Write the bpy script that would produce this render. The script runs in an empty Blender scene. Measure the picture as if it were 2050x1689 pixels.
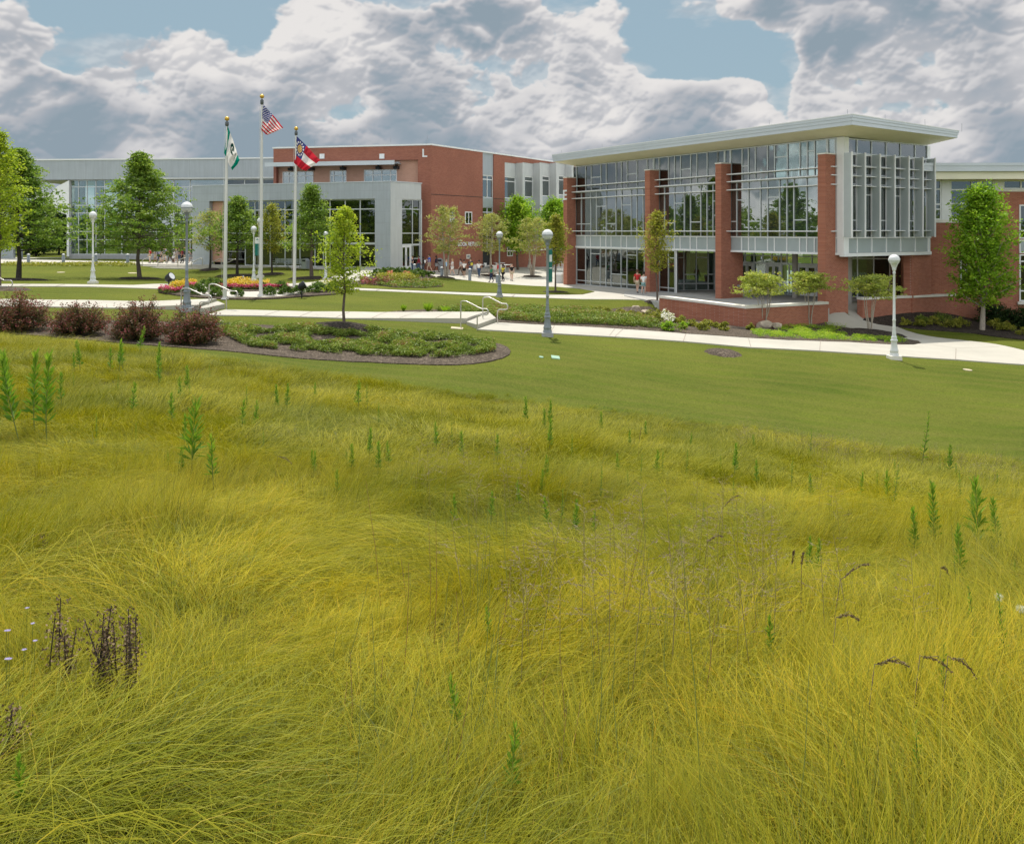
import bpy, bmesh, math, random
import numpy as np
from mathutils import Vector, Matrix
random.seed(7)
RNG = np.random.default_rng(11)
SC = bpy.context.scene
COL = SC.collection
R = math.radians
# ------------------------------------------------------------------ camera
F, HZ, CX, CAMZ = 1700.0, 462.0, 1025.0, 4.85      # focal length in photo pixels, horizon row, centre column, eye height
cd = bpy.data.cameras.new("camera")
cam = bpy.data.objects.new("camera", cd)
COL.objects.link(cam)
cam.location = (0, 0, CAMZ)
cam.rotation_euler = (R(90), 0, 0)
cd.sensor_fit = 'HORIZONTAL'
cd.sensor_width = 36.0
cd.lens = 36.0 * F / 2050.0
cd.shift_y = -(844.5 - HZ) / 2050.0
cd.clip_start = 0.1
cd.clip_end = 6000
SC.camera = cam
# ------------------------------------------------------------------ render / exposure
SC.view_settings.view_transform = 'Standard'
SC.view_settings.look = 'None'
SC.view_settings.exposure = -0.06
SC.view_settings.gamma = 1
SC.view_settings.use_curve_mapping = False
SC.cycles.max_bounces = 8
SC.cycles.diffuse_bounces = 2
SC.cycles.glossy_bounces = 3
SC.cycles.transmission_bounces = 4
SC.cycles.transparent_max_bounces = 12
SC.cycles.caustics_reflective = False
SC.cycles.caustics_refractive = False
SC.cycles.use_denoising = True
SC.cycles.denoiser = "OPENIMAGEDENOISE"
SC.cycles.denoising_input_passes = "RGB_ALBEDO_NORMAL"
SC.cycles.denoising_prefilter = "NONE"
# ------------------------------------------------------------------ sun: high, behind the buildings
SUN_EL, SUN_AZ = 68.0, -8.0      # azimuth measured from +Y towards +X
sd = Vector((math.cos(R(SUN_EL)) * math.sin(R(SUN_AZ)), math.cos(R(SUN_EL)) * math.cos(R(SUN_AZ)), math.sin(R(SUN_EL))))
sl = bpy.data.lights.new("sun", 'SUN')
sl.energy = 4.3
sl.angle = R(0.6)
sl.color = (1.0, 0.95, 0.86)
so = bpy.data.objects.new("sun", sl)
COL.objects.link(so)
so.rotation_euler = sd.to_track_quat('Z', 'Y').to_euler()

# ------------------------------------------------------------------ node helpers
class NT:
    def __init__(s, tree):
        s.t = tree; s.n = tree.nodes; s.l = tree.links
    def new(s, typ, **kw):
        nd = s.n.new(typ)
        for k, v in kw.items():
            if k == 'inp':
                for a, b in v.items():
                    s.put(nd.inputs[a], b)
            else:
                setattr(nd, k, v)
        return nd
    def put(s, sock, v):
        if isinstance(v, bpy.types.NodeSocket):
            s.l.new(v, sock)
        else:
            sock.default_value = v
    def m(s, op, a, b=0.0, c=0.0, clamp=False):
        nd = s.n.new('ShaderNodeMath'); nd.operation = op; nd.use_clamp = clamp
        for i, v in enumerate((a, b, c)):
            s.put(nd.inputs[i], v)
        return nd.outputs[0]
    def mr(s, v, a, b, c=0.0, d=1.0, smooth=False):
        nd = s.n.new('ShaderNodeMapRange'); nd.clamp = True
        if smooth: nd.interpolation_type = 'SMOOTHSTEP'
        for i, x in enumerate((v, a, b, c, d)):
            s.put(nd.inputs[i], x)
        return nd.outputs[0]
    def mix(s, fac, a, b, mode='MIX'):
        nd = s.n.new('ShaderNodeMix'); nd.data_type = 'RGBA'; nd.blend_type = mode
        s.put(nd.inputs[0], fac)
        for i, v in ((6, a), (7, b)):
            if isinstance(v, tuple) and len(v) == 3: v = v + (1.0,)
            s.put(nd.inputs[i], v)
        return nd.outputs[2]
    def noise(s, vec, scale, detail=4.0, rough=0.5, dist=0.0, out=0, dim='3D', lac=2.0):
        nd = s.n.new('ShaderNodeTexNoise'); nd.noise_dimensions = dim
        if vec is not None: s.put(nd.inputs['Vector'], vec)
        nd.inputs['Scale'].default_value = scale
        nd.inputs['Detail'].default_value = detail
        nd.inputs['Roughness'].default_value = rough
        nd.inputs['Lacunarity'].default_value = lac
        nd.inputs['Distortion'].default_value = dist
        return nd.outputs[out]
    def ramp(s, fac, stops):
        nd = s.n.new('ShaderNodeValToRGB')
        s.put(nd.inputs[0], fac)
        e = nd.color_ramp.elements
        while len(e) < len(stops): e.new(0.5)
        for i, (p, c) in enumerate(stops):
            e[i].position = p; e[i].color = c + (1.0,) if len(c) == 3 else c
        return nd.outputs[0]
    def comb(s, x, y, z):
        nd = s.n.new('ShaderNodeCombineXYZ')
        for i, v in enumerate((x, y, z)): s.put(nd.inputs[i], v)
        return nd.outputs[0]
    def vmath(s, op, a, b=None):
        nd = s.n.new('ShaderNodeVectorMath'); nd.operation = op
        s.put(nd.inputs[0], a)
        if b is not None: s.put(nd.inputs[1], b)
        return nd.outputs[0]

def srgb(r, g, b):
    f = lambda c: (c / 255 / 12.92) if c / 255 <= 0.04045 else ((c / 255 + 0.055) / 1.055) ** 2.4
    return (f(r), f(g), f(b))

# ------------------------------------------------------------------ world: Nishita sky with cumulus
W = bpy.data.worlds.new("World")
SC.world = W
W.use_nodes = True
w = NT(W.node_tree)
w.n.clear()
sky = w.new('ShaderNodeTexSky', sky_type='NISHITA', sun_disc=False, sun_elevation=R(SUN_EL), sun_rotation=R(SUN_AZ))
sky.air_density = 1.0; sky.dust_density = 1.6; sky.ozone_density = 2.5
tc = w.new('ShaderNodeTexCoord')
sep = w.new('ShaderNodeSeparateXYZ', inp={0: tc.outputs['Generated']})
dx, dy, dz = sep.outputs
az = w.m('ARCTAN2', dx, dy)
el = w.m('ARCSINE', dz)
_gr = np.random.default_rng(5)
_GA = _gr.uniform(0, 2 * math.pi, (256, 256)); _GX, _GY = np.cos(_GA).astype(np.float32), np.sin(_GA).astype(np.float32)
def gnoise(x, y, o=0):
    xi = np.floor(x).astype(int); yi = np.floor(y).astype(int)
    fx = (x - xi).astype(np.float32); fy = (y - yi).astype(np.float32)
    u = fx * fx * fx * (fx * (fx * 6 - 15) + 10); v = fy * fy * fy * (fy * (fy * 6 - 15) + 10)
    def g(a, b):
        i = (xi + a + o * 37) & 255; j = (yi + b + o * 91) & 255
        return _GX[j, i] * (fx - a) + _GY[j, i] * (fy - b)
    n0 = g(0, 0) * (1 - u) + g(1, 0) * u
    n1 = g(0, 1) * (1 - u) + g(1, 1) * u
    return (n0 * (1 - v) + n1 * v) * 1.5
def fbm(x, y, f, n, rough=0.5, o=0):
    s = 0; a = 1.0
    for k in range(n):
        s = s + a * gnoise(x * f, y * f, o + k); a *= rough; f *= 2.03
    return s
_WX = _gr.random((64, 64)).astype(np.float32); _WY = _gr.random((64, 64)).astype(np.float32)
def puff(x, y, o=0):
    """round puffs: 1 at a cell's centre falling to 0 between cells"""
    xi = np.floor(x).astype(int); yi = np.floor(y).astype(int)
    d = np.full(x.shape, 9.0, np.float32)
    for a in (-1, 0, 1):
        for b_ in (-1, 0, 1):
            i = (xi + a + o * 13) & 63; j = (yi + b_ + o * 29) & 63
            dx_ = xi + a + _WX[j, i] - x; dy_ = yi + b_ + _WY[j, i] - y
            d = np.minimum(d, dx_ * dx_ + dy_ * dy_)
    return np.sqrt(np.clip(1.0 - d * 0.9, 0, 1))
def billow2(x, y, f, n, rough=0.5, o=0):
    s = 0; a = 1.0; t = 0
    for k in range(n):
        s = s + a * puff(x * f, y * f, o + k); t += a; a *= rough; f *= 2.15
    return s / t
# cumulus banks: photo column, row of the centre, radii, strength
BLOBS = [(20, 45, 110, 42, 1.0), (330, 140, 130, 80, 1.15), (230, 230, 200, 90, 1.0), (60, 200, 130, 80, 1.0), (430, 240, 90, 70, 1.0),
         (640, 150, 160, 100, 1.1), (620, 40, 120, 40, .7), (800, 50, 200, 70, .9), (900, 150, 170, 120, 1.1), (1040, 80, 80, 80, 1.0), (1180, 150, 100, 90, 1.2),
         (1080, 250, 260, 80, 1.0), (1380, 210, 150, 55, 1.2), (1480, 215, 90, 50, 1.1), (1700, 40, 260, 70, 1.0), (1900, 110, 230, 110, 1.2), (1700, 130, 130, 60, .8), (1640, 215, 90, 50, 1.0),
         (1240, 110, 60, 50, .8), (800, 290, 500, 55, .9), (2000, 270, 260, 60, .9), (1450, 5, 120, 25, .8), (300, 290, 400, 50, .9),
         (200, 20, 170, 60, -.8), (560, 100, 90, 20, -.5), (700, 225, 90, 30, -.25), (560, 262, 120, 18, -.5), (1250, 190, 60, 30, -.6), (1800, 210, 120, 25, -.5), (250, 190, 60, 20, -.4), (950, 60, 50, 30, -.5), (1560, 90, 60, 40, -.5), (900, 225, 60, 20, -.4), (1375, 100, 130, 52, -1.3), (490, 60, 50, 70, -.7), (512, 190, 26, 60, -.7), (1555, 190, 35, 60, -1.0), (760, -10, 60, 30, -.4), (150, 120, 70, 30, -.5), (1130, 30, 40, 40, -.4)]
def cloud_map(A, E, px):
    """A azimuth, E elevation grids (radians), px = grid spacing; returns shade, cover"""
    x = A; y = E * 1.25
    wx = fbm(x, y, 9.0, 4, 0.5, 11) * 0.030; wy = fbm(x, y, 9.0, 4, 0.5, 17) * 0.020
    msum = np.zeros_like(A); 
    Aw = A + wx * .5; Ew = E + wy * .5
    for bx, by, rx, ry, am in BLOBS:
        a0 = math.atan((bx - CX) / F); e0 = math.atan((HZ - by) / F * math.cos(a0))
        r2 = ((Aw - a0) * F / rx) ** 2 + ((Ew - e0) * F / ry) ** 2
        msum += am * np.exp(-r2)
    low = fbm(x, y, 2.6, 3, 0.5, 3)
    front = np.clip((np.abs(A) - 0.62) / 0.25, 0, 1)
    top = np.clip((E - 0.30) / 0.2, 0, 1)
    base = np.clip(0.55 + low * 1.8, 0, 1.1) * np.clip(front + top, 0, 1)
    hz = np.clip((0.135 - E) / 0.07, 0, 1) * 1.0
    Mk = np.clip(msum, -1, 1.25) * (1 - np.clip(front + top, 0, 1)) + base + hz
    X = x + wx; Y = y + wy
    b = billow2(X, Y, 20.0, 4, 0.55, 3)          # rounded towers with creases
    n = fbm(x, y, 7.0, 6, 0.5, 41)
    D = Mk * 0.92 + n * 0.85 + (b - 0.70) * 1.3 - 0.20
    cover = np.clip((D - 0.40) / 0.20, 0, 1); cover = cover * cover * (3 - 2 * cover)
    wisp = np.clip((Mk + fbm(x * .7, y * 1.6, 12.0, 5, 0.6, 61) * 0.8 - 0.25) / 0.8, 0, 1) * 0.45
    cover = np.maximum(cover, wisp)
    # relief lit from above and slightly left
    H = np.clip(D, 0, 1.4) ** 0.8 * 0.25 + billow2(X, Y, 20.0, 2, 0.36, 3) * 0.70 + n * 0.30 + fbm(x, y, 4.0, 2, 0.5, 91) * 0.5
    gy, gx = np.gradient(H, px)
    rel = (-gy * 0.0 + gy * 1.0 - gx * 0.30) * -0.030
    rel = rel * 0.72 / np.sqrt(1 + (rel / 0.28) ** 2)
    thick = np.clip(D - 0.62, 0, 1.0)
    big = fbm(x, y, 5.5, 4, 0.5, 77)
    shade = 0.78 - thick * 0.46 + rel + big * 0.80 * np.clip(thick * 2, 0, 1) + n * 0.12 
    shade = shade + np.clip((0.10 - E) / 0.1, 0, 1) * 0.03
    for _ in range(6 if px < .002 else 1):
        shade[1:-1, 1:-1] = (shade[1:-1, 1:-1] * 2 + shade[:-2, 1:-1] + shade[2:, 1:-1] + shade[1:-1, :-2] + shade[1:-1, 2:]) / 6
    shade = 0.5 + 0.5 * np.tanh((shade - 0.5) * 1.9) / math.tanh(0.95)
    return np.clip(shade, 0, 1), cover

def cloud_image(name, a0, a1, e1, nw, nh):
    a = a0 + (np.arange(nw) + .5) / nw * (a1 - a0); e = (np.arange(nh) + .5) / nh * e1
    A, E = np.meshgrid(a, e)
    s_, c_ = cloud_map(A, E, (a1 - a0) / nw)
    im = bpy.data.images.new(name, nw, nh, alpha=False, float_buffer=True)
    im.colorspace_settings.name = 'Non-Color'
    px = np.ones((nh, nw, 4), np.float32); px[..., 0] = s_; px[..., 1] = c_; px[..., 2] = 0
    im.pixels.foreach_set(px.ravel()); im.update(); im.pack()
    nd = w.new('ShaderNodeTexImage', image=im, interpolation='Cubic', extension='EXTEND')
    w.put(nd.inputs[0], w.comb(w.mr(az, a0, a1), w.mr(el, 0.0, e1), 0.0))
    return nd.outputs[0]
near_c = cloud_image('cumulus_ahead', -0.64, 0.64, 0.36, 1800, 520)
far_c = cloud_image('cumulus_around', -math.pi, math.pi, math.pi / 2, 1536, 384)
inwin = w.m('MULTIPLY', w.m('LESS_THAN', w.m('ABSOLUTE', az), 0.635), w.m('LESS_THAN', el, 0.355))
cs = w.new('ShaderNodeSeparateColor', inp={0: w.mix(inwin, far_c, near_c)}).outputs
shade = cs[0]; cover = cs[1]
ccol = w.ramp(shade, [(0.0, srgb(142, 158, 170)), (0.25, srgb(160, 169, 179)), (0.5, srgb(179, 182, 188)), (0.75, srgb(202, 202, 205)), (1.0, srgb(230, 227, 225))])
skyc = w.n.new('ShaderNodeVectorMath'); skyc.operation = 'SCALE'
w.put(skyc.inputs[0], sky.outputs[0]); skyc.inputs['Scale'].default_value = 1.0
bg1 = w.new('ShaderNodeBackground', inp={'Strength': 0.10})
w.put(bg1.inputs[0], w.mix(0.75, sky.outputs[0], (3.55, 4.95, 5.6)))
# clouds behind the camera and overhead get added brightness, to fill the shaded facades
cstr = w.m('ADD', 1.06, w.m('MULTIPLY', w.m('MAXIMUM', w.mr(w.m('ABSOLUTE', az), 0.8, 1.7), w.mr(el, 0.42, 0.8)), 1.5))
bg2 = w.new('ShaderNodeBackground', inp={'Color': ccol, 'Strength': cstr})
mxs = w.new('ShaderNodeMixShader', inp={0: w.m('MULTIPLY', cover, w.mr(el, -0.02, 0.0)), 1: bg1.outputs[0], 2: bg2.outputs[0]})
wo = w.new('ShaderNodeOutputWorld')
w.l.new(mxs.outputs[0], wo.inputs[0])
W.cycles.sampling_method = 'MANUAL'
W.cycles.sample_map_resolution = 512

# ------------------------------------------------------------------ tags, objects
def tag(o, label=None, cat=None, group=None, kind=None):
    if label: o['label'] = label
    if cat: o['category'] = cat
    if group: o['group'] = group
    if kind: o['kind'] = kind
    return o
def empty(name, loc, rz=0.0, label=None, cat=None, group=None):
    o = bpy.data.objects.new(name, None)
    COL.objects.link(o)
    o.location = loc; o.rotation_euler = (0, 0, rz)
    o.empty_display_size = 0.2
    return tag(o, label, cat, group)
def copy_tree(o, parent=None):
    c = o.copy(); COL.objects.link(c)
    if parent is not None: c.parent = parent
    for ch in list(o.children):
        copy_tree(ch, c)
    return c

class MB:
    """collects geometry for ONE mesh; coordinates are local to the parent thing"""
    def __init__(s):
        s.v = []; s.f = []; s.mi = []; s.cur = 0; s.smooth = []
        s.sm = False
    def add(s, vs, fs, sm=None):
        b = len(s.v)
        s.v.extend([tuple(p) for p in vs])
        for f in fs:
            s.f.append(tuple(b + i for i in f)); s.mi.append(s.cur); s.smooth.append(s.sm if sm is None else sm)
        return s
    def hexa(s, p):   # 8 points: bottom 4 ccw, top 4 ccw
        return s.add(p, [(0, 3, 2, 1), (4, 5, 6, 7), (0, 1, 5, 4), (1, 2, 6, 5), (2, 3, 7, 6), (3, 0, 4, 7)])
    def box(s, x0, x1, y0, y1, z0, z1):
        return s.hexa([(x0, y0, z0), (x1, y0, z0), (x1, y1, z0), (x0, y1, z0), (x0, y0, z1), (x1, y0, z1), (x1, y1, z1), (x0, y1, z1)])
    def fbox(s, fr, u0, u1, w0, w1, z0, z1):
        p = [fr.p(u0, w0, z0), fr.p(u1, w0, z0), fr.p(u1, w1, z0), fr.p(u0, w1, z0), fr.p(u0, w0, z1), fr.p(u1, w0, z1), fr.p(u1, w1, z1), fr.p(u0, w1, z1)]
        return s.hexa(p)
    def prism(s, poly, z0, z1):
        n = len(poly)
        zf0 = z0 if isinstance(z0, (list, tuple)) else [z0] * n
        zf1 = z1 if isinstance(z1, (list, tuple)) else [z1] * n
        vs = [(p[0], p[1], zf0[i]) for i, p in enumerate(poly)] + [(p[0], p[1], zf1[i]) for i, p in enumerate(poly)]
        fs = [tuple(range(n - 1, -1, -1)), tuple(range(n, 2 * n))] + [(i, (i + 1) % n, n + (i + 1) % n, n + i) for i in range(n)]
        return s.add(vs, fs)
    def tube(s, pts, rad, n=8, cap=True):
        pts = [Vector(p) for p in pts]
        if not isinstance(rad, (list, tuple)): rad = [rad] * len(pts)
        vs = []; fs = []
        prev = None
        for i, p in enumerate(pts):
            if i == 0: t = pts[1] - p
            elif i == len(pts) - 1: t = p - pts[i - 1]
            else: t = (pts[i + 1] - p).normalized() + (p - pts[i - 1]).normalized()
            if t.length < 1e-9: t = Vector((0, 0, 1))
            t.normalize()
            if prev is None:
                a = Vector((1, 0, 0)) if abs(t.x) < 0.9 else Vector((0, 1, 0))
                x = (a - t * a.dot(t)).normalized()
            else:
                x = (prev - t * prev.dot(t))
                x = x.normalized() if x.length > 1e-6 else Vector((1, 0, 0))
            prev = x
            y = t.cross(x)
            for k in range(n):
                a = 2 * math.pi * k / n
                vs.append(p + (x * math.cos(a) + y * math.sin(a)) * rad[i])
        for i in range(len(pts) - 1):
            for k in range(n):
                fs.append((i * n + k, i * n + (k + 1) % n, (i + 1) * n + (k + 1) % n, (i + 1) * n + k))
        s.add(vs, fs, True)
        if cap:
            m = len(pts) - 1
            s.add(vs[:n], [tuple(range(n - 1, -1, -1))], False)
            s.add(vs[m * n:], [tuple(range(n))], False)
        return s
    def lathe(s, prof, n=20, c=(0, 0, 0), sm=True):
        vs = []; fs = []
        for r, z in prof:
            for k in range(n):
                a = 2 * math.pi * k / n
                vs.append((c[0] + r * math.cos(a), c[1] + r * math.sin(a), c[2] + z))
        m = len(prof)
        for i in range(m - 1):
            for k in range(n):
                fs.append((i * n + k, i * n + (k + 1) % n, (i + 1) * n + (k + 1) % n, (i + 1) * n + k))
        s.add(vs, fs, sm)
        if prof[0][0] > 1e-4: s.add(vs[:n], [tuple(range(n - 1, -1, -1))], False)
        if prof[-1][0] > 1e-4: s.add(vs[(m - 1) * n:], [tuple(range(n))], False)
        return s
    def ball(s, c, r, n=12, sx=1, sy=1, sz=1):
        prof = [(max(r * math.sin(math.pi * i / n), 1e-5), -r * math.cos(math.pi * i / n)) for i in range(n + 1)]
        vs = []; fs = []
        m = n * 2
        for pr, z in prof:
            for k in range(m):
                a = 2 * math.pi * k / m
                vs.append((c[0] + sx * pr * math.cos(a), c[1] + sy * pr * math.sin(a), c[2] + sz * z))
        for i in range(n):
            for k in range(m):
                fs.append((i * m + k, i * m + (k + 1) % m, (i + 1) * m + (k + 1) % m, (i + 1) * m + k))
        return s.add(vs, fs, True)
    def build(s, name, mat, parent=None, **kw):
        me = bpy.data.meshes.new(name)
        me.from_pydata(s.v, [], s.f)
        mats = mat if isinstance(mat, (list, tuple)) else [mat]
        for q in mats: me.materials.append(q)
        if len(mats) > 1: me.polygons.foreach_set('material_index', s.mi)
        me.polygons.foreach_set('use_smooth', s.smooth)
        me.update()
        o = bpy.data.objects.new(name, me)
        COL.objects.link(o)
        if parent is not None: o.parent = parent
        return tag(o, **kw)

class Frame:
    """vertical wall frame: origin (x, y), u along the wall, w into the building"""
    def __init__(s, x, y, ux, uy, flip=False):
        l = math.hypot(ux, uy)
        s.o = (x, y); s.u = (ux / l, uy / l)
        s.w = (-s.u[1], s.u[0])
        if flip: s.w = (s.u[1], -s.u[0])
    def p(s, u, w, z):
        return (s.o[0] + s.u[0] * u + s.w[0] * w, s.o[1] + s.u[1] * u + s.w[1] * w, z)
    def u_at(s, px, w=0.0):           # where the photo column meets this wall
        k = (px - CX) / F
        ox, oy = s.o[0] + s.w[0] * w, s.o[1] + s.w[1] * w
        return (k * oy - ox) / (s.u[0] - k * s.u[1])
    def z_at(s, px, py, w=0.0):
        u = s.u_at(px, w)
        y = s.o[1] + s.w[1] * w + s.u[1] * u
        return CAMZ - (py - HZ) / F * y

# ------------------------------------------------------------------ terrain surface (thin plate spline)
def cp(px, py, d): return ((px - CX) / F * d, d, CAMZ - (py - HZ) / F * d)
CPS = [cp(374, 622, 36), cp(1096, 672, 36.8), cp(1790, 718, 37.3), cp(186, 568, 54), cp(1000, 594, 59.8), cp(508, 563, 69.6),
       cp(450, 600, 47), cp(522, 593, 49.8), cp(589, 582, 54), cp(0, 529, 87), cp(250, 531, 86), cp(330, 530, 92), cp(480, 534, 86), cp(700, 541, 80),
       cp(860, 547, 84), cp(1025, 562, 82.5), cp(1130, 562, 82.5), cp(782, 537, 81), cp(1128, 570, 76.4), cp(1290, 583, 68), cp(1120, 583, 68),
       cp(690, 641, 36.5), cp(690, 624, 39.5), cp(1200, 680, 36.5), cp(1500, 694, 37), cp(1700, 707, 37.5), cp(2050, 731, 38),
       cp(0, 618, 36.5), cp(0, 603, 39), cp(50, 664, 31), cp(380, 690, 30), cp(690, 658, 34.5), cp(1000, 715, 30), cp(700, 722, 29.5),
       cp(0, 674, 29), cp(430, 706, 27), cp(700, 753, 25.5), cp(1100, 818, 24), cp(1500, 862, 23.3), cp(2050, 940, 21.3), cp(1700, 800, 29), cp(1400, 750, 31),
       (0, 0, 3.15), (-7, 0, 3.5), (7, 0, 2.8), (-3, 8, 2.2), (0, 12, 1.5), (4, 7, 1.98), (-8, 12, 2.25), (0, 18, .68), (-5, 18, 1.2), (7, 14, .52),
       (3, 3, 2.72), (9, 9, 1.4), (-14, 8, 3.2), (14, 8, 1.2), (0, -10, 4.0), (-20, -10, 5), (20, -10, 3.5), (0, 5, 2.55), (-4, 4, 2.9),
       cp(1400, 641, 53), cp(1320, 628, 56), cp(1493, 659, 47.8), cp(1658, 655, 50.5), cp(1727, 648, 53.6), cp(1950, 639, 58), cp(2040, 652, 57),
       cp(2050, 690, 45), cp(1696, 626, 53.4), cp(1720, 606, 60), cp(1200, 642, 42), cp(1200, 606, 58), cp(800, 593, 56), cp(1000, 630, 46),
       (-60, 100, 1.4), (-35, 105, 1.4), (60, 60, -1.9), (0, 115, .4), (-8, 88, .9), (15, 95, 0), (40, 100, -.5), (-60, 40, 1.9), (-45, 20, 2.4), (50, 25, -1.9), (20, 76, 0), (28, 66, -.1)]
CPS += [(8.6, 60, -.03), (8.3, 64, .0), (9.1, 57.6, -.10), (22.3, 55.8, -.2), (24, 58.5, -.04), (27, 59.5, -.03), (13, 58, -.3), (17, 60, -.3), (14, 66, -.25), (20, 58, -.3), (11, 62, -.15), (16, 55, -.4), cp(300, 542.5, 83.5), cp(480, 543, 82.5), cp(640, 542, 80.5), cp(150, 531, 86), cp(-80, 530, 86)]
_P = np.array(CPS)
def _phi(r2):
    return np.where(r2 > 1e-9, 0.5 * r2 * np.log(np.maximum(r2, 1e-9)), 0.0)
def _tps():
    n = len(_P); X = _P[:, :2] / 20.0
    K = _phi(((X[:, None] - X[None]) ** 2).sum(-1)) + np.eye(n) * 2e-4
    Q = np.hstack([np.ones((n, 1)), X])
    A = np.zeros((n + 3, n + 3)); A[:n, :n] = K; A[:n, n:] = Q; A[n:, :n] = Q.T
    b = np.zeros(n + 3); b[:n] = _P[:, 2]
    return np.linalg.solve(A, b)
_C = _tps()
def tz(x, y):
    x = np.atleast_1d(np.asarray(x, float)); y = np.atleast_1d(np.asarray(y, float))
    cx = np.clip(x, -62, 62); cy = np.clip(y, -14, 118)
    X = np.stack([cx, cy], -1).reshape(-1, 2) / 20.0
    n = len(_P); out = np.empty(len(X))
    for i in range(0, len(X), 20000):
        q = X[i:i + 20000]
        k = _phi(((q[:, None] - _P[None, :, :2] / 20.0) ** 2).sum(-1))
        out[i:i + 20000] = k @ _C[:n] + _C[n] + q @ _C[n + 1:]
    return out.reshape(x.shape)
def tz1(x, y): return float(tz([x], [y])[0])
_ds = np.concatenate([np.arange(2, 40, 0.1), np.arange(40, 130, 0.2)])
def ground(px, py, dmin=2.0):
    """the point of the terrain seen at a photo pixel"""
    k = (px - CX) / F; s = (py - HZ) / F
    g = tz(k * _ds, _ds) - (CAMZ - s * _ds)
    idx = np.nonzero((g >= 0) & (_ds > dmin))[0]
    if len(idx) == 0: d = 120.0
    else:
        i = idx[0]
        d = _ds[i] if i == 0 else _ds[i - 1] + (_ds[i] - _ds[i - 1]) * (-g[i - 1]) / (g[i] - g[i - 1] + 1e-12)
    return Vector((k * d, d, tz1(k * d, d)))
def at_depth(px, py, d):
    return Vector(cp(px, py, d))
# ------------------------------------------------------------------ materials
MATS = {}
def newmat(name):
    m = bpy.data.materials.new(name); m.use_nodes = True
    t = NT(m.node_tree); t.n.clear()
    out = t.new('ShaderNodeOutputMaterial')
    MATS[name] = m
    return m, t, out
def geo_pos(t): return t.new('ShaderNodeNewGeometry').outputs['Position']
def bump(t, h, strength=0.3, dist=0.02):
    return t.new('ShaderNodeBump', inp={'Strength': strength, 'Distance': dist, 'Height': h}).outputs[0]
def pbr(name, col, rough=0.6, metal=0.0, var=0.12, vs=3.0, bmp=0.0, bs=40.0, spec=0.4, streak=0.0):
    m, t, out = newmat(name)
    p = geo_pos(t)
    c = col
    if var:
        n = t.noise(p, vs, 5, 0.6)
        k = t.mr(n, 0.3, 0.7, 1 - var, 1 + var)
        if streak:
            q = t.vmath('MULTIPLY', p, (6.0, 6.0, 0.35))
            k = t.m('MULTIPLY', k, t.mr(t.noise(q, 1.0, 4, 0.6), 0.35, 0.75, 1.0, 1 - streak))
        c = t.mix(1.0, col, t.comb(k, k, k), 'MULTIPLY')
    b = t.new('ShaderNodeBsdfPrincipled', inp={'Base Color': c if not isinstance(c, tuple) else c + (1,), 'Roughness': rough, 'Metallic': metal, 'Specular IOR Level': spec})
    if bmp: t.put(b.inputs['Normal'], bump(t, t.noise(p, bs, 4, 0.6), bmp, 0.01))
    t.l.new(b.outputs[0], out.inputs[0])
    return m
def brick(name, c1, c2, mortar):
    m, t, out = newmat(name)
    p = geo_pos(t)
    s = t.new('ShaderNodeSeparateXYZ', inp={0: p}).outputs
    course = t.m('FRACT', t.m('MULTIPLY', s[2], 1 / 0.081))
    row = t.m('FLOOR', t.m('MULTIPLY', s[2], 1 / 0.081))
    al = t.m('ADD', t.m('MULTIPLY', s[0], 1.0), t.m('MULTIPLY', s[1], 0.77))
    bu = t.m('ADD', t.m('MULTIPLY', al, 1 / 0.24), t.m('MULTIPLY', row, 0.5))
    cell = t.comb(t.m('FLOOR', bu), row, 0.0)
    wn = t.new('ShaderNodeTexWhiteNoise', inp={'Vector': cell}).outputs['Value']
    big = t.noise(p, 0.35, 4, 0.6)
    c = t.mix(wn, c1, c2)
    c = t.mix(t.mr(big, 0.35, 0.7, 0, .35), c, tuple(x * 0.62 for x in c1))
    jm = t.m('MAXIMUM', t.m('LESS_THAN', course, 0.14), t.m('LESS_THAN', t.m('FRACT', bu), 0.05))
    c = t.mix(t.m('MULTIPLY', jm, .75), c, mortar)
    b = t.new('ShaderNodeBsdfPrincipled', inp={'Base Color': c, 'Roughness': 0.9, 'Specular IOR Level': 0.2})
    t.put(b.inputs['Normal'], bump(t, t.m('SUBTRACT', 1.0, jm), 0.4, 0.006))
    t.l.new(b.outputs[0], out.inputs[0])
    return m
def glass(name, tint, base=0.10, gain=1.0, rough=0.0, film=(0.02, 0.025, 0.022), wav=0.03, through=0.8):
    m, t, out = newmat(name)
    p = geo_pos(t)
    nrm = bump(t, t.noise(p, 0.55, 2, 0.5), wav, 0.3)
    fr = t.new('ShaderNodeFresnel', inp={'IOR': 1.5, 'Normal': nrm}).outputs[0]
    k = t.m('ADD', t.m('MULTIPLY', fr, gain), base, clamp=True)
    g = t.new('ShaderNodeBsdfGlossy', inp={'Roughness': rough, 'Color': (0.86, 0.93, 0.92, 1), 'Normal': nrm})
    tr = t.new('ShaderNodeBsdfTransparent', inp={'Color': tint + (1,)})
    d = t.new('ShaderNodeBsdfDiffuse', inp={'Color': film + (1,)})
    a = t.new('ShaderNodeMixShader', inp={0: through, 1: d.outputs[0], 2: tr.outputs[0]})
    b = t.new('ShaderNodeMixShader', inp={0: k, 1: a.outputs[0], 2: g.outputs[0]})
    t.l.new(b.outputs[0], out.inputs[0])
    return m
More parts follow.
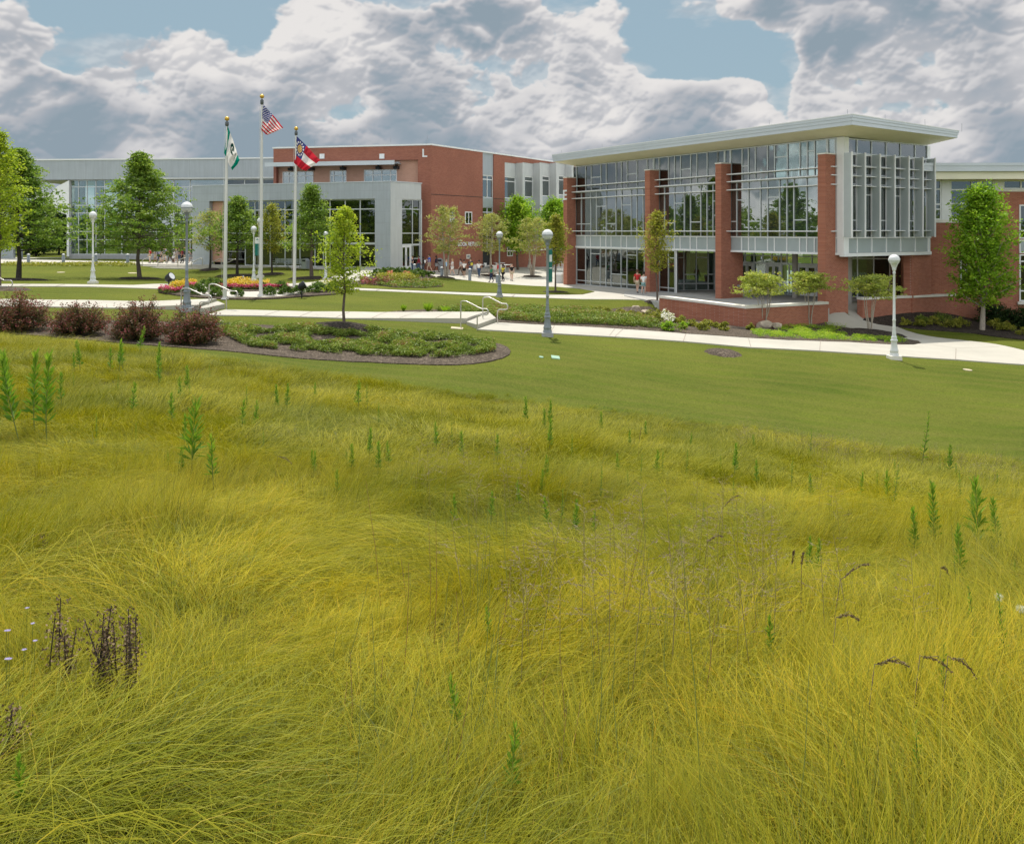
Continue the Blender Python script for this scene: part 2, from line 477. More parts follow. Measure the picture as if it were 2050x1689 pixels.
def leafmat(name, stops, trans=0.35, rough=0.5, nscale=0.8, sat=None):
    m, t, out = newmat(name)
    at = t.new('ShaderNodeAttribute', attribute_name='tint').outputs['Fac']
    c = t.ramp(at, stops)
    b = t.new('ShaderNodeBsdfPrincipled', inp={'Base Color': c, 'Roughness': rough, 'Specular IOR Level': 0.25})
    tc_ = t.mix(0.5, c, t.mix(1.0, c, (1.6, 1.7, 0.7), 'MULTIPLY'))
    tl = t.new('ShaderNodeBsdfTranslucent', inp={'Color': tc_})
    mx = t.new('ShaderNodeMixShader', inp={0: trans, 1: b.outputs[0], 2: tl.outputs[0]})
    t.l.new(mx.outputs[0], out.inputs[0])
    return m

M = MATS
brick('brick_red', (0.38, 0.135, 0.082), (0.48, 0.19, 0.115), (0.44, 0.30, 0.25))
brick('brick_library', (0.33, 0.118, 0.076), (0.41, 0.158, 0.10), (0.38, 0.25, 0.21))
brick('brick_salmon', (0.62, 0.34, 0.24), (0.68, 0.39, 0.28), (0.62, 0.44, 0.36))
pbr('metal_panel', (0.44, 0.48, 0.51), 0.45, 0.2, 0.05, 0.6, streak=0.14)
pbr('metal_panel_pale', (0.62, 0.64, 0.63), 0.5, 0.1, 0.05, 0.5, streak=0.12)
pbr('metal_dark', (0.34, 0.36, 0.38), 0.5, 0.2, 0.05, 0.6)
pbr('spandrel', (0.40, 0.45, 0.46), 0.25, 0.0, 0.05, 1.0, spec=0.6)
pbr('mullion', (0.62, 0.65, 0.66), 0.4, 0.3, 0.03)
pbr('white_paint', (0.86, 0.87, 0.86), 0.45, 0.0, 0.03)
pbr('soffit', (0.88, 0.83, 0.64), 0.7, 0.0, 0.04, 0.6)
pbr('fascia', (0.60, 0.64, 0.67), 0.4, 0.3, 0.04, 0.5)
pbr('fin_metal', (0.52, 0.57, 0.57), 0.45, 0.3, 0.05, 1.0)
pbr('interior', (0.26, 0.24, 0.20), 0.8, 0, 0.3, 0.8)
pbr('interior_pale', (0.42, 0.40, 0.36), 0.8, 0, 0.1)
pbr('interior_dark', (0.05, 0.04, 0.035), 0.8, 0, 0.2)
pbr('stone_cap', (0.82, 0.78, 0.70), 0.8, 0, 0.08, 2.0, 0.15)
pbr('terrace_concrete', (0.46, 0.45, 0.42), 0.85, 0, 0.10, 0.5, 0.15)
pbr('lamp_metal', (0.27, 0.30, 0.32), 0.5, 0.2, 0.1, 8, streak=0.2)
pbr('lamp_white', (0.72, 0.73, 0.72), 0.45, 0.1, 0.06, 8)
pbr('steel', (0.60, 0.57, 0.53), 0.35, 0.7, 0.05)
pbr('pole_white', (0.72, 0.71, 0.67), 0.45, 0.2, 0.05, 2, streak=0.1)
pbr('pole_truck', (0.12, 0.13, 0.13), 0.5, 0.5, 0.1)
pbr('gold', (0.75, 0.47, 0.10), 0.25, 1.0, 0.05)
pbr('black_paint', (0.012, 0.014, 0.018), 0.45, 0, 0.1)
pbr('trunk', (0.13, 0.10, 0.08), 0.9, 0, 0.35, 12, 0.6, 40)
pbr('trunk_dark', (0.055, 0.045, 0.036), 0.9, 0, 0.35, 10, 0.6, 30)
pbr('trunk_pale', (0.42, 0.36, 0.29), 0.85, 0, 0.25, 12, 0.4, 40)
pbr('rock', (0.46, 0.38, 0.29), 0.9, 0, 0.35, 3, 0.7, 6)
pbr('lid_green', (0.30, 0.46, 0.34), 0.6, 0, 0.06)
pbr('lid_tan', (0.55, 0.47, 0.32), 0.7, 0, 0.06)
pbr('banner_teal', (0.01, 0.16, 0.13), 0.7, 0, 0.05)
pbr('banner_white', (0.75, 0.76, 0.74), 0.7, 0, 0.05)
pbr('bench_metal', (0.40, 0.43, 0.46), 0.4, 0.5, 0.06)
pbr('curb', (0.40, 0.40, 0.40), 0.85, 0, 0.1)
glass('glass_main', (0.55, 0.62, 0.60), 0.20, 1.4, film=(0.12, 0.145, 0.14), wav=0.02)
glass('glass_clear', (0.70, 0.82, 0.80), 0.12, 1.0, wav=0.02, through=0.92)
glass('glass_fin', (0.7, 0.78, 0.77), 0.06, 0.8, rough=0.2, film=(0.58, 0.64, 0.63), through=0.25)
glass('glass_dark', (0.16, 0.21, 0.18), 0.07, 1.1, film=(0.012, 0.02, 0.016), wav=0.02)
glass('globe', (0.85, 0.86, 0.85), 0.06, 0.8, rough=0.12, film=(0.82, 0.84, 0.86), through=0.25)

def concrete(name, c, joints=True):
    m, t, out = newmat(name)
    p = geo_pos(t)
    n = t.noise(p, 0.5, 6, 0.65); n2 = t.noise(p, 30, 4, 0.6)
    k = t.m('ADD', t.mr(n, 0.3, 0.7, 0.88, 1.06), t.m('MULTIPLY', t.m('SUBTRACT', n2, 0.5), 0.12))
    cc = t.mix(1.0, c, t.comb(k, k, k), 'MULTIPLY')
    b = t.new('ShaderNodeBsdfPrincipled', inp={'Base Color': cc, 'Roughness': 0.85, 'Specular IOR Level': 0.25, 'Normal': bump(t, n2, 0.15, 0.005)})
    t.l.new(b.outputs[0], out.inputs[0])
    return m
concrete('path', (0.50, 0.47, 0.40))
pbr('joint', (0.33, 0.28, 0.23), 0.9, 0, 0.2)
concrete('plaza', (0.54, 0.51, 0.445))

def mulch(name, c1, c2):
    m, t, out = newmat(name)
    p = geo_pos(t)
    v = t.new('ShaderNodeTexVoronoi', inp={'Vector': t.vmath('ADD', p, t.noise(p, 3, 2, .5, out=1)), 'Scale': 9.0, 'Randomness': 1.0})
    n = t.noise(p, 24, 5, 0.7)
    f = t.m('ADD', t.m('MULTIPLY', v.outputs['Distance'], 0.7), t.m('MULTIPLY', n, 0.6))
    wn = t.new('ShaderNodeSeparateColor', inp={0: v.outputs['Color']}).outputs[0]
    c = t.mix(t.m('MULTIPLY', t.m('GREATER_THAN', wn, .72), t.mr(n, .45, .6)), t.mix(t.mr(f, 0.3, 0.8), c1, c2), tuple(x * 2.3 for x in c2))
    b = t.new('ShaderNodeBsdfPrincipled', inp={'Base Color': c, 'Roughness': 0.95, 'Specular IOR Level': 0.15, 'Normal': bump(t, f, 0.9, 0.06)})
    t.l.new(b.outputs[0], out.inputs[0])
mulch('mulch', (0.045, 0.034, 0.026), (0.12, 0.095, 0.072))
mulch('mulch_black', (0.022, 0.018, 0.015), (0.06, 0.048, 0.038))

def turf():
    m, t, out = newmat('turf')
    p = geo_pos(t)
    big = t.noise(p, 0.16, 4, 0.55)
    q = t.vmath('MULTIPLY', p, (0.55, 2.6, 0.5))
    band = t.noise(q, 0.55, 5, 0.6)
    fine = t.noise(t.vmath('MULTIPLY', p, (1.0, 0.55, 1.0)), 16, 6, 0.75)
    blades = t.noise(t.vmath('MULTIPLY', p, (1.0, 0.22, 1.0)), 70, 4, 0.7)
    a = t.mix(t.mr(big, 0.35, 0.68), (0.080, 0.118, 0.010), (0.148, 0.176, 0.020))
    a = t.mix(t.mr(band, 0.35, 0.72, 0, 0.6), a, (0.155, 0.150, 0.030))
    k = t.m('ADD', t.mr(fine, 0.3, 0.7, 0.62, 1.35), t.m('MULTIPLY', t.m('SUBTRACT', blades, .5), .9))
    a = t.mix(1.0, a, t.comb(k, k, t.m('MULTIPLY', k, .95)), 'MULTIPLY')
    mow = t.m('SINE', t.m('MULTIPLY', t.m('ADD', t.m('ADD', t.new('ShaderNodeSeparateXYZ', inp={0: p}).outputs[1], t.m('MULTIPLY', t.new('ShaderNodeSeparateXYZ', inp={0: p}).outputs[0], .22)), t.m('MULTIPLY', big, 2.5)), 5.2))
    a = t.mix(t.mr(mow, -.2, .8, 0, .30), a, (0.16, 0.165, 0.03))
    straw = t.mr(t.noise(p, 9, 6, 0.75), 0.57, 0.70, 0, 0.55)
    a = t.mix(straw, a, (0.24, 0.22, 0.06))
    # soil and thatch under the meadow
    me = t.new('ShaderNodeAttribute', attribute_name='meadow').outputs['Fac']
    soil = t.mix(t.mr(t.noise(p, 5, 5, .6), .35, .65), (0.05, 0.05, 0.012), (0.11, 0.10, 0.02))
    a = t.mix(me, a, soil)
    b = t.new('ShaderNodeBsdfPrincipled', inp={'Base Color': a, 'Roughness': 0.9, 'Specular IOR Level': 0.1,
              'Normal': bump(t, t.m('ADD', fine, blades), 0.8, 0.05)})
    t.l.new(b.outputs[0], out.inputs[0])
turf()

# foliage
leafmat('leaf_oak', [(0, (0.08, 0.15, 0.025)), (.5, (0.20, 0.31, 0.045)), (1, (0.42, 0.50, 0.10))], 0.4)
leafmat('leaf_bright', [(0, (0.12, 0.24, 0.02)), (.5, (0.25, 0.42, 0.03)), (1, (0.48, 0.58, 0.06))], 0.45)
leafmat('leaf_lime', [(0, (0.18, 0.26, 0.02)), (.5, (0.38, 0.47, 0.035)), (1, (0.60, 0.62, 0.08))], 0.45)
leafmat('leaf_birch', [(0, (0.17, 0.20, 0.05)), (.5, (0.36, 0.37, 0.10)), (1, (0.52, 0.51, 0.20))], 0.45)
leafmat('leaf_olive', [(0, (0.16, 0.19, 0.028)), (.5, (0.34, 0.36, 0.05)), (.85, (0.50, 0.44, 0.08)), (1, (0.55, 0.32, 0.09))], 0.4)
leafmat('leaf_crape', [(0, (0.19, 0.25, 0.045)), (.5, (0.40, 0.46, 0.09)), (.9, (0.56, 0.54, 0.14)), (1, (0.58, 0.38, 0.13))], 0.4)
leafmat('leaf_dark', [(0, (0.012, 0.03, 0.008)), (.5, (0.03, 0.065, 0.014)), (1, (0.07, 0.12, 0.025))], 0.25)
leafmat('leaf_purple', [(0, (0.07, 0.085, 0.022)), (.40, (0.15, 0.09, 0.04)), (.70, (0.27, 0.065, 0.07)), (1, (0.52, 0.14, 0.19))], 0.3)
leafmat('leaf_boxwood', [(0, (0.05, 0.10, 0.014)), (.5, (0.11, 0.19, 0.025)), (1, (0.22, 0.31, 0.05))], 0.25)
leafmat('leaf_gold', [(0, (0.12, 0.15, 0.018)), (.5, (0.30, 0.31, 0.04)), (1, (0.48, 0.44, 0.09))], 0.3)
leafmat('leaf_juniper', [(0, (0.075, 0.115, 0.016)), (.5, (0.18, 0.25, 0.035)), (.88, (0.30, 0.36, 0.06)), (1, (0.32, 0.19, 0.09))], 0.25)
leafmat('leaf_weed', [(0, (0.06, 0.14, 0.012)), (.5, (0.13, 0.26, 0.02)), (1, (0.32, 0.46, 0.05))], 0.4)
leafmat('petal_yellow', [(0, (0.45, 0.28, 0.01)), (.5, (0.62, 0.42, 0.015)), (1, (0.7, 0.5, 0.05))], 0.3)
leafmat('petal_pink', [(0, (0.30, 0.02, 0.06)), (.5, (0.50, 0.05, 0.13)), (1, (0.65, 0.15, 0.28))], 0.3)
leafmat('petal_coral', [(0, (0.6, 0.15, 0.08)), (1, (0.75, 0.35, 0.25))], 0.3)
leafmat('petal_violet', [(0, (0.35, 0.3, 0.6)), (1, (0.5, 0.45, 0.75))], 0.3)
leafmat('petal_white', [(0, (0.6, 0.6, 0.5)), (1, (0.8, 0.8, 0.74))], 0.3)
leafmat('dry_seed', [(0, (0.06, 0.04, 0.025)), (.5, (0.16, 0.105, 0.065)), (1, (0.32, 0.23, 0.15))], 0.1, 0.9)
leafmat('dry_panicle', [(0, (0.16, 0.11, 0.09)), (.5, (0.28, 0.21, 0.16)), (1, (0.42, 0.34, 0.26))], 0.3, 0.9)

def grassmat():
    m, t, out = newmat('meadow_blades')
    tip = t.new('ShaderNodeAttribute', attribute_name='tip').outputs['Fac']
    bl = t.new('ShaderNodeAttribute', attribute_name='blade').outputs['Fac']
    p = geo_pos(t)
    n = t.noise(p, 0.33, 4, 0.6)
    n2 = t.noise(p, 1.3, 4, 0.65)
    a = t.mix(t.mr(n, 0.36, 0.64), (0.245, 0.255, 0.012), (0.49, 0.415, 0.014))      # green to golden drifts
    a = t.mix(t.mr(n2, 0.43, 0.68, 0, .6), a, (0.13, 0.18, 0.008))
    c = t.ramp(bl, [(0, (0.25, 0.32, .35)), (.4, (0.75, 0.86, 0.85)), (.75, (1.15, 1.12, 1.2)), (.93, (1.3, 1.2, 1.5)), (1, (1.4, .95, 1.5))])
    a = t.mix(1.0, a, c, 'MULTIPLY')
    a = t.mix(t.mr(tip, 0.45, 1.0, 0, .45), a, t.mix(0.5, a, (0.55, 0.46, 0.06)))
    b = t.new('ShaderNodeBsdfPrincipled', inp={'Base Color': a, 'Roughness': 0.55, 'Specular IOR Level': 0.25})
    tl = t.new('ShaderNodeBsdfTranslucent', inp={'Color': t.mix(1.0, a, (1.3, 1.3, .6), 'MULTIPLY')})
    mx = t.new('ShaderNodeMixShader', inp={0: 0.27, 1: b.outputs[0], 2: tl.outputs[0]})
    t.l.new(mx.outputs[0], out.inputs[0])
grassmat()

# ------------------------------------------------------------------ the ground: one sheet to the horizon
MEADOW_EDGE = [(-60, 664), (0, 669), (110, 684), (250, 700), (430, 719), (560, 736), (700, 758), (900, 786), (1100, 812), (1300, 835), (1500, 858), (1750, 893), (1900, 912), (2050, 930), (2250, 962)]
_me = [ground(a, b, 18) for a, b in MEADOW_EDGE]
_mx = np.array([-60] + [p.x for p in _me] + [60]); _my = np.array([_me[0].y + 6] + [p.y for p in _me] + [_me[-1].y - 3])
def meadow_y(x): return np.interp(x, _mx, _my)

def far_axis(a, lim, step):
    out = [a]; s = step
    while abs(out[-1]) < lim:
        s *= 1.35; out.append(out[-1] + s)
    return out[1:]
def ground_mesh():
    xs = np.arange(-62, 62.01, 0.5); ys = np.arange(-14, 118.01, 0.5)
    ex = far_axis(62, 3500, .5); ey = far_axis(118, 3600, .5)
    eyn = far_axis(14, 1500, .5)
    X = np.concatenate([-np.array(ex)[::-1], xs, ex]); Y = np.concatenate([-np.array(eyn)[::-1], ys, ey])
    gx, gy = np.meshgrid(X, Y)
    z = tz(gx, gy)
    far = np.clip((np.hypot(gx, gy - 40) - 90) / 300, 0, 1)
    z = z * (1 - far) + 0.5 * far
    nx, ny = len(X), len(Y)
    v = np.stack([gx.ravel(), gy.ravel(), z.ravel()], -1)
    i = np.arange(ny - 1)[:, None] * nx + np.arange(nx - 1)[None]
    f = np.stack([i, i + 1, i + nx + 1, i + nx], -1).reshape(-1, 4)
    me = bpy.data.meshes.new('ground')
    me.vertices.add(len(v)); me.vertices.foreach_set('co', v.ravel())
    me.loops.add(len(f) * 4); me.loops.foreach_set('vertex_index', f.ravel())
    me.polygons.add(len(f)); me.polygons.foreach_set('loop_start', np.arange(len(f)) * 4)
    me.polygons.foreach_set('use_smooth', np.ones(len(f), bool))
    me.update(calc_edges=True)
    at = me.attributes.new('meadow', 'FLOAT', 'POINT')
    d = meadow_y(v[:, 0]) - v[:, 1]
    at.data.foreach_set('value', np.clip(d / 0.7 + 0.3, 0, 1).astype(np.float32))
    me.materials.append(M['turf'])
    o = bpy.data.objects.new('ground', me); COL.objects.link(o)
    tag(o, kind='structure')
ground_mesh()

def wpt(p, dmin=18):
    """a polygon corner: 2-tuple = photo pixel on the terrain, ('w', x, y) = world"""
    if p[0] == 'w': return (p[1], p[2])
    g = ground(p[0], p[1], dmin)
    return (g.x, g.y)
def sheet(name, poly, mat, lift=0.03, step=0.8, kind='structure', skirt=0.1, liftf=None, smooth_edge=0, **kw):
    pts = [wpt(p) for p in poly]
    if smooth_edge:
        for _ in range(smooth_edge):
            q = []
            for i in range(len(pts)):
                a, b = pts[i], pts[(i + 1) % len(pts)]
                q.append((a[0] * .75 + b[0] * .25, a[1] * .75 + b[1] * .25)); q.append((a[0] * .25 + b[0] * .75, a[1] * .25 + b[1] * .75))
            pts = q
    bm = bmesh.new()
    vs = [bm.verts.new((x, y, 0)) for x, y in pts]
    fc = bm.faces.new(vs)
    bm.normal_update()
    if fc.normal.z < 0: fc.normal_flip()
    bmesh.ops.triangulate(bm, faces=[fc])
    x0, x1 = min(p[0] for p in pts), max(p[0] for p in pts); y0, y1 = min(p[1] for p in pts), max(p[1] for p in pts)
    for ax, a, b in ((0, x0, x1), (1, y0, y1)):
        c = math.ceil(a / step) * step
        while c < b:
            co = [0, 0, 0]; no = [0, 0, 0]; co[ax] = c; no[ax] = 1
            bmesh.ops.bisect_plane(bm, geom=bm.verts[:] + bm.edges[:] + bm.faces[:], plane_co=co, plane_no=no, dist=1e-4)
            c += step
    xy = np.array([(v.co.x, v.co.y) for v in bm.verts])
    z = tz(xy[:, 0], xy[:, 1]) + lift
    if liftf is not None: z = z + liftf(xy[:, 0], xy[:, 1])
    for v, q in zip(bm.verts, z): v.co.z = q
    if skirt:
        be = [e for e in bm.edges if e.is_boundary]
        r = bmesh.ops.extrude_edge_only(bm, edges=be)
        for g in r['geom']:
            if isinstance(g, bmesh.types.BMVert): g.co.z -= skirt
    me = bpy.data.meshes.new(name); bm.to_mesh(me); bm.free()
    me.materials.append(M[mat])
    o = bpy.data.objects.new(name, me); COL.objects.link(o)
    return tag(o, kind=kind, **kw)

# --- paths
def near_line(ax, ay, bx, by, amp, reach):
    """extra height that grows towards the line a-b (top of a flight of steps)"""
    l = math.hypot(bx - ax, by - ay); nx, ny = (by - ay) / l, -(bx - ax) / l
    def f(x, y):
        d = np.abs((x - ax) * nx + (y - ay) * ny)
        return amp * np.clip(1 - d / reach, 0, 1)
    return f
sA = ground(398, 624, 25); sB = ground(436, 609, 25)
sheet('path', [(-120, 599), (0, 600.5), (100, 602), (178, 602.5), (360, 606), (434, 608), (398, 622), (360, 620.5), (193, 617.5), (94, 615.5), (0, 615), (-120, 614)],
      'path', 0.05, liftf=near_line(sA.x, sA.y, sB.x, sB.y, 0.20, 3.5), skirt=0.4)
sC = ground(934, 648, 25); sD = ground(980, 633.5, 25)
sheet('path', [(452, 621.5), (624, 625.6), (782, 627.3), (880, 630), (980, 633.5), (934, 648), (843, 644.5), (673, 638.3), (526, 634), (414, 632.5)],
      'path', 0.05, liftf=near_line(sC.x, sC.y, sD.x, sD.y, 0.20, 4.5), skirt=0.4)
sheet('path', [(995, 647), (1102, 653), (1300, 662.5), (1371, 670), (1500, 678.5), (1579, 683), (1700, 686.5), (1786, 691.5), (1830, 691.5), (1845, 688.5), (1838, 683.5), (1776, 671.5), (1718, 660.5), (1657, 651.5),
               ('w', 19.2, 53.2), ('w', 20.5, 57.5), ('w', 24.5, 57.5), (1727, 642), (1797, 656), (1918, 681.5), (2050, 703), (2300, 741), (2300, 751), (2050, 731.3), (1914, 721.4), (1782, 712.7), (1700, 708), (1640, 704), (1502, 697), (1368, 685), (1250, 677), (1107, 669), (956, 661)],
      'path', 0.05, skirt=0.3)
# control joints as thin inlaid strips
def strip(name, a, b, wd, mat, lift, parent=None, kind='structure', liftf=None):
    pa, pb = wpt(a), wpt(b)
    dx_, dy_ = pb[0] - pa[0], pb[1] - pa[1]; l = math.hypot(dx_, dy_); nx, ny = -dy_ / l * wd / 2, dx_ / l * wd / 2
    n = max(2, int(l / .4)); mb = MB()
    for i in range(n + 1):
        t_ = i / n; x, y = pa[0] + dx_ * t_, pa[1] + dy_ * t_
        ez = liftf(np.array([x]), np.array([y]))[0] if liftf else 0
        z = tz1(x, y) + lift + ez
        mb.v += [(x - nx, y - ny, z), (x + nx, y + ny, z)]
        if i: k = 2 * i; mb.f.append((k - 2, k - 1, k + 1, k)); mb.mi.append(0); mb.smooth.append(False)
    return mb.build(name, M[mat], parent, kind=kind)
for a, b in [((1232, 659), (1220, 674)), ((1247, 661), (1230, 677)), ((1373, 671), (1368, 685)), ((1498, 679), (1503, 696.5)), ((1643, 684.5), (1641, 704)), ((1845, 690), (1914, 699)), ((1914, 699), (1913, 721)), ((1914, 699), (2000, 696)),
             ((1110, 654), (1102, 668))]:
    strip('path_joint', a, b, 0.03, 'joint', 0.056)
jl = near_line(sC.x, sC.y, sD.x, sD.y, 0.20, 4.5)
strip('path_joint', (846, 628.8), (800, 642), 0.03, 'joint', 0.056, liftf=jl)
strip('path_joint', (560, 624), (530, 633.7), 0.03, 'joint', 0.056, liftf=jl)
for a, b in [((625, 625.8), (600, 635.8)), ((700, 626.6), (672, 638)), ((775, 627.2), (745, 640.6)), ((905, 631), (872, 645.5))]:
    strip('path_joint', a, b, 0.03, 'joint', 0.056, liftf=jl)
for a, b in [((60, 570.6), (40, 574.3)), ((130, 571), (112, 574.5)), ((820, 585.6), (812, 587)), ((1030, 591), (1026, 594.8)), ((1100, 591.8), (1098, 597)), ((700, 578.2), (690, 580.4)), ((760, 580.6), (752, 583))]:
    strip('path_joint', a, b, 0.05, 'joint', 0.06)
jl2 = near_line(sA.x, sA.y, sB.x, sB.y, 0.20, 3.5)
strip('path_joint', (262, 604.5), (238, 617.5), 0.03, 'joint', 0.056, liftf=jl2)
strip('path_joint', (120, 602.3), (92, 614.8), 0.03, 'joint', 0.056, liftf=jl2)
sheet('path', [(-200, 568.5), (0, 570), (178, 571), (266, 572), (318, 569.5), (420, 570), (560, 570), (624, 566), (660, 570), (640, 574), (560, 574), (420, 575), (330, 578), (317, 579), (266, 577.5), (178, 575), (0, 574.5), (-200, 573.5)], 'path', 0.05, 1.0)
# --- plaza and the flag apron
sheet('plaza', [(625, 566), (655, 558), (690, 546), (702, 541), ('w', -22, 84), ('w', -24, 100), ('w', -10, 117), ('w', 60, 117), ('w', 60, 62), ('w', 24, 60), ('w', 20.5, 56.5), ('w', 13, 61), ('w', 9.6, 57), (1300, 601.5), (1166, 599.5),
                (1105, 597.5), (995, 593.5), (880, 588), (780, 584), (673, 579.5), (640, 577), (600, 576)], 'plaza', 0.035, 1.6)
sheet('flag_apron', [(318, 578), (345, 576), (430, 574.5), (600, 575), (640, 577.5), (600, 590), (560, 595), (520, 597.5), (470, 597.5), (400, 592), (340, 585)], 'plaza', 0.045, 1.0)
# terrace in front of the curved building with three long steps
TF = [(-64, 87.6, 1.42), (-37.9, 87.2, 1.42), (-28.5, 85.9, 1.34), (-19.2, 84.2, 1.22), (-15.6, 82.6, 1.14)]
for k in range(3):
    ff = TF if k == 0 else TF[1:]
    front_ = [(x + (-.2 if i == 0 and k else 0), y - .62 * k) for i, (x, y, z) in enumerate(ff)]; zs_ = [z - .14 * k for x, y, z in ff]
    back_ = [(-12.0, 84.5), (-26, 100), (-75, 113), (-75, 88)] if k == 0 else [(-15.0, 84.5), (-38, 89.5)]
    zb2 = [1.12, 1.35, 1.42, 1.42] if k == 0 else [zs_[-1], zs_[0]]
    mb = MB(); mb.prism(front_ + back_, .2, zs_ + zb2)
    mb.build('terrace', M['plaza'], None, kind='structure')
# --- lawn island with the second flower bed
ISL = [(858, 556), (900, 559), (946, 564), (1044, 572.7), (1117, 576), (1161, 580), (1190, 585), (1166, 590.5), (1093, 591), (1032, 589.6), (995, 588), (880, 584.6), (780, 580.5), (700, 576.8), (655, 574), (662, 570), (690, 566), (719, 563.5), (745, 552), (790, 545), (830, 544)]
sheet('lawn', ISL, 'turf', 0.075, 1.0, skirt=0.1)
# --- mulch beds
sheet('mulch_bed', [(-60, 648), (-60, 664), (0, 668), (60, 672), (200, 684), (330, 694), (430, 702), (560, 715), (700, 723), (850, 731.5), (930, 732), (1000, 722), (1026, 708), (1012, 692), (970, 684), (900, 674), (850, 668), (790, 663), (745, 655), (705, 650.5), (650, 652), (600, 656), (520, 651), (440, 648), (300, 645), (100, 641)],
      'mulch', 0.035, 0.6, smooth_edge=1, skirt=0.04)
sheet('mulch_bed', [(760, 628.5), (800, 624), (850, 621.5), (900, 622), (1000, 620), (1130, 622), (1170, 624), (1250, 616), (1300, 615), (1322, 627), ('w', 13.29, 48.7), ('w', 19, 51.4), (1658, 652.2), (1718, 661.2), (1776, 672), (1839, 684.5), (1843, 689), (1786, 690.8), (1700, 686), (1600, 683), (1500, 678), (1371, 669.5), (1250, 661), (1102, 652.5), (995, 646), (978, 634), (880, 630)],
      'mulch', 0.058, 0.8, skirt=0.06)
sheet('mulch_bed', [(1728, 642), (1798, 655.5), (1870, 662), (1950, 668), (2060, 682), (2200, 704), ('w', 52, 57), ('w', 38, 59), (1950, 635), ('w', 22.8, 54.9)], 'mulch_black', 0.06, 0.8, skirt=0.06)
sheet('mulch_bed', [(316, 580), (318, 586), (350, 592), (400, 597), (440, 599.5), (500, 601), (560, 598.5), (620, 594), (670, 590.5), (686, 587), (680, 583.5), (640, 584), (600, 590.5), (560, 595.5), (520, 597.5), (470, 597), (420, 592), (380, 586), (345, 578), (330, 577)],
      'mulch', 0.08, 0.8, skirt=0.1)
sheet('mulch_bed', [(430, 575.5), (545, 575), (600, 576), (585, 583), (500, 585), (424, 583)], 'mulch', 0.085, 0.8, skirt=0.1)
sheet('mulch_bed', [(719, 564), (747, 553), (792, 546), (830, 545), (862, 552.5), (872, 556), (850, 564), (884, 572), (886, 576), (850, 578.5), (790, 578), (735, 571), (700, 573), (690, 568)], 'mulch', 0.11, 0.8, skirt=0.1)
def ring(px, py, rx, ry=None, h=0.10, mat='mulch', lift=0.05):
    g = ground(px, py, 20); ry = ry or rx; mb = MB(); n = 26
    rr = [1 + random.uniform(-.08, .08) for _ in range(n)]
    L = [(1.0, 0), (0.8, .55), (0.5, .9), (0.0, 1.0)]
    vs = []
    for r, hh in L[:-1]:
        for k in range(n):
            a = 2 * math.pi * k / n; x = g.x + rx * r * rr[k] * math.cos(a); y = g.y + ry * r * rr[k] * math.sin(a)
            vs.append((x, y, tz1(x, y) + lift * (hh if r == 1 else 1) + h * hh + (0.0 if r < 1 else -0.02)))
    vs.append((g.x, g.y, g.z + lift + h))
    fs = []
    for i in range(2):
        for k in range(n): fs.append((i * n + k, i * n + (k + 1) % n, (i + 1) * n + (k + 1) % n, (i + 1) * n + k))
    for k in range(n): fs.append((2 * n + k, 2 * n + (k + 1) % n, 3 * n))
    mb.add(vs, fs, True)
    return mb.build('mulch_ring', M[mat], kind='structure')
# ================================================================== BUILDINGS
def child(mb, name, mat, parent, **kw):
    return mb.build(name, [M[m] for m in mat] if isinstance(mat, (list, tuple)) else M[mat], parent, **kw)

def text_mesh(name, body, size, mat, parent, fr, u, w_, z, depth=0.05, bold=0.0, **kw):
    cu = bpy.data.curves.new(name, 'FONT'); cu.body = body; cu.size = size; cu.extrude = depth / 2; cu.align_x = 'CENTER'; cu.align_y = 'CENTER'; cu.offset = bold
    to = bpy.data.objects.new(name, cu); COL.objects.link(to)
    dg = bpy.context.evaluated_depsgraph_get()
    me = bpy.data.meshes.new_from_object(to.evaluated_get(dg)); bpy.data.objects.remove(to)
    me.materials.clear(); me.materials.append(M[mat])
    o = bpy.data.objects.new(name, me); COL.objects.link(o); o.parent = parent
    ux, uy = fr.u; wx, wy = fr.w
    # text plane: x along the wall as seen from outside, z out of the wall
    Mx = Matrix(((ux, 0, -wx, 0), (uy, 0, -wy, 0), (0, 1, 0, 0), (0, 0, 0, 1)))
    o.matrix_local = Matrix.Translation(Vector(fr.p(u, w_, z))) @ Mx
    return tag(o, **kw)

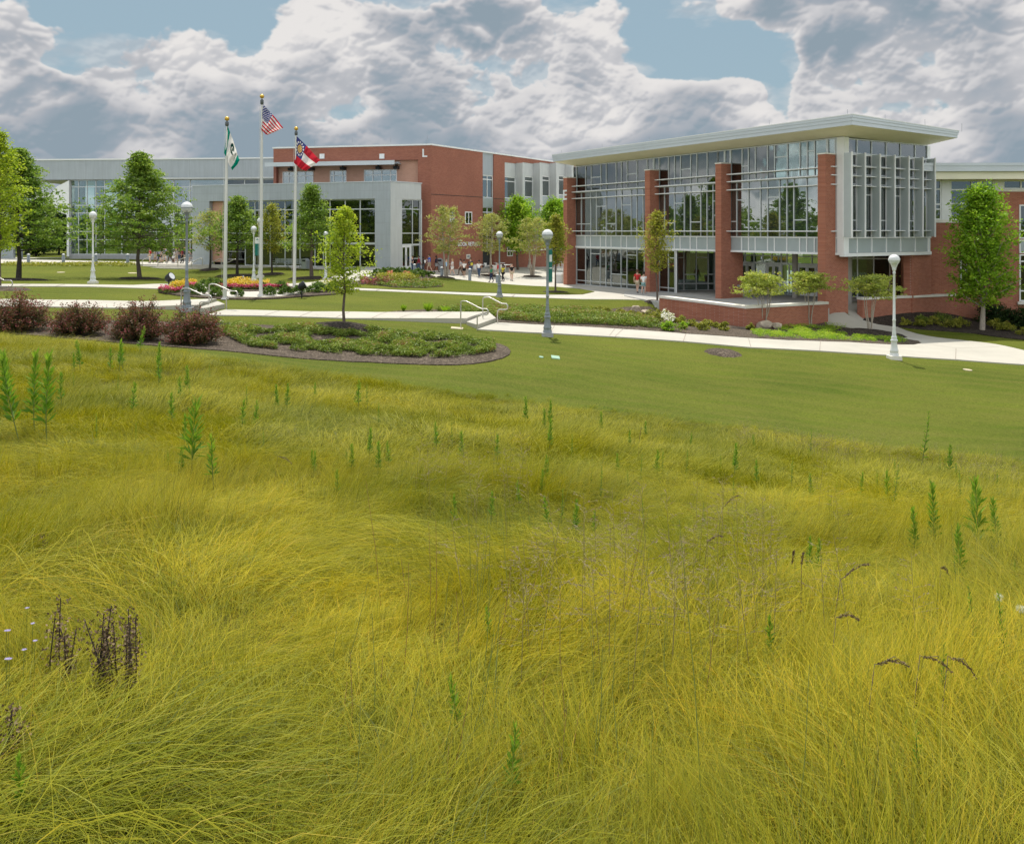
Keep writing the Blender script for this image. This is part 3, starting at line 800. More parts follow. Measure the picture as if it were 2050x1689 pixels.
def grid_glazing(fr, parent, u0, u1, z0, z1, w_, vs, hs, mw=0.07, extra=(), glassmat='glass_main', pane_name='glazing', frame_name='mullion_frame', edge=True, proud=0.06, frame_mat='mullion'):
    """one window: a sheet of glass in its frame. vs = u positions, hs = z positions, extra = (ua, ub, z) short transoms"""
    fm = MB()
    if edge:
        fm.fbox(fr, u0, u1, w_ - proud, w_ + .05, z0, z0 + mw); fm.fbox(fr, u0, u1, w_ - proud, w_ + .05, z1 - mw, z1)
        fm.fbox(fr, u0, u0 + mw, w_ - proud, w_ + .05, z0 + mw, z1 - mw); fm.fbox(fr, u1 - mw, u1, w_ - proud, w_ + .05, z0 + mw, z1 - mw)
    for u in vs:
        if u0 + mw < u < u1 - mw: fm.fbox(fr, u - mw / 2, u + mw / 2, w_ - proud, w_ + .045, z0 + mw * .9, z1 - mw * .9)
    for z in hs:
        if z0 + mw < z < z1 - mw: fm.fbox(fr, u0 + mw * .9, u1 - mw * .9, w_ - proud + .004, w_ + .04, z - mw / 2, z + mw / 2)
    for ua, ub, z in extra:
        if ub < u0 + .1 or ua > u1 - .1 or not (z0 < z < z1): continue
        ua, ub = max(ua, u0), min(ub, u1)
        fm.fbox(fr, ua + mw * .4, ub - mw * .4, w_ - proud + .006, w_ + .036, z - mw / 2, z + mw / 2)
    f = child(fm, frame_name, frame_mat, parent)
    g = MB(); g.fbox(fr, u0 + mw * .5, u1 - mw * .5, w_ - .006, w_ + .006, z0 + mw * .5, z1 - mw * .5)
    child(g, pane_name, glassmat, f)
    return f

def door(fr, parent, u0, u1, z0, z1, w_, leaves=2, mat='white_paint'):
    fm = MB(); t = .09
    fm.fbox(fr, u0, u1, w_ - .09, w_ + .03, z1 - t, z1)
    fm.fbox(fr, u0, u0 + t, w_ - .09, w_ + .03, z0, z1 - t); fm.fbox(fr, u1 - t, u1, w_ - .09, w_ + .03, z0, z1 - t)
    f = child(fm, 'door_frame', mat, parent)
    n = leaves; lw = (u1 - u0 - 2 * t) / n
    for i in range(n):
        a = u0 + t + i * lw + .01; b = a + lw - .02
        lf = MB(); s = .11
        lf.fbox(fr, a, a + s, w_ - .07, w_ + .01, z0 + .02, z1 - t - .01); lf.fbox(fr, b - s, b, w_ - .07, w_ + .01, z0 + .02, z1 - t - .01)
        lf.fbox(fr, a + s, b - s, w_ - .07, w_ + .01, z0 + .02, z0 + .27); lf.fbox(fr, a + s, b - s, w_ - .07, w_ + .01, z1 - t - .16, z1 - t - .01)
        d = child(lf, 'door', mat, parent)
        g = MB(); g.fbox(fr, a + s, b - s, w_ - .035, w_ - .025, z0 + .27, z1 - t - .16); child(g, 'door_pane', 'glass_dark', d)
        h = MB(); hu = b - s * .6 if i % 2 == 0 else a + s * .6
        h.tube([fr.p(hu, w_ - .13, z0 + .85), fr.p(hu, w_ - .13, z0 + 1.35)], .015, 6); h.fbox(fr, hu - .01, hu + .01, w_ - .13, w_ - .07, z0 + .9, z0 + .93); h.fbox(fr, hu - .01, hu + .01, w_ - .13, w_ - .07, z0 + 1.27, z0 + 1.3)
        child(h, 'handle', 'steel', d)

# ------------------------------------------------------------------ E: glass-fronted hall with brick piers
EU = (0.5198, -0.8543)
E = Frame(4.62, 76.4, *EU)                       # u towards the near corner, w into the building
UC = 28.8                                        # the glass corner
hall = empty('glass_fronted_hall', (0, 0, 0), 0, 'two storey glass fronted hall with red brick piers and a wide flat grey roof', 'building')
PIER_U = [0.0, E.u_at(1291), E.u_at(1432), E.u_at(1637)]
for i, u in enumerate(PIER_U):
    mb = MB(); wd = .58
    dp = .96
    mb.fbox(E, u, u + wd, 0, dp, -1.2, 9.57)
    if i >= 2: mb.fbox(E, u, u + wd, dp, 2.15, -1.2, 3.395)
    p = child(mb, 'brick_pier', 'brick_red', hall)
    cp_ = MB(); cp_.fbox(E, u - .03, u + wd + .03, -.03, dp, 9.573, 9.65); child(cp_, 'pier_cap', 'stone_cap', p)
    if i in (2,):
        q = MB(); q.fbox(E, u + wd + .003, u + wd + .12, 1.55, 1.72, .85, 1.0); q.ball(E.p(u + wd + .16, 1.64, .9), .07, 5); child(q, 'pier_light', 'metal_dark', p)
text_mesh('wall_letter', 'E', 1.25, 'white_paint', hall, E, .29, -.04, 8.0, .06, .02)
# glass storey by storey
ZB, ZS, ZL1, ZL2, ZL3, ZL4, ZT = 3.40, 4.37, 8.82, 8.30, 7.72, 4.82, 10.64
bays = [(PIER_U[0] + .58, PIER_U[1]), (PIER_U[1] + .58, PIER_U[2]), (PIER_U[2] + .58, PIER_U[3]), (PIER_U[3] + .58, UC - .45)]
c4 = lambda v: E.u_at(1100 + v / 4.2225, 1.0)
c5 = lambda v: E.u_at(1420 + v / 4.1, 1.0)
top_v = [c4(v) for v in (187, 232, 310, 357, 438, 484, 567, 612, 660, 744, 830, 880, 930, 1010, 1062, 1112, 1198, 1250, 1337, 1424, 1480, 1530)] + [c5(v) for v in (72, 127, 180, 273, 325, 382, 482, 540, 645, 747, 807, 868, 975, 1037)]
low_v = [[c4(v) for v in (272, 352, 400, 483, 565, 614, 694, 742, 796)], [c4(v) for v in (975, 1060, 1143, 1195, 1282, 1335, 1386)], [c5(v) for v in (228, 325, 423, 482, 580, 640, 697, 803)], [c5(1040)]]
spn_v = [[c4(v) for v in (305, 350, 434, 480, 524, 608, 656, 742)], [c4(v) for v in (1058, 1108, 1193, 1248, 1337)], [c5(v) for v in (268, 325, 380, 482, 538, 640, 745, 803, 866)], [c5(1040)]]
T = top_v
ext_top = [(c4(357), c4(438), 9.5), (c4(660), c4(744), 9.5), (c4(1112), c4(1198), 9.5), (c5(540), c5(645), 9.75), (c5(807), c5(868), 9.95), (c5(273), c5(325), 9.35)]
ext_low = [[(c4(230), c4(352), 5.45), (c4(400), c4(483), 6.95), (c4(483), c4(565), 5.45), (c4(614), c4(694), 6.98)],
           [(c4(975), c4(1060), 5.45), (c4(1060), c4(1143), 6.95), (c4(1195), c4(1282), 5.5), (c4(1386), c4(1404), 7.0)],
           [(c5(180), c5(228), 5.5), (c5(228), c5(325), 7.0), (c5(325), c5(423), 5.5), (c5(482), c5(580), 7.1), (c5(697), c5(803), 5.55)], []]
for i, (a, b) in enumerate(bays):
    a0 = a - .5 if i else a - .35; b0 = b + .02
    # clerestory runs behind the piers
    grid_glazing(E, hall, a - (.62 if i else .4), b - .04 if i < 3 else b, ZL2 + .02, ZT, 1.0, T, [ZL1], .075, ext_top if i < 4 else (), 'glass_clear', frame_name='window')
    grid_glazing(E, hall, a - .1, b + .1 if i < 3 else b, ZS + .02, ZL2, 1.0, low_v[i], [ZL3, ZL4], .075, ext_low[i], 'glass_main', frame_name='window')
    # spandrel
    s = MB(); s.fbox(E, a - .1, b + .1 if i < 3 else b, 1.0, 1.06, ZB + .08, ZS); sp = child(s, 'spandrel_panel', 'spandrel', hall)
    s = MB()
    for u in spn_v[i]: s.fbox(E, u - .035, u + .035, .94, .998, ZB + .08, ZS - .002)
    s.fbox(E, a - .1, b + .1 if i < 3 else b, .92, 1.0, ZS, ZS + .07); s.fbox(E, a - .12, b + .1 if i < 3 else b, .9, 1.2, ZB - .06, ZB + .08)
    child(s, 'trim', 'white_paint', sp)
    # sun ledges between the piers
    for z in (ZL1, ZL2, ZL3, ZL4):
        if z == ZL1 and i == 3: pass
        l = MB(); l.fbox(E, a - .15, b + (0.0 if i < 3 else 0), .5, .93, z - .03, z + .03)
        child(l, 'sun_ledge', 'white_paint', hall)
# ground floor glass, left bays
def zc(px, py): return E.z_at(px, py, 1.0)
g1v = [c4(v) for v in (232, 308, 352, 432, 480, 524, 608, 658, 742, 805)]
grid_glazing(E, hall, bays[0][0] - .1, PIER_U[1] + .05, .04, ZB - .06, 1.0, g1v, [.42], .07,
             [(c4(352), c4(432), 2.85), (c4(658), c4(742), 2.85), (bays[0][0], c4(308), 1.35), (c4(524), c4(658), 1.2)], 'glass_clear', frame_name='window')
u_jog = c4(1065)
grid_glazing(E, hall, PIER_U[1] + .5, u_jog, .04, ZB - .06, 1.0, [c4(930), c4(1008)], [.42], .07, [(c4(1008), u_jog, 2.75)], 'glass_clear', frame_name='window')
pj = MB(); ja = E.p(u_jog, 1.0, 0); jb = E.p(E.u_at(1355, 2.9), 2.9, 0); pj.prism([(ja[0], ja[1]), (ja[0] + .10, ja[1] - .02), (jb[0] + .10, jb[1] - .02), (jb[0], jb[1])], -.2, ZB - .06); child(pj, 'jamb', 'white_paint', hall)
# recessed entrance walls
A_ = E.p(E.u_at(1355, 2.9), 2.9, 0)[:2]; B_ = (16.3, 68.3); C_ = (22.4, 61.6); D_ = (30.2, 60.2)
def seg(a, b): return Frame(a[0], a[1], b[0] - a[0], b[1] - a[1]), math.hypot(b[0] - a[0], b[1] - a[1])
f1, l1 = seg(A_, B_); f2, l2 = seg(B_, C_); f3, l3 = seg(C_, D_)
q1 = lambda v: f1.u_at(1100 + v / 4.2225)
grid_glazing(f1, hall, 0, l1, .04, ZB, 0, [q1(1135), q1(1240), q1(1340)], [.62], .08, [(0, q1(1135), 2.7), (q1(1135), q1(1240), 1.35), (q1(1240), q1(1340), 2.7), (q1(1340), l1, 1.35)], 'glass_clear', frame_name='window')
q2 = lambda v: f2.u_at(1420 + v / 4.1)
D1 = (q2(258), q2(368)); D2 = (q2(470), q2(592)); D3 = (q2(722), q2(890))
grid_glazing(f2, hall, 0, l2, 2.38, ZB, 0, [q2(295), q2(368), q2(440), q2(515), q2(592), q2(638), q2(722), q2(845)], [2.95], .07, (), 'glass_clear', frame_name='window')
prev = 0
for (a, b) in (D1, D2, D3):
    a = max(a, .05); b = min(b, l2 - .1)
    if a - prev > .25: grid_glazing(f2, hall, prev, a, .04, 2.38, 0, [(prev + a) / 2] if a - prev > 1.2 else [], [.62], .08, (), 'glass_clear', frame_name='window')
    door(f2, hall, a, b, .04, 2.38, 0, 2); prev = b
if l2 - prev > .2: grid_glazing(f2, hall, prev, l2, .04, 2.38, 0, [], [.62], .08, (), 'glass_clear', frame_name='window')
q3 = lambda v: f3.u_at(1420 + v / 4.1)
grid_glazing(f3, hall, 0, l3, .04, ZB, 0, [q3(v) for v in (1215, 1348, 1480, 1610)], [.62, 2.85], .08, (), 'glass_dark', frame_name='window')
pc = MB(); pc.tube([f3.p(q3(1510), .9, 0.05), f3.p(q3(1510), .9, ZB)], .3, 20); child(pc, 'column', 'interior_pale', hall)
# near end wall with fins
G = E.p(UC, 1.0, 0)
E2 = Frame(G[0], G[1], -E.u[1] if False else E.w[0], E.w[1])
LE = 8.62
r5 = lambda v, w_=0.0: E2.u_at(1420 + v / 4.1, w_)
rv = [r5(v) for v in (1213, 1333, 1453, 1570, 1690)]
grid_glazing(E2, hall, .42, LE - .02, 9.62, 10.58, .05, rv, [], .075, (), 'glass_clear', frame_name='window')
zr = [8.82, 8.25, 7.7, 7.05, 5.45, 4.82]
grid_glazing(E2, hall, .42, LE - .02, ZS + .02, 9.62, .05, rv, [8.92, 8.35, 7.75, 4.85], .075, [(rv[0], rv[1], 7.1), (rv[2], rv[3], 7.1), (rv[1], rv[2], 5.5), (.5, rv[0], 5.5), (rv[3], rv[4], 5.5), (rv[4], LE, 7.1)], 'glass_main', frame_name='window')
mb = MB(); mb.fbox(E2, -.06, .40, -.06, .45, ZB - .06, ZT); child(mb, 'corner_post', 'white_paint', hall)
mb = MB(); mb.fbox(E2, LE - .02, LE + .26, -.02, .3, ZB - .06, ZT - .12); child(mb, 'corner_post', 'white_paint', hall)
s = MB(); s.fbox(E2, .40, LE - .02, .02, .08, ZB + .08, ZS); sp = child(s, 'spandrel_panel', 'spandrel', hall)
s = MB()
for u in rv: s.fbox(E2, u - .035, u + .035, -.03, .018, ZB + .08, ZS - .002)
s.fbox(E2, -.08, LE + .28, -.08, .2, ZS, ZS + .07); s.fbox(E2, -.08, LE + .28, -.1, .25, ZB - .15, ZB + .06)
child(s, 'trim', 'white_paint', sp)
for i, v in enumerate((1100, 1210, 1332, 1452, 1568, 1683, 1783)):
    u = r5(v, -.05)
    mb = MB(); mb.fbox(E2, u - .015, u + .015, -.62, -.10, ZS + .09, 9.62)
    mb2 = MB(); mb2.fbox(E2, u - .035, u + .035, -.70, -.62, ZS + .06, 9.66); mb2.fbox(E2, u - .03, u + .03, -.10, .0, ZS + .09, 9.64)
    f = child(mb2, 'sun_fin', 'white_paint', hall)
    child(mb, 'fin_blade', 'fin_metal' if i == 0 else 'glass_fin', f)
for z in (9.55, 8.82, 8.22, 7.62, 4.85):
    mb = MB()
    mb.fbox(E2, r5(1150, -.4), r5(1783, -.05), -.42 if z < 9 else -.1, -.03, z - .02, z + .02)
    child(mb, 'sun_ledge', 'white_paint', hall)
# pier under the far end
ua = E2.u_at(1826, .1); ub = E2.u_at(1864, .1)
mb = MB(); mb.fbox(E2, ua, ub, .08, .72, -1.4, ZB - .15); child(mb, 'brick_pier', 'brick_red', hall)
# far end wall, floors, ceiling, back wall (seen through the glass)
mb = MB(); mb.fbox(E, .3, .55, 1.1, 9.6, -.3, ZT); child(mb, 'end_wall', 'interior', hall)
mb = MB(); mb.fbox(E, .6, UC - .1, 1.08, 9.6, ZB, ZS - .05); child(mb, 'floor_slab', 'interior_pale', hall)
mb = MB(); mb.fbox(E, .6, UC - .2, 9.3, 9.6, ZS, 8.35); mb.fbox(E, .6, UC - .2, 9.3, 9.6, 9.75, 10.6)
u = .6
while u < UC - .4:
    mb.fbox(E, u, u + .28, 9.302, 9.598, 8.352, 9.748); u += 1.65
child(mb, 'back_wall', 'interior', hall)
mb = MB(); mb.fbox(E, .6, 17, 9.3, 9.6, -.2, 2.9); child(mb, 'back_wall', 'interior', hall)
for k, u in enumerate((5.0, 10.5, 16.0, 21.5, 26.0)):
    mb = MB(); mb.tube([E.p(u, 5.2, -.1), E.p(u, 5.2, ZB)], .2, 14); mb.tube([E.p(u, 5.2, ZS), E.p(u, 5.2, 10.5)], .2, 14); child(mb, 'column', 'interior_pale', hall)
for k, u in enumerate((4, 9, 13.5, 19, 24)):
    mb = MB(); mb.fbox(E, u, u + 1.4, 6.6, 6.8, ZS, 6.6); child(mb, 'interior_partition', 'interior', hall); mb = MB(); mb.fbox(E, u - 1.6, u - .2, 3.2, 3.9, ZS, 5.15); child(mb, 'interior_partition', 'interior_dark' if k % 2 else 'interior', hall)
# roof: deep fascia and sloping cream soffit
RU0, RU1, RW0, RW1 = -.2, 30.9, -1.0, 9.55
zt = lambda w_: 11.62 - .030 * (w_ - RW0)
zbm = lambda w_: 11.02 - .016 * (w_ - RW0)
def fascia(band, z0f, z1f, out_, nm, mat):
    mb = MB(); o = out_
    P = [(RU0 - o, RW0 - o), (RU1 + o, RW0 - o), (RU1 + o, RW1 + o), (RU0 - o, RW1 + o)]
    mb.v = []
    vs = [E.p(u, w_, z0f(w_)) for u, w_ in P] + [E.p(u, w_, z1f(w_)) for u, w_ in P]
    mb.hexa(vs); return child(mb, nm, mat, hall)
lerp = lambda k: (lambda w_: zbm(w_) + (zt(w_) - zbm(w_)) * k)
fascia(0, zbm, lerp(.40), 0, 'roof', 'fascia')
fascia(1, lerp(.40), lerp(.72), .035, 'fascia_band', 'fascia')
fascia(2, lerp(.72), lerp(.97), .065, 'fascia_band', 'fascia')
fascia(3, lerp(.97), lerp(1.06), .085, 'roof_edge', 'white_paint')
mb = MB()
inn = [(.55, 1.02), (UC - .02, 1.02), (UC - .02, 9.5), (.55, 9.5)]; out = [(RU0 + .01, RW0 + .01), (RU1 - .01, RW0 + .01), (RU1 - .01, RW1 - .01), (RU0 + .01, RW1 - .01)]
zi = lambda w_: 10.66 - .012 * (w_ - 1)
vs = [E.p(u, w_, zi(w_)) for u, w_ in inn] + [E.p(u, w_, zbm(w_) - .004) for u, w_ in out]
mb.add(vs, [(0, 1, 2, 3)] + [(i, (i + 1) % 4, 4 + (i + 1) % 4, 4 + i) for i in range(4)])
child(mb, 'soffit', 'soffit', hall)
for k in range(6):
    u = 1 + k * 5.9; mb = MB(); p = E.p(min(u, 30.8), RW0 + .1, 11.6); mb.tube([p, (p[0], p[1], 11.98)], .012, 5); child(mb, 'lightning_rod', 'metal_dark', hall)
for k in range(3):
    p = E.p(30.8, 2.2 + k * 4, 11.3); mb = MB(); mb.tube([p, (p[0], p[1], 11.85)], .012, 5); child(mb, 'lightning_rod', 'metal_dark', hall)
# indoor furniture glimpsed on the ground floor
for k, u in enumerate((3.0, 4.8, 6.4, 8.6)):
    t_ = E.p(u, 3.4 + .6 * (k % 2), 0)
    tb = empty('round_table', (t_[0], t_[1], .02), 0, ['small round table indoors behind the far end of the glass wall', 'small round table indoors beside the second glass pane', 'small round table indoors behind the middle of the glass bay', 'small round table indoors nearest the walking couple'][k], 'table')
    m1 = MB(); m1.lathe([(.5, .72), (.5, .76)], 16); child(m1, 'tabletop', 'interior_pale', tb)
    m1 = MB(); m1.lathe([(.26, 0), (.26, .03), (.04, .06), (.04, .72)], 12); child(m1, 'leg', 'metal_dark', tb)
# terrace slab in front of the hall
tp = [(9.95, 56.1), (13.45, 48.75), (18.9, 51.45), (19.7, 52.6), (21.6, 56.4), (24.4, 59.8), (31, 60.3), (33, 63), (24, 66), (17, 72), (12, 70), (9.0, 67.5), (8.3, 63)]
mb = MB(); mb.prism(tp, -1.6, 0.062); child(mb, 'terrace', 'terrace_concrete', None, kind='structure')
# polished floor inside
mb = MB(); mb.fbox(E, .6, 24.4, 1.05, 9.5, -.5, .075); child(mb, 'hall_floor', 'interior_pale', hall)

# ------------------------------------------------------------------ brick wing at the right
wing = empty('brick_wing', (0, 0, 0), 0, 'long brick wing with high strip windows beyond the round maple', 'building')
Wf = Frame(27.6, 57.75, 1.0, -0.02)
z_of = lambda py, px=1900: Wf.z_at(px, py)
mb = MB(); mb.fbox(Wf, .1, 22, 0, 9, -3, z_of(446)); mb.fbox(Wf, Wf.u_at(1972), 22, .0, .3, z_of(446), z_of(384)); child(mb, 'wall', 'brick_red', wing)
mb = MB(); mb.fbox(Wf, .1, Wf.u_at(1972), -.05, .2, z_of(446) + .002, z_of(440)); mb.fbox(Wf, Wf.u_at(1972) + .0, 22, -.05, .2, z_of(384) + .002, z_of(379.5)); child(mb, 'sill', 'stone_cap', wing)
zt0 = z_of(361)
def win(px0, px1, py0, py1, vpx=(), hpy=(), mat='glass_dark', w_=.04):
    z1 = z_of(py0) if py0 > 362 else zt0
    grid_glazing(Wf, wing, Wf.u_at(px0), Wf.u_at(px1), z_of(py1), z1, w_, [Wf.u_at(v) for v in vpx], [z_of(v) for v in hpy], .09, (), mat, frame_name='window', proud=.05, frame_mat='white_paint')
win(1862, 1884.5, 361, 440, (), (379, 409, 419))
win(1902, 1972, 361, 440, (1945,), (380, 408))
win(1972.2, 1990, 361, 379, (), ())
win(2008, 2080, 361, 379, (2044,), ())
win(2080.4, 2140, 361, 379, (2110,), ())
mb = MB(); mb.fbox(Wf, Wf.u_at(1885), Wf.u_at(1901.6), -.02, .2, z_of(440), zt0); child(mb, 'infill_panel', 'white_paint', wing)
mb = MB(); mb.fbox(Wf, Wf.u_at(1990.3), Wf.u_at(2007.7), -.02, .2, z_of(379) + .003, zt0); child(mb, 'infill_panel', 'white_paint', wing)
# soffit, fascia
mb = MB(); mb.fbox(Wf, .2, 22, -1.3, 9, zt0, zt0 + .5); child(mb, 'soffit', 'soffit', wing)
mb = MB(); mb.fbox(Wf, -.3, 22, -1.5, 9.2, zt0 + .503, zt0 + .86); mb.fbox(Wf, -.3, 22, -1.54, 9.2, zt0 + .863, zt0 + 1.06); child(mb, 'roof', 'fascia', wing)
for px, r in ((2042, (410, 478, (), (462,), 'glass_dark')), (2042, (480, 507, (), (), 'spandrel')), (2042, (509, 603, (), (523, 582), 'glass_dark'))):
    grid_glazing(Wf, wing, Wf.u_at(2040), Wf.u_at(2100), z_of(r[1]), z_of(r[0]), -.03, [], [z_of(v) for v in r[3]], .09, (), r[4], frame_name='window', proud=.03, frame_mat='white_paint')
mb = MB(); mb.fbox(Wf, Wf.u_at(2036), Wf.u_at(2105), -.12, -.002, z_of(609), z_of(603.5)); child(mb, 'sill', 'stone_cap', wing)
grid_glazing(Wf, wing, Wf.u_at(1922), Wf.u_at(1937), z_of(583), z_of(541), -.02, [], [], .08, (), 'glass_dark', frame_name='window', proud=.03, frame_mat='white_paint')
grid_glazing(Wf, wing, Wf.u_at(1922), Wf.u_at(1937), z_of(541), z_of(520), -.02, [], [], .08, (), 'glass_dark', frame_name='window', proud=.03, frame_mat='white_paint')

# ------------------------------------------------------------------ low brick seat walls with pale caps
def seat_wall(name, pts, z1, z0, thick, label, group=None):
    t_ = empty(name, (0, 0, 0), 0, label, 'wall', group)
    bm_, cm_ = MB(), MB()
    n = len(pts)
    def off(i, d):
        p = Vector(pts[i]); ds = []
        if i > 0: ds.append((p - Vector(pts[i - 1])).normalized())
        if i < n - 1: ds.append((Vector(pts[i + 1]) - p).normalized())
        ns = [Vector((-a.y, a.x)) for a in ds]; b = sum(ns, Vector((0, 0))).normalized()
        return p + b * d / max(.4, b.dot(ns[0]))
    o = [off(i, 0) for i in range(n)]; q = [off(i, thick) for i in range(n)]
    oc = [off(i, -.05) for i in range(n)]; qc = [off(i, thick + .05) for i in range(n)]
    bm_.prism([tuple(v) for v in o] + [tuple(v) for v in q[::-1]], z0, z1)
    cm_.prism([tuple(v) for v in oc] + [tuple(v) for v in qc[::-1]], z1 + .002, z1 + .14)
    w1 = child(bm_, 'brickwork', 'brick_red', t_); child(cm_, 'cap', 'stone_cap', t_)
    return t_
seat_wall('seat_wall', [(9.71, 56.0), (13.29, 48.3), (19.1, 51.3)], .42, -1.6, .5, 'angled low brick wall with a white cap in front of the terrace')
seat_wall('seat_wall', [(22.46, 54.4), (31.9, 58.5)], .42, -2.2, .45, 'straight low brick wall with a white cap right of the ramp')
seat_wall('seat_wall', [(29.4, 61.0), (31.5, 59.0)], .42, -1.0, .4, 'short brick wall with a pale cap behind the straight one, against the wing')

# ------------------------------------------------------------------ white clad block
blk = empty('metal_clad_block', (0, 0, 0), 0, 'low pale grey metal clad block with tall dark glass front', 'building')
Wc = Frame(-33.58, 89.2, 22.0, -8.2); LW = math.hypot(22.0, 8.2)
zw = lambda px, py, w_=0: Wc.z_at(px, py, w_)
zt_ = 9.52; zg = 7.93; ug0 = Wc.u_at(419); ug1 = Wc.u_at(750.5)
mb = MB()
mb.fbox(Wc, 0, LW, 0, .7, zg, zt_); mb.fbox(Wc, 0, ug0, 0, .7, .4, zg - .001); mb.fbox(Wc, ug1, LW - .01, 0, .7, .8, zg - .001)
mb.fbox(Wc, 0, LW - .5, .71, 10, zg + .2, zt_ - .25)
child(mb, 'cladding', 'metal_panel', blk)
mb = MB(); mb.fbox(Wc, -.06, LW + .05, -.06, .76, zt_ + .002, zt_ + .09); child(mb, 'coping', 'fascia', blk)
# panel joints
mb = MB()
for k in range(1, 12): mb.fbox(Wc, k * LW / 12 - .012, k * LW / 12 + .012, -.004, -.001, zg + .02, zt_)
for z in (8.7,): mb.fbox(Wc, .02, LW - .02, -.0045, -.0012, z - .01, z + .01)
for z in (2.3, 3.4, 4.5, 5.6, 6.7, 7.85): mb.fbox(Wc, ug1 + .05, LW - .05, -.0045, -.0012, z - .01, z + .01); mb.fbox(Wc, .05, ug0 - .05, -.0045, -.0012, z - .01, z + .01)
child(mb, 'panel_joint', 'metal_dark', blk)
mb = MB(); mb.fbox(Wc, ug0, Wc.u_at(441), .5, .7, 1.6, zg - .002); child(mb, 'tan_panel', 'brick_salmon', blk)
cx = lambda v: Wc.u_at(350 + v / 3.942, .6)
grid_glazing(Wc, blk, Wc.u_at(441, .6), ug1 + .2, zw(640, 487, .6) , zg, .6, [cx(v) for v in (400, 515, 635, 755, 872, 990, 1108, 1227, 1347, 1465)], [zw(740, 418.5, .6), zw(740, 467, .6)], .10, (), 'glass_dark', frame_name='window')
zlow = zw(640, 487, .6)
grid_glazing(Wc, blk, cx(555), ug1 + .2, 1.25, zlow, .6, [cx(v) for v in (635, 755, 872, 990, 1108, 1175, 1227, 1347, 1465)], [], .10, (), 'glass_dark', frame_name='window')
grid_glazing(Wc, blk, Wc.u_at(441, 4), cx(560), 1.7, zlow, 4.0, [cx(v) for v in (400, 440, 490)], [2.6], .10, (), 'glass_dark', frame_name='window')
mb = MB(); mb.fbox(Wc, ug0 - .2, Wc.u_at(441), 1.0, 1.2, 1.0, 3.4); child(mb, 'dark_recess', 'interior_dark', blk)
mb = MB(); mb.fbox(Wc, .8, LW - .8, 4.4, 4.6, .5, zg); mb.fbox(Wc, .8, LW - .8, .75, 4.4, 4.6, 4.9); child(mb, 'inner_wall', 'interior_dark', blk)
mb = MB(); mb.fbox(Wc, cx(540), LW, .3, .75, .5, 1.25); child(mb, 'plinth', 'curb', blk)
Wr = Frame(-11.58, 81.0, 1198, 1700); LR = 4.4
mb = MB()
ur0 = Wr.u_at(805)
mb.fbox(Wr, 0.002, LR, 0, .7, zg, zt_ - .001); mb.fbox(Wr, .001, ur0, .001, .7, .8, zg - .001); mb.fbox(Wr, LR - .01, LR + .12, 0, .7, .8, zg)
child(mb, 'return_cladding', 'metal_panel_pale', blk)
mb = MB(); mb.fbox(Wr, 0, LR + .1, -.06, .76, zt_ + .003, zt_ + .092); child(mb, 'coping', 'fascia', blk)
zr_ = lambda py: Wr.z_at(830, py)
dr0, dr1 = Wr.u_at(806.5), Wr.u_at(825)
grid_glazing(Wr, blk, ur0, LR - .01, zr_(490), zg, .2, [Wr.u_at(828)], [zr_(419), zr_(467)], .09, (), 'glass_dark', frame_name='window')
grid_glazing(Wr, blk, dr1, LR - .01, 1.1, zr_(490), .2, [Wr.u_at(829)], [2.1], .09, (), 'glass_dark', frame_name='window')
door(Wr, blk, ur0, dr1, 1.12, zr_(490), .2, 2)
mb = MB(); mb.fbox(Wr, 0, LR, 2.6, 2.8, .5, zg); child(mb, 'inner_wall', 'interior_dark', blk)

# ------------------------------------------------------------------ L: brick library
lib = empty('brick_library', (0, 0, 0), 0, 'three storey red brick building with the letter L at its top corner', 'building')
L1 = Frame(-25.2, 89.7, 17.0, -3.7); LL = math.hypot(17.0, 3.7)
L2 = Frame(-8.2, 86.0, .534, .845); L2L = 32.0
ZTL = 13.5
zl = lambda px, py: L1.z_at(px, py)
z2 = lambda px, py: L2.z_at(px, py)
us0, us1 = L1.u_at(553), L1.u_at(836.5)
zs_top = zl(800, 320.5)
mb = MB()
mb.fbox(L1, 0, LL, 0, .8, zs_top, ZTL); mb.fbox(L1, us1, LL - .001, 0, .8, .3, zs_top - .001); mb.fbox(L1, 0, us0, 0, .8, 3, zs_top - .001)
child(mb, 'wall', 'brick_library', lib)
mb = MB(); mb.fbox(L1, us0, us1, .5, .8, 8.0, zs_top - .002); child(mb, 'recessed_wall', 'brick_salmon', lib)
p0, p1, p2, p3 = L1.p(0, .8, 0), L1.p(LL, .8, 0), L2.p(L2L, .3, 0), L2.p(L2L, 22, 0)
mb = MB(); mb.prism([L1.p(0.1, .81, 0)[:2], L2.p(.5, .95, 0)[:2], L2.p(L2L - .2, .95, 0)[:2], L2.p(L2L - .2, 18, 0)[:2], L1.p(.1, 16, 0)[:2]], 12.6, 13.2); child(mb, 'roof_deck', 'metal_dark', lib)
mb = MB(); mb.fbox(L1, -.08, LL + .06, -.08, .9, ZTL + .002, ZTL + .16); mb.fbox(L2, .0, L2L, -.08, .9, ZTL + .003, ZTL + .165); child(mb, 'coping', 'white_paint', lib)
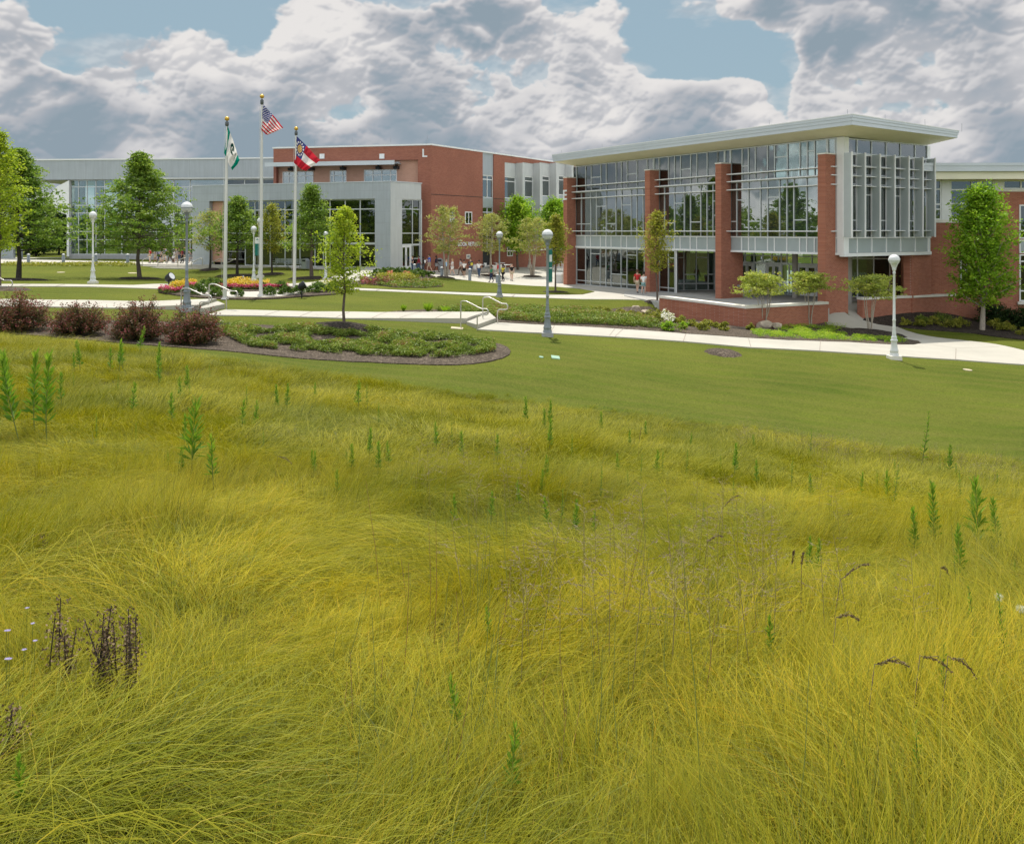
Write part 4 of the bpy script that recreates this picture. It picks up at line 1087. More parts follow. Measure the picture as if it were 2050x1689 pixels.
# canopy
uc0, uc1 = L1.u_at(547), L1.u_at(800)
zc1 = zl(700, 328) 
mb = MB(); mb.fbox(L1, uc0 + .1, uc1, -1.7, .5, zc1 - .12, zc1 - .02); mb.fbox(L1, uc0, uc1 + .1, -1.85, -1.7, zc1 - .30, zc1 + .12); can = child(mb, 'canopy', 'fascia', lib)
mb = MB(); mb.fbox(L1, uc1, uc1 + .35, -1.2, -.9, zc1 - .10, zc1); child(mb, 'bracket', 'metal_dark', can)
for v in (915, 1075, 1325, 1605, 1745):
    u = L1.u_at(350 + v / 3.942); mb = MB(); mb.fbox(L1, u - .22, u + .22, -.25, .42, zc1 - .62, zc1 - .33); mb.fbox(L1, u - .06, u + .06, -.08, .08, zc1 - .33, zc1 - .12); child(mb, 'canopy_light', 'black_paint', lib)
lc = lambda v: L1.u_at(350 + v / 3.942)
def lwin(v0, v1, y0, y1, vs, hs):
    grid_glazing(L1, lib, lc(v0), lc(v1), zl(350 + (v0 + v1) / 2 / 3.942, y1), zl(350 + (v0 + v1) / 2 / 3.942, y0), .48, [lc(v) for v in vs], [zl(350 + (v0 + v1) / 2 / 3.942, h) for h in hs], .09, (), 'glass_main', frame_name='window', frame_mat='white_paint')
lwin(835, 1078, 343, 372, (885, 950, 1015), (352,))
lwin(1210, 1340, 341, 370, (1240, 1310), (351,))
lwin(1480, 1740, 339, 368, (1550, 1620, 1690), (350,))
for v in (1164, 1636):
    u = lc(v); z = zl(350 + v / 3.942, 180 + 525 / 3.942); mb = MB(); mb.fbox(L1, u - .26, u + .26, -.12, -.002, z - .25, z + .25); child(mb, 'wall_light', 'white_paint', lib)
text_mesh('wall_letter', 'L', 1.15, 'white_paint', lib, L1, L1.u_at(850), -.03, zl(850, 307.5), .06, .02)
for v in (813, 1095, 1393, 1697, 1985):
    u = lc(v); p = L1.p(u, .3, ZTL + .1); mb = MB(); mb.tube([p, (p[0], p[1], p[2] + .9)], [.022, .010], 5); child(mb, 'lightning_rod', 'metal_dark', lib)
# right face with tall bays
k2 = lambda v: L2.u_at(760 + v / 4.69)
seams = []
bays2 = [(1175, 1280, 1303), (1342, 1445, 1470), (1503, 1600, 1625), (1650, 1745, 1768)]
pa0, pa1 = k2(968), k2(1072)
zz = lambda v, y: z2(760 + v / 4.69, 240 + y / 4.69)
mb = MB(); prevu = 0.001
segs = [(pa0, pa1, -1, ZTL)] + [(k2(a), k2(c), 3.6, zz(a, 398)) for a, b, c in bays2]
for a, b, zb_, ztp in segs:
    mb.fbox(L2, prevu, a, 0, .9, -.5, ZTL - .001)
    if zb_ > 0: mb.fbox(L2, a + .001, b - .001, 0.001, .9, -.5, zb_)
    if ztp < ZTL: mb.fbox(L2, a + .001, b - .001, 0.001, .9, ztp, ZTL - .001)
    prevu = b
mb.fbox(L2, prevu, L2L, 0, .9, -.5, ZTL - .001)
child(mb, 'wall', 'brick_library', lib)
mb = MB(); mb.fbox(L2, pa0, pa1, .1, .3, zz(1020, 520), ZTL); child(mb, 'metal_infill', 'metal_panel', lib)
grid_glazing(L2, lib, pa0, pa1, 2.6, zz(1020, 520), .2, [(pa0 + pa1) / 2], [zz(1020, v) for v in (560, 730, 822, 868, 1035)], .10, (), 'glass_main', frame_name='window', frame_mat='white_paint')
mb = MB(); mb.fbox(L2, pa0, pa1, .3, .5, .4, 2.6); child(mb, 'doorway_shade', 'black_paint', lib)  # flat black panel stands in for the shade inside the door opening
mb = MB(); mb.fbox(L2, pa0 + .1, pa1 - .1, .05, .18, zz(1020, 822), zz(1020, 732)); child(mb, 'spandrel_panel', 'spandrel', lib)
for i, (a, b, c) in enumerate(bays2):
    ztp = zz(a, 398); zA = zz(a, 398) - (zz(1175, 398) - zz(1175, 530)); zB = zA - (zz(1175, 535) - zz(1175, 740)); zC = zB - (zz(1175, 745) - zz(1175, 830))
    mb = MB(); mb.fbox(L2, k2(a), k2(b), .05, .2, zA, ztp); child(mb, 'infill_panel', 'metal_panel_pale', lib)
    grid_glazing(L2, lib, k2(a), k2(b), zB, zA, .15, [], [zA - .55], .10, (), 'glass_main', frame_name='window', frame_mat='white_paint')
    mb = MB(); mb.fbox(L2, k2(a), k2(b), .05, .2, zC, zB); child(mb, 'spandrel_panel', 'spandrel', lib)
    grid_glazing(L2, lib, k2(a), k2(b), 3.62, zC, .15, [], [zC - .6], .10, (), 'glass_dark', frame_name='window', frame_mat='white_paint')
    mb = MB(); mb.fbox(L2, k2(b), k2(c), -.9, .3, 3.62, ztp + .05); child(mb, 'sun_fin', 'metal_panel_pale', lib)
mb = MB(); mb.fbox(L2, .002, pa0, -.012, -.003, zz(700, 715), zz(700, 709)); mb.fbox(L2, pa1, k2(1172), -.012, -.003, zz(1120, 745), zz(1120, 740)); child(mb, 'string_course', 'interior_dark', lib)
for a, b, y0, y1 in ((658, 697, 852, 962), (800, 865, 862, 980), (1195, 1248, 1190, 1282)):
    mb_ = grid_glazing(L2, lib, k2(a), k2(b), zz(a, y1), zz(a, y0), -.02, [(k2(a) + k2(b)) / 2], [], .10, (), 'glass_dark', frame_name='window', proud=.04, frame_mat='white_paint')
mb = MB(); mb.fbox(L2, k2(1172), k2(1700), -.35, -.002, 2.45, 2.6); child(mb, 'ledge', 'stone_cap', lib)
text_mesh('wall_lettering', 'BOOK RETURN', .60, 'white_paint', lib, L2, (k2(790) + k2(886)) / 2, -.03, zz(838, 1168), .04, .01)
mb = MB(); mb.fbox(L2, k2(740), k2(762), -.2, -.002, zz(750, 1137), zz(750, 1128)); child(mb, 'wall_light', 'white_paint', lib)
mb = MB(); mb.fbox(L2, k2(812), k2(846), -.08, -.002, zz(828, 1305), zz(828, 1262)); bd = child(mb, 'book_drop', 'stone_cap', lib)
mb = MB(); mb.fbox(L2, k2(818), k2(840), -.10, -.081, zz(828, 1292), zz(828, 1272)); child(mb, 'slot', 'metal_dark', bd)

# ------------------------------------------------------------------ long curved grey building at the left
cur = empty('grey_glass_hall', (0, 0, 0), 0, 'long grey hall with a deep smooth roof band over a full height glass wall', 'building')
ppx = [(-60, 106), (40, 105.6), (137, 105), (240, 104.5), (344, 104), (450, 103.3), (560, 102.5)]
PT = [((a - CX) / F * d, d) for a, d in ppx]
z_b = 11.15
mb = MB(); mj = MB(); mt = MB()
for i in range(1, len(PT) - 1):
    fr, l = seg(PT[i], PT[i + 1])
    e = .0
    mb.fbox(fr, -.02, l, 0, .8, z_b, 13.55)
    mt.fbox(fr, -.02, l + .02, -.12, .9, 13.552, 13.72)
    n = int(l / 2.2)
    for k in range(1, n + 1): mj.fbox(fr, k * l / n - .012, k * l / n + .012, -.006, -.001, z_b, 13.55)
child(mb, 'roof_band', 'metal_panel', cur); child(mt, 'roof_edge', 'white_paint', cur); child(mj, 'panel_joint', 'metal_dark', cur)
mb = MB(); mb.prism([PT[1], PT[3], PT[6], (PT[6][0], 119), (PT[1][0], 119)], z_b - .0, z_b + .2); child(mb, 'ceiling', 'metal_panel_pale', cur)
for i in range(2, 5):
    fr, l = seg(PT[i], PT[i + 1])
    vs = [fr.u_at(px) for px in (137, 153, 170, 188, 205.5, 240, 275, 309.5, 344, 377)]
    zz_ = lambda py: fr.z_at((ppx[i][0] + ppx[i + 1][0]) / 2, py)
    grid_glazing(fr, cur, 0, l, 1.9, z_b, .5, [v for v in vs if .1 < v < l - .1], [zz_(v) for v in (374, 411, 426.5, 463.5, 480)], .09, (), 'glass_clear' if i == 2 else 'glass_main', frame_name='window', frame_mat='mullion', edge=True)
    mb = MB(); mb.fbox(fr, 0, l, .2, .8, .8, 1.9); child(mb, 'plinth', 'curb', cur)
fr, l = seg(PT[5], PT[6])
grid_glazing(fr, cur, 0, l, 9.6, z_b, .5, [l * k / 3 for k in (1, 2)], [], .12, (), 'glass_dark', frame_name='window')
fr, l = seg(PT[4], PT[5])
for px in (160, 200, 262, 330):
    X = (px - CX) / F * 107; mb = MB(); mb.tube([(X, 107, 1.4), (X, 107, z_b)], .62, 18); child(mb, 'column', 'interior_pale', cur)
mb = MB()
a, b = ((235 - CX) / F * 114, 114), (PT[6][0], 112)
fr, l = seg(a, b); mb.fbox(fr, 0, l, 0, .3, 1, z_b - .01); child(mb, 'inner_wall', 'interior', cur)
# passage at the left end: raking white fin and grey walls
f0 = Frame((112 - CX) / F * 104.6, 104.6, 1, 0)
zf = lambda py: CAMZ - (py - HZ) / F * 104.6
xx = lambda px: (px - CX) / F * 104.6
mb = MB()
vs = [(xx(84), zf(402)), (xx(112), zf(373)), (xx(135.5), zf(361)), (xx(135.5), zf(514)), (xx(131), zf(514)), (xx(131), zf(430)), (xx(84), zf(412))]
mb.add([(x, 104.9, z) for x, z in vs] + [(x, 105.6, z) for x, z in vs], [tuple(range(6, -1, -1)), tuple(range(7, 14))] + [(i, (i + 1) % 7, 7 + (i + 1) % 7, 7 + i) for i in range(7)])
child(mb, 'raking_fin', 'white_paint', cur)
mb = MB(); mb.box(xx(-60), xx(32), 104.0, 104.5, 1, zf(470)); mb.box(xx(41), xx(46), 104.0, 104.6, 1, z_b - .01); mb.box(xx(-60), xx(20), 104.51, 105, 1, z_b - .01); child(mb, 'end_wall', 'metal_panel', cur)
# ================================================================== VEGETATION
def leaf_mesh(name, C, L, Wd, mat, parent=None, tint=None, up=0.5, Dv=None, bend=0.0, **kw):
    """C (n,3) leaf centres; L, Wd sizes; Dv optional long-axis directions. One mesh of small separate leaves."""
    n = len(C); r = RNG
    C = np.asarray(C, np.float32)
    if Dv is None:
        a = r.uniform(0, 2 * math.pi, n); e = r.normal(-0.15, 0.45, n)
        Dv = np.stack([np.cos(a) * np.cos(e), np.sin(a) * np.cos(e), np.sin(e)], -1)
    Dv = Dv / np.linalg.norm(Dv, axis=1, keepdims=True)
    N0 = r.normal(0, 1, (n, 3)) * (1 - up) + np.array([0, 0, 1.0]) * up * 1.6
    S = np.cross(Dv, N0); S /= np.maximum(np.linalg.norm(S, axis=1, keepdims=True), 1e-6)
    Nn = np.cross(S, Dv)
    L = (np.asarray(L) * r.uniform(.7, 1.3, n))[:, None]; Wd = (np.asarray(Wd) * r.uniform(.75, 1.25, n))[:, None]
    v = np.stack([C - Dv * L * .5, C + S * Wd * .5 - Nn * bend * Wd, C + Dv * L * .5, C - S * Wd * .5 - Nn * bend * Wd], 1).reshape(-1, 3).astype(np.float32)
    me = bpy.data.meshes.new(name)
    me.vertices.add(4 * n); me.vertices.foreach_set('co', v.ravel())
    me.loops.add(4 * n); me.loops.foreach_set('vertex_index', np.arange(4 * n, dtype=np.int32))
    me.polygons.add(n); me.polygons.foreach_set('loop_start', np.arange(0, 4 * n, 4, dtype=np.int32))
    me.update(calc_edges=True)
    if tint is None: tint = r.uniform(0, 1, n)
    me.attributes.new('tint', 'FLOAT', 'FACE').data.foreach_set('value', np.clip(tint, 0, 1).astype(np.float32))
    me.materials.append(M[mat])
    o = bpy.data.objects.new(name, me); COL.objects.link(o)
    if parent is not None: o.parent = parent
    return tag(o, **kw)

def tree(loc, H, Rx, zc, prof, leaf, bark, label, n_br=46, clus=8, per=20, leafL=.15, leafW=.07, sig=.22, flat=.55, pitch=(.1, .5), tr=.12, seed=1, group=None, name='tree', droop=0.0, stems=1, cat='tree', start=.35, lean=0):
    """H height, Rx crown half width, zc height of the lowest foliage, prof(t) relative radius from crown base (0) to top (1)"""
    r = np.random.default_rng(seed)
    root = empty(name, tuple(loc), r.uniform(0, 6.28), label, cat, group)
    tk = MB(); P = []; T = []
    def wob(k): return (r.normal(0, .006 * H), r.normal(0, .006 * H))
    for s_ in range(stems):
        if stems == 1:
            pts = [(0, 0, -.15)]; m = 6
            for i in range(1, m + 1):
                w_ = wob(i); pts.append((w_[0] * (i < m), w_[1] * (i < m), H * .93 * i / m))
            base = lambda z: (0, 0)
        else:
            a = 2 * math.pi * s_ / stems + r.uniform(-.3, .3); sp = Rx * .33
            pts = [(.08 * math.cos(a), .08 * math.sin(a), -.1)]
            for i in range(1, 6): pts.append((math.cos(a) * sp * (i / 5) ** .8 + r.normal(0, .03), math.sin(a) * sp * (i / 5) ** .8 + r.normal(0, .03), H * .82 * i / 5))
        k = len(pts) - 1
        tk.tube(pts, [tr * (1.25 if i == 0 else 1) * (1 - .88 * (i / k)) + .006 for i in range(k + 1)], 8)
        nb = n_br // stems
        for b in range(nb):
            t = ((b + r.uniform(0, 1)) / nb) ** .9
            z = zc + (H - zc) * t * .97
            f = min(max(z / (H * (.93 if stems == 1 else .82)), 0), 1) * k; i = min(int(f), k - 1); q = f - i
            o = np.array(pts[i]) * (1 - q) + np.array(pts[i + 1]) * q
            o[2] = z
            a = b * 2.39996 + r.uniform(-.4, .4)
            ph = pitch[0] + (pitch[1] - pitch[0]) * t + r.normal(0, .1)
            ln = Rx * prof(t) * r.uniform(.62, 1.25) * 1.12
            if stems > 1: ln *= .8
            d = np.array([math.cos(a) * math.cos(ph), math.sin(a) * math.cos(ph), math.sin(ph)])
            zst = o - d * 0
            zst = o + np.array([0, 0, -math.sin(ph) * ln * .5])
            zst[2] = max(zst[2], zc * .8)
            pl = [zst, zst + d * ln * .5 + r.normal(0, .03 * ln, 3), zst + d * ln + r.normal(0, .04 * ln, 3) + np.array([0, 0, -droop * ln])]
            rb = tr * .30 * (1 - t * .75) + .006
            tk.tube([tuple(x) for x in pl], [rb, rb * .6, rb * .18], 5, False)
            ct = r.uniform(0, 1)
            for c_ in range(clus):
                s2 = start + (1.06 - start) * ((c_ + r.uniform(0, 1)) / clus) ** .62
                p = pl[0] * (1 - s2) ** 2 + 2 * pl[1] * s2 * (1 - s2) + pl[2] * s2 * s2 if s2 < 1 else pl[2]
                side = r.normal(0, 1, 3) * np.array([1, 1, .40]) * ln * .20 * s2
                cc = p + side
                m_ = max(3, int(per * r.uniform(.3, 1.3)))
                sg = sig * r.uniform(.45, 1.15)
                P.append(cc + r.normal(0, 1, (m_, 3)) * np.array([sg, sg, sg * flat]))
                T.append(np.clip(.5 * ct + .5 * r.uniform(0, 1) + r.normal(0, .16, m_), 0, 1) * .62 + .38 * r.uniform(0, 1, m_))
    child(tk, 'trunk', bark, root)
    P = np.concatenate(P); T = np.concatenate(T)
    leaf_mesh('crown', P, leafL, leafW, leaf, root, T, up=.45)
    return root

def base_of(px, py, dmin=20):
    g = ground(px, py, dmin); return g, F / g.y
cone = lambda t: (1.0 - t) ** 1.05 * min(1, (t + .14) * 3.5) * 1.12 + .03
oval = lambda t: max(.08, math.sin(math.pi * min(max(t * .92 + .08, 0), 1)) ** .7)
egg = lambda t: max(.10, (math.sin(math.pi * (t ** .8 * .93 + .05))) ** .75)
vase = lambda t: .55 + .45 * t
def place_tree(px, pyb, pyt, hw, pyc, prof, **kw):
    g, s = base_of(px, pyb)
    return tree((g.x, g.y, g.z + .03), (pyb - pyt) / s, hw / s, (pyb - pyc) / s, prof, **kw)

place_tree(280, 558, 303, 98, 500, cone, leaf='leaf_oak', bark='trunk', label='broad pyramidal oak with layered branches, left of the flagpoles', n_br=120, clus=10, per=22, leafL=.27, leafW=.13, sig=.30, flat=.38, pitch=(-.05, .7), tr=.16, seed=3)
place_tree(37, 560, 296, 100, 498, cone, leaf='leaf_oak', bark='trunk_dark', label='tall dark trunked oak near the left edge of the lawn', n_br=120, clus=10, per=22, leafL=.25, leafW=.13, sig=.30, flat=.38, pitch=(-.05, .7), tr=.17, seed=4)
place_tree(-2, 574, 262, 52, 505, egg, leaf='leaf_lime', bark='trunk', label='yellow green tree cut off by the left edge of the photo', n_br=60, clus=8, per=18, leafL=.17, leafW=.10, sig=.22, flat=.7, pitch=(.5, 1.1), tr=.10, seed=5)
place_tree(690, 658, 416, 47, 590, egg, leaf='leaf_lime', bark='trunk', label='young lime green maple with a thin trunk in front of the flower bed', n_br=60, clus=8, per=15, leafL=.105, leafW=.075, sig=.12, flat=.7, pitch=(.25, 1.0), tr=.055, seed=6, start=.25)
place_tree(475, 552, 394, 58, 500, cone, leaf='leaf_oak', bark='trunk_dark', label='small oak behind the left flagpole', n_br=60, clus=8, per=22, leafL=.22, leafW=.11, sig=.30, flat=.5, pitch=(0, .7), tr=.13, seed=7)
place_tree(420, 540, 425, 36, 500, oval, leaf='leaf_birch', bark='trunk_dark', label='thin olive tree between the lamp and the left flagpole', n_br=36, clus=7, per=16, leafL=.20, leafW=.10, sig=.28, flat=.6, pitch=(.3, .9), tr=.10, seed=8)
place_tree(545, 549, 410, 30, 505, oval, leaf='leaf_olive', bark='trunk_dark', label='slender bronze tinted tree between the two right flagpoles', n_br=50, clus=7, per=14, leafL=.18, leafW=.10, sig=.25, flat=.7, pitch=(.4, 1.1), tr=.08, seed=9)
place_tree(624, 557, 370, 52, 500, cone, leaf='leaf_oak', bark='trunk', label='pyramidal oak right of the flagpoles beside the lime maple', n_br=75, clus=9, per=22, leafL=.21, leafW=.10, sig=.30, flat=.45, pitch=(0, .7), tr=.15, seed=10)
bk = dict(leaf='leaf_birch', bark='trunk_pale', clus=7, leafL=.25, leafW=.075, sig=.20, flat=.6, droop=.12, cat='tree', name='river_birch', group='pale birches on the plaza')
place_tree(893, 557, 414, 42, 508, oval, label='pale two stemmed birch on the plaza in front of the brick corner', n_br=60, per=12, pitch=(.1, .9), tr=.10, seed=11, stems=2, **bk)
place_tree(983, 553, 428, 42, 505, oval, label='pale birch on the plaza behind the picnic tables', n_br=64, per=12, pitch=(.0, .8), tr=.10, seed=12, stems=2, **bk)
place_tree(1066, 554, 436, 38, 508, oval, label='pale three stemmed birch in a small bed on the right of the plaza', n_br=60, per=12, pitch=(.1, .8), tr=.10, seed=13, stems=3, **bk)
place_tree(1037, 541, 398, 36, 500, oval, leaf='leaf_bright', bark='trunk', label='dense bright green maple behind the pale birches', n_br=60, clus=9, per=26, leafL=.26, leafW=.16, sig=.40, flat=.8, pitch=(.3, 1.0), tr=.14, seed=14)
place_tree(1112, 541, 402, 32, 500, oval, leaf='leaf_bright', bark='trunk', label='dense bright green maple half hidden by the end brick pier', n_br=55, clus=9, per=26, leafL=.26, leafW=.16, sig=.40, flat=.8, pitch=(.3, 1.0), tr=.14, seed=15)
place_tree(1112, 586, 432, 25, 530, egg, leaf='leaf_olive', bark='trunk', label='slender olive tree on the lawn tip left of the E pier', n_br=60, clus=7, per=13, leafL=.15, leafW=.10, sig=.17, flat=.8, pitch=(.6, 1.2), tr=.07, seed=16)
place_tree(1316, 606, 424, 36, 545, egg, leaf='leaf_olive', bark='trunk', label='slender tree with bronze tips in front of the second brick pier', n_br=70, clus=7, per=12, leafL=.14, leafW=.09, sig=.16, flat=.8, pitch=(.5, 1.15), tr=.06, seed=17, start=.2)
mp = lambda t: max(.15, math.sin(math.pi * (t * .80 + .14)) ** .55)
place_tree(1966, 662, 380, 66, 606, mp, leaf='leaf_bright', bark='trunk_pale', label='dense egg shaped maple in front of the brick wing', n_br=150, clus=9, per=20, leafL=.19, leafW=.12, sig=.21, flat=.8, pitch=(.5, 1.2), tr=.14, seed=18, start=.3)
cm = dict(leaf='leaf_crape', bark='trunk_pale', clus=8, per=13, leafL=.13, leafW=.085, sig=.12, flat=.45, stems=5, n_br=60, pitch=(.0, .35), tr=.035, name='crape_myrtle', group='crape myrtles by the seat walls', start=.2)
um = lambda t: 1.0 - .45 * t
place_tree(1530, 658, 551, 52, 590, um, label='crape myrtle with many bare stems at the corner of the angled wall', seed=19, **cm)
place_tree(1622, 652, 548, 43, 586, um, label='crape myrtle at the ramp end of the angled wall', seed=20, **cm)
place_tree(1742, 669, 555, 50, 592, um, label='crape myrtle at the left end of the straight wall, beside the lamp', seed=21, **cm)
# trees beyond the passage at the far left
for i, (px, d, h, rx) in enumerate([(52, 128, 7.0, 3.4), (88, 132, 8.2, 4.0), (118, 126, 6.4, 3.0), (20, 135, 8.0, 4.0), (150, 138, 7.5, 4.0), (72, 118, 3.0, 1.6)]):
    x = (px - CX) / F * d
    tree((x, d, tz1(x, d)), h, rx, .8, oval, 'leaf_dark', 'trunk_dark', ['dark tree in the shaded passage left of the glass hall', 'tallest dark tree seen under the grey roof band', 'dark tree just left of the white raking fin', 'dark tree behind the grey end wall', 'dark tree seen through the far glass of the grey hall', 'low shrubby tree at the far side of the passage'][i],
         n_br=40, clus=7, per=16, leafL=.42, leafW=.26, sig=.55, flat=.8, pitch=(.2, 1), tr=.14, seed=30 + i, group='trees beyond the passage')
for px, py, r_, ry in [(280, 558.5, 1.9, 1.2), (37, 561, 2.2, 1.3), (475, 552.5, 2.0, 1.2), (420, 540.5, 1.0, 1.0), (545, 549.5, 1.2, 1.0), (624, 557.5, 2.0, 1.4), (1066, 554.5, 1.1, .9), (983, 553, 1.2, 1), (893, 557, .9, .9), (1112, 586.5, 1.1, .9), (1316, 606.5, .9, .8)]:
    ring(px, py, r_, ry, .12, 'mulch_black', .05)
ring(1447, 707, .75, .75, .10, 'mulch', .03)
ring(690, 659, 1.5, .9, .20, 'mulch_black', .05)
ring(1742, 671, 2.2, 1.0, .28, 'mulch_black', .05)
ring(12, 580, 1.4, 1.2, .08, 'mulch', .04)
ring(1530, 664, 2.2, .9, .14, 'mulch_black', .05)

# ------------------------------------------------------------------ shrubs
def shrub(loc, rx, h, leaf, label, cat='shrub', name='shrub', n=900, L=.07, Wd=.045, seed=1, group=None, spiky=0.0, shell=.55, twigs=True, up=.3):
    r = np.random.default_rng(seed)
    root = empty(name, tuple(loc), r.uniform(0, 6), label, cat, group)
    nl = max(8, n // 40); P = []; T = []
    tw = MB()
    for k in range(nl):
        a = r.uniform(0, 2 * math.pi); e = math.asin(min(.98, r.uniform(0.02, 1)))
        rad = r.uniform(shell, 1.0)
        k2_ = 1 + (spiky * r.uniform(0, 1) ** 3 if spiky else 0)
        c = np.array([math.cos(a) * math.cos(e) * rx * rad, math.sin(a) * math.cos(e) * rx * rad, math.sin(e) * h * rad * k2_ * .92 + .06 * h])
        m_ = int(n / nl * r.uniform(.5, 1.5)) + 1
        if spiky:
            d = c / (np.linalg.norm(c) + 1e-6) + np.array([0, 0, .5]); d /= np.linalg.norm(d)
            s = r.uniform(-.5, .6, (m_, 1)) * rx * .42
            P.append(c + d * s + r.normal(0, 1, (m_, 3)) * rx * .055)
            T.append(np.clip(.25 + s[:, 0] / (rx * .42) * .55 + r.normal(0, .22, m_), 0, 1))
            tw.tube([(0, 0, 0), tuple(c * .6), tuple(c + d * rx * .2)], [.012, .008, .004], 4, False)
        else:
            sg = rx * .13
            P.append(c + r.normal(0, 1, (m_, 3)) * np.array([sg, sg, sg * .8])); T.append(np.clip(r.uniform(.15, .75) + r.normal(0, .2, m_), 0, 1))
            if twigs and k % 3 == 0: tw.tube([(0, 0, 0), tuple(c * .8)], [.012, .005], 4, False)
    P = np.concatenate(P); P[:, 2] = np.maximum(P[:, 2], .02)
    if tw.v: child(tw, 'stems', 'trunk_dark', root)
    leaf_mesh('foliage', P, L, Wd, leaf, root, np.concatenate(T), up=up)
    return root
def put_shrub(px, pyb, wpx, hpx, *a, lift=.08, **kw):
    g, s = base_of(px, pyb); return shrub((g.x, g.y, g.z + lift), wpx / 2 / s, hpx / s, *a, **kw)
for i, (px, py, wd, hh, lb) in enumerate([(38, 664, 124, 62, 'purple leaved shrub at the left edge of the big mulch bed'), (160, 671, 104, 50, 'purple leaved shrub second from the left in the big mulch bed'),
                                         (278, 681, 110, 58, 'purple leaved shrub third from the left, with a tall tuft on top'), (386, 690, 116, 60, 'purple leaved shrub at the right end of the row, in front of the lamp')]):
    put_shrub(px, py, wd, hh, 'leaf_purple', lb, name='purple_shrub', n=13000, L=.068, Wd=.036, seed=40 + i, group='purple shrubs in the mulch bed', spiky=.30 + .12 * (i % 3), shell=.42)
box = [(425, 585, 34, 26), (392, 592, 34, 24), (413, 579, 26, 18), (437, 579, 28, 20), (433, 596, 26, 17), (475, 596, 26, 17), (541, 592.5, 26, 17), (571, 590.5, 26, 17), (562, 580.5, 24, 15), (595, 590, 26, 16), (627, 587.5, 30, 17), (645, 586.5, 30, 20), (667, 585, 26, 18), (524, 581, 22, 13), (637, 577, 18, 12), (376, 588, 22, 14)]
blab = ['large round box shrub behind the front lamp', 'round box shrub in front of the pink flowers', 'low box shrub beside the lamp shaft', 'dark round box shrub framed by the left handrail', 'low box shrub between the handrails', 'low box shrub under the right handrail', 'box shrub just right of the tallest flagpole', 'box shrub midway between tallest and right flagpoles',
        'box shrub behind the pair right of the tallest flagpole', 'box shrub at the foot of the right flagpole', 'box shrub right of the black floodlight', 'biggest box shrub right of the floodlight', 'last box shrub at the right end of the flag bed', 'box shrub at the right end of the yellow flowers', 'small box shrub at the back of the right cluster', 'small box shrub at the left end of the flag bed']
for i, (px, py, wd, hh) in enumerate(box):
    put_shrub(px, py, wd, hh, 'leaf_boxwood', blab[i], name='box_shrub', n=1500, L=.085, Wd=.055, seed=60 + i, group='clipped box shrubs round the flagpoles', shell=.75, twigs=False)
k = 0
for px, py in [(757, 550), (768, 549), (781, 548), (794, 547), (806, 547.5), (818, 548), (764, 554), (776, 553), (790, 552), (803, 552.5), (815, 553), (829, 552.5), (838, 550), (846, 553), (861, 553), (826, 557), (840, 557), (751, 554), (852, 556)]:
    put_shrub(px, py, 19, 11, 'leaf_boxwood', 'small clipped box shrub massed with others in the island flower bed' if k != 14 else 'last small box shrub at the right tip of the island bed', name='box_shrub', n=420, L=.15, Wd=.10, seed=90 + k, group='small box shrubs massed in the island bed' if k != 14 else None, shell=.7, twigs=False, lift=.12); k += 1
gold = [(1195, 627, 28, 14), (1215, 630, 24, 13), (1240, 633, 26, 15), (1275, 641, 34, 18), (1300, 644, 34, 20), (1318, 632, 24, 12), (1314, 648, 30, 18), (1345, 650, 22, 16), (1365, 650, 26, 16), (1371, 661, 24, 15), (1388, 656, 24, 16), (1406, 663, 30, 20), (1412, 655, 22, 14), (1432, 659, 24, 15), (1450, 664, 26, 16), (1339, 664, 34, 18), (1502, 663, 20, 13), (1330, 637, 22, 13), (1258, 636, 22, 12)]
gl = ['yellow green shrub at the left end of the wall planting', 'second yellow green shrub from the left of the wall planting', 'yellow green shrub left of the sandstone rocks', 'large golden shrub in front of the sandstone rocks', 'large golden shrub right of the sandstone rocks', 'small golden shrub at the left foot of the wall', 'golden shrub behind the white flowers',
      'small golden shrub right of the white flowers', 'golden shrub close to the brick wall, above the roundest one', 'green round shrub near the path, right of the white flowers', 'golden shrub in the middle of the row along the wall', 'roundest bright shrub nearest the path', 'golden shrub behind the roundest one', 'golden shrub second from the right of the row',
      'golden shrub at the right end of the row by the wall corner', 'spreading green shrub under the white flowers', 'small golden shrub below the wall corner beside the boulder', 'golden shrub touching the left end of the wall', 'small golden shrub just left of the rocks']
for i, (px, py, wd, hh) in enumerate(gold):
    put_shrub(px, py, wd, hh, 'leaf_gold' if i not in (9, 15) else 'leaf_bright', gl[i], name='golden_shrub', n=1000, L=.085, Wd=.045, seed=120 + i, group='yellow green shrubs along the angled wall', shell=.5)
rt = [(1812, 652, 26, 14), (1842, 655, 28, 14), (1870, 652, 30, 18), (1905, 657, 40, 18), (1925, 655, 36, 20), (1990, 659, 36, 20), (2012, 664, 36, 18), (2048, 672, 34, 20), (1880, 644, 50, 14), (1850, 645, 40, 12)]
rl = ['low yellow green shrub nearest the ramp end of the straight wall', 'low yellow green shrub second along the straight wall', 'mid green shrub by the middle of the straight wall', 'yellow green shrub left of the round maple trunk', 'taller shrub close to the round maple trunk on its left', 'yellow green shrub just right of the round maple trunk', 'yellow green shrub in front of the dark hedge shrubs', 'yellow green shrub at the right edge of the photo',
      'dark low shrub against the middle of the straight wall', 'dark low shrub against the left of the straight wall']
for i, (px, py, wd, hh) in enumerate(rt):
    put_shrub(px, py, wd, hh, 'leaf_gold' if i < 8 else 'leaf_juniper', rl[i], name='golden_shrub' if i < 8 else 'low_shrub', n=800, L=.10, Wd=.05, seed=150 + i, group='shrubs below the straight wall', shell=.5)
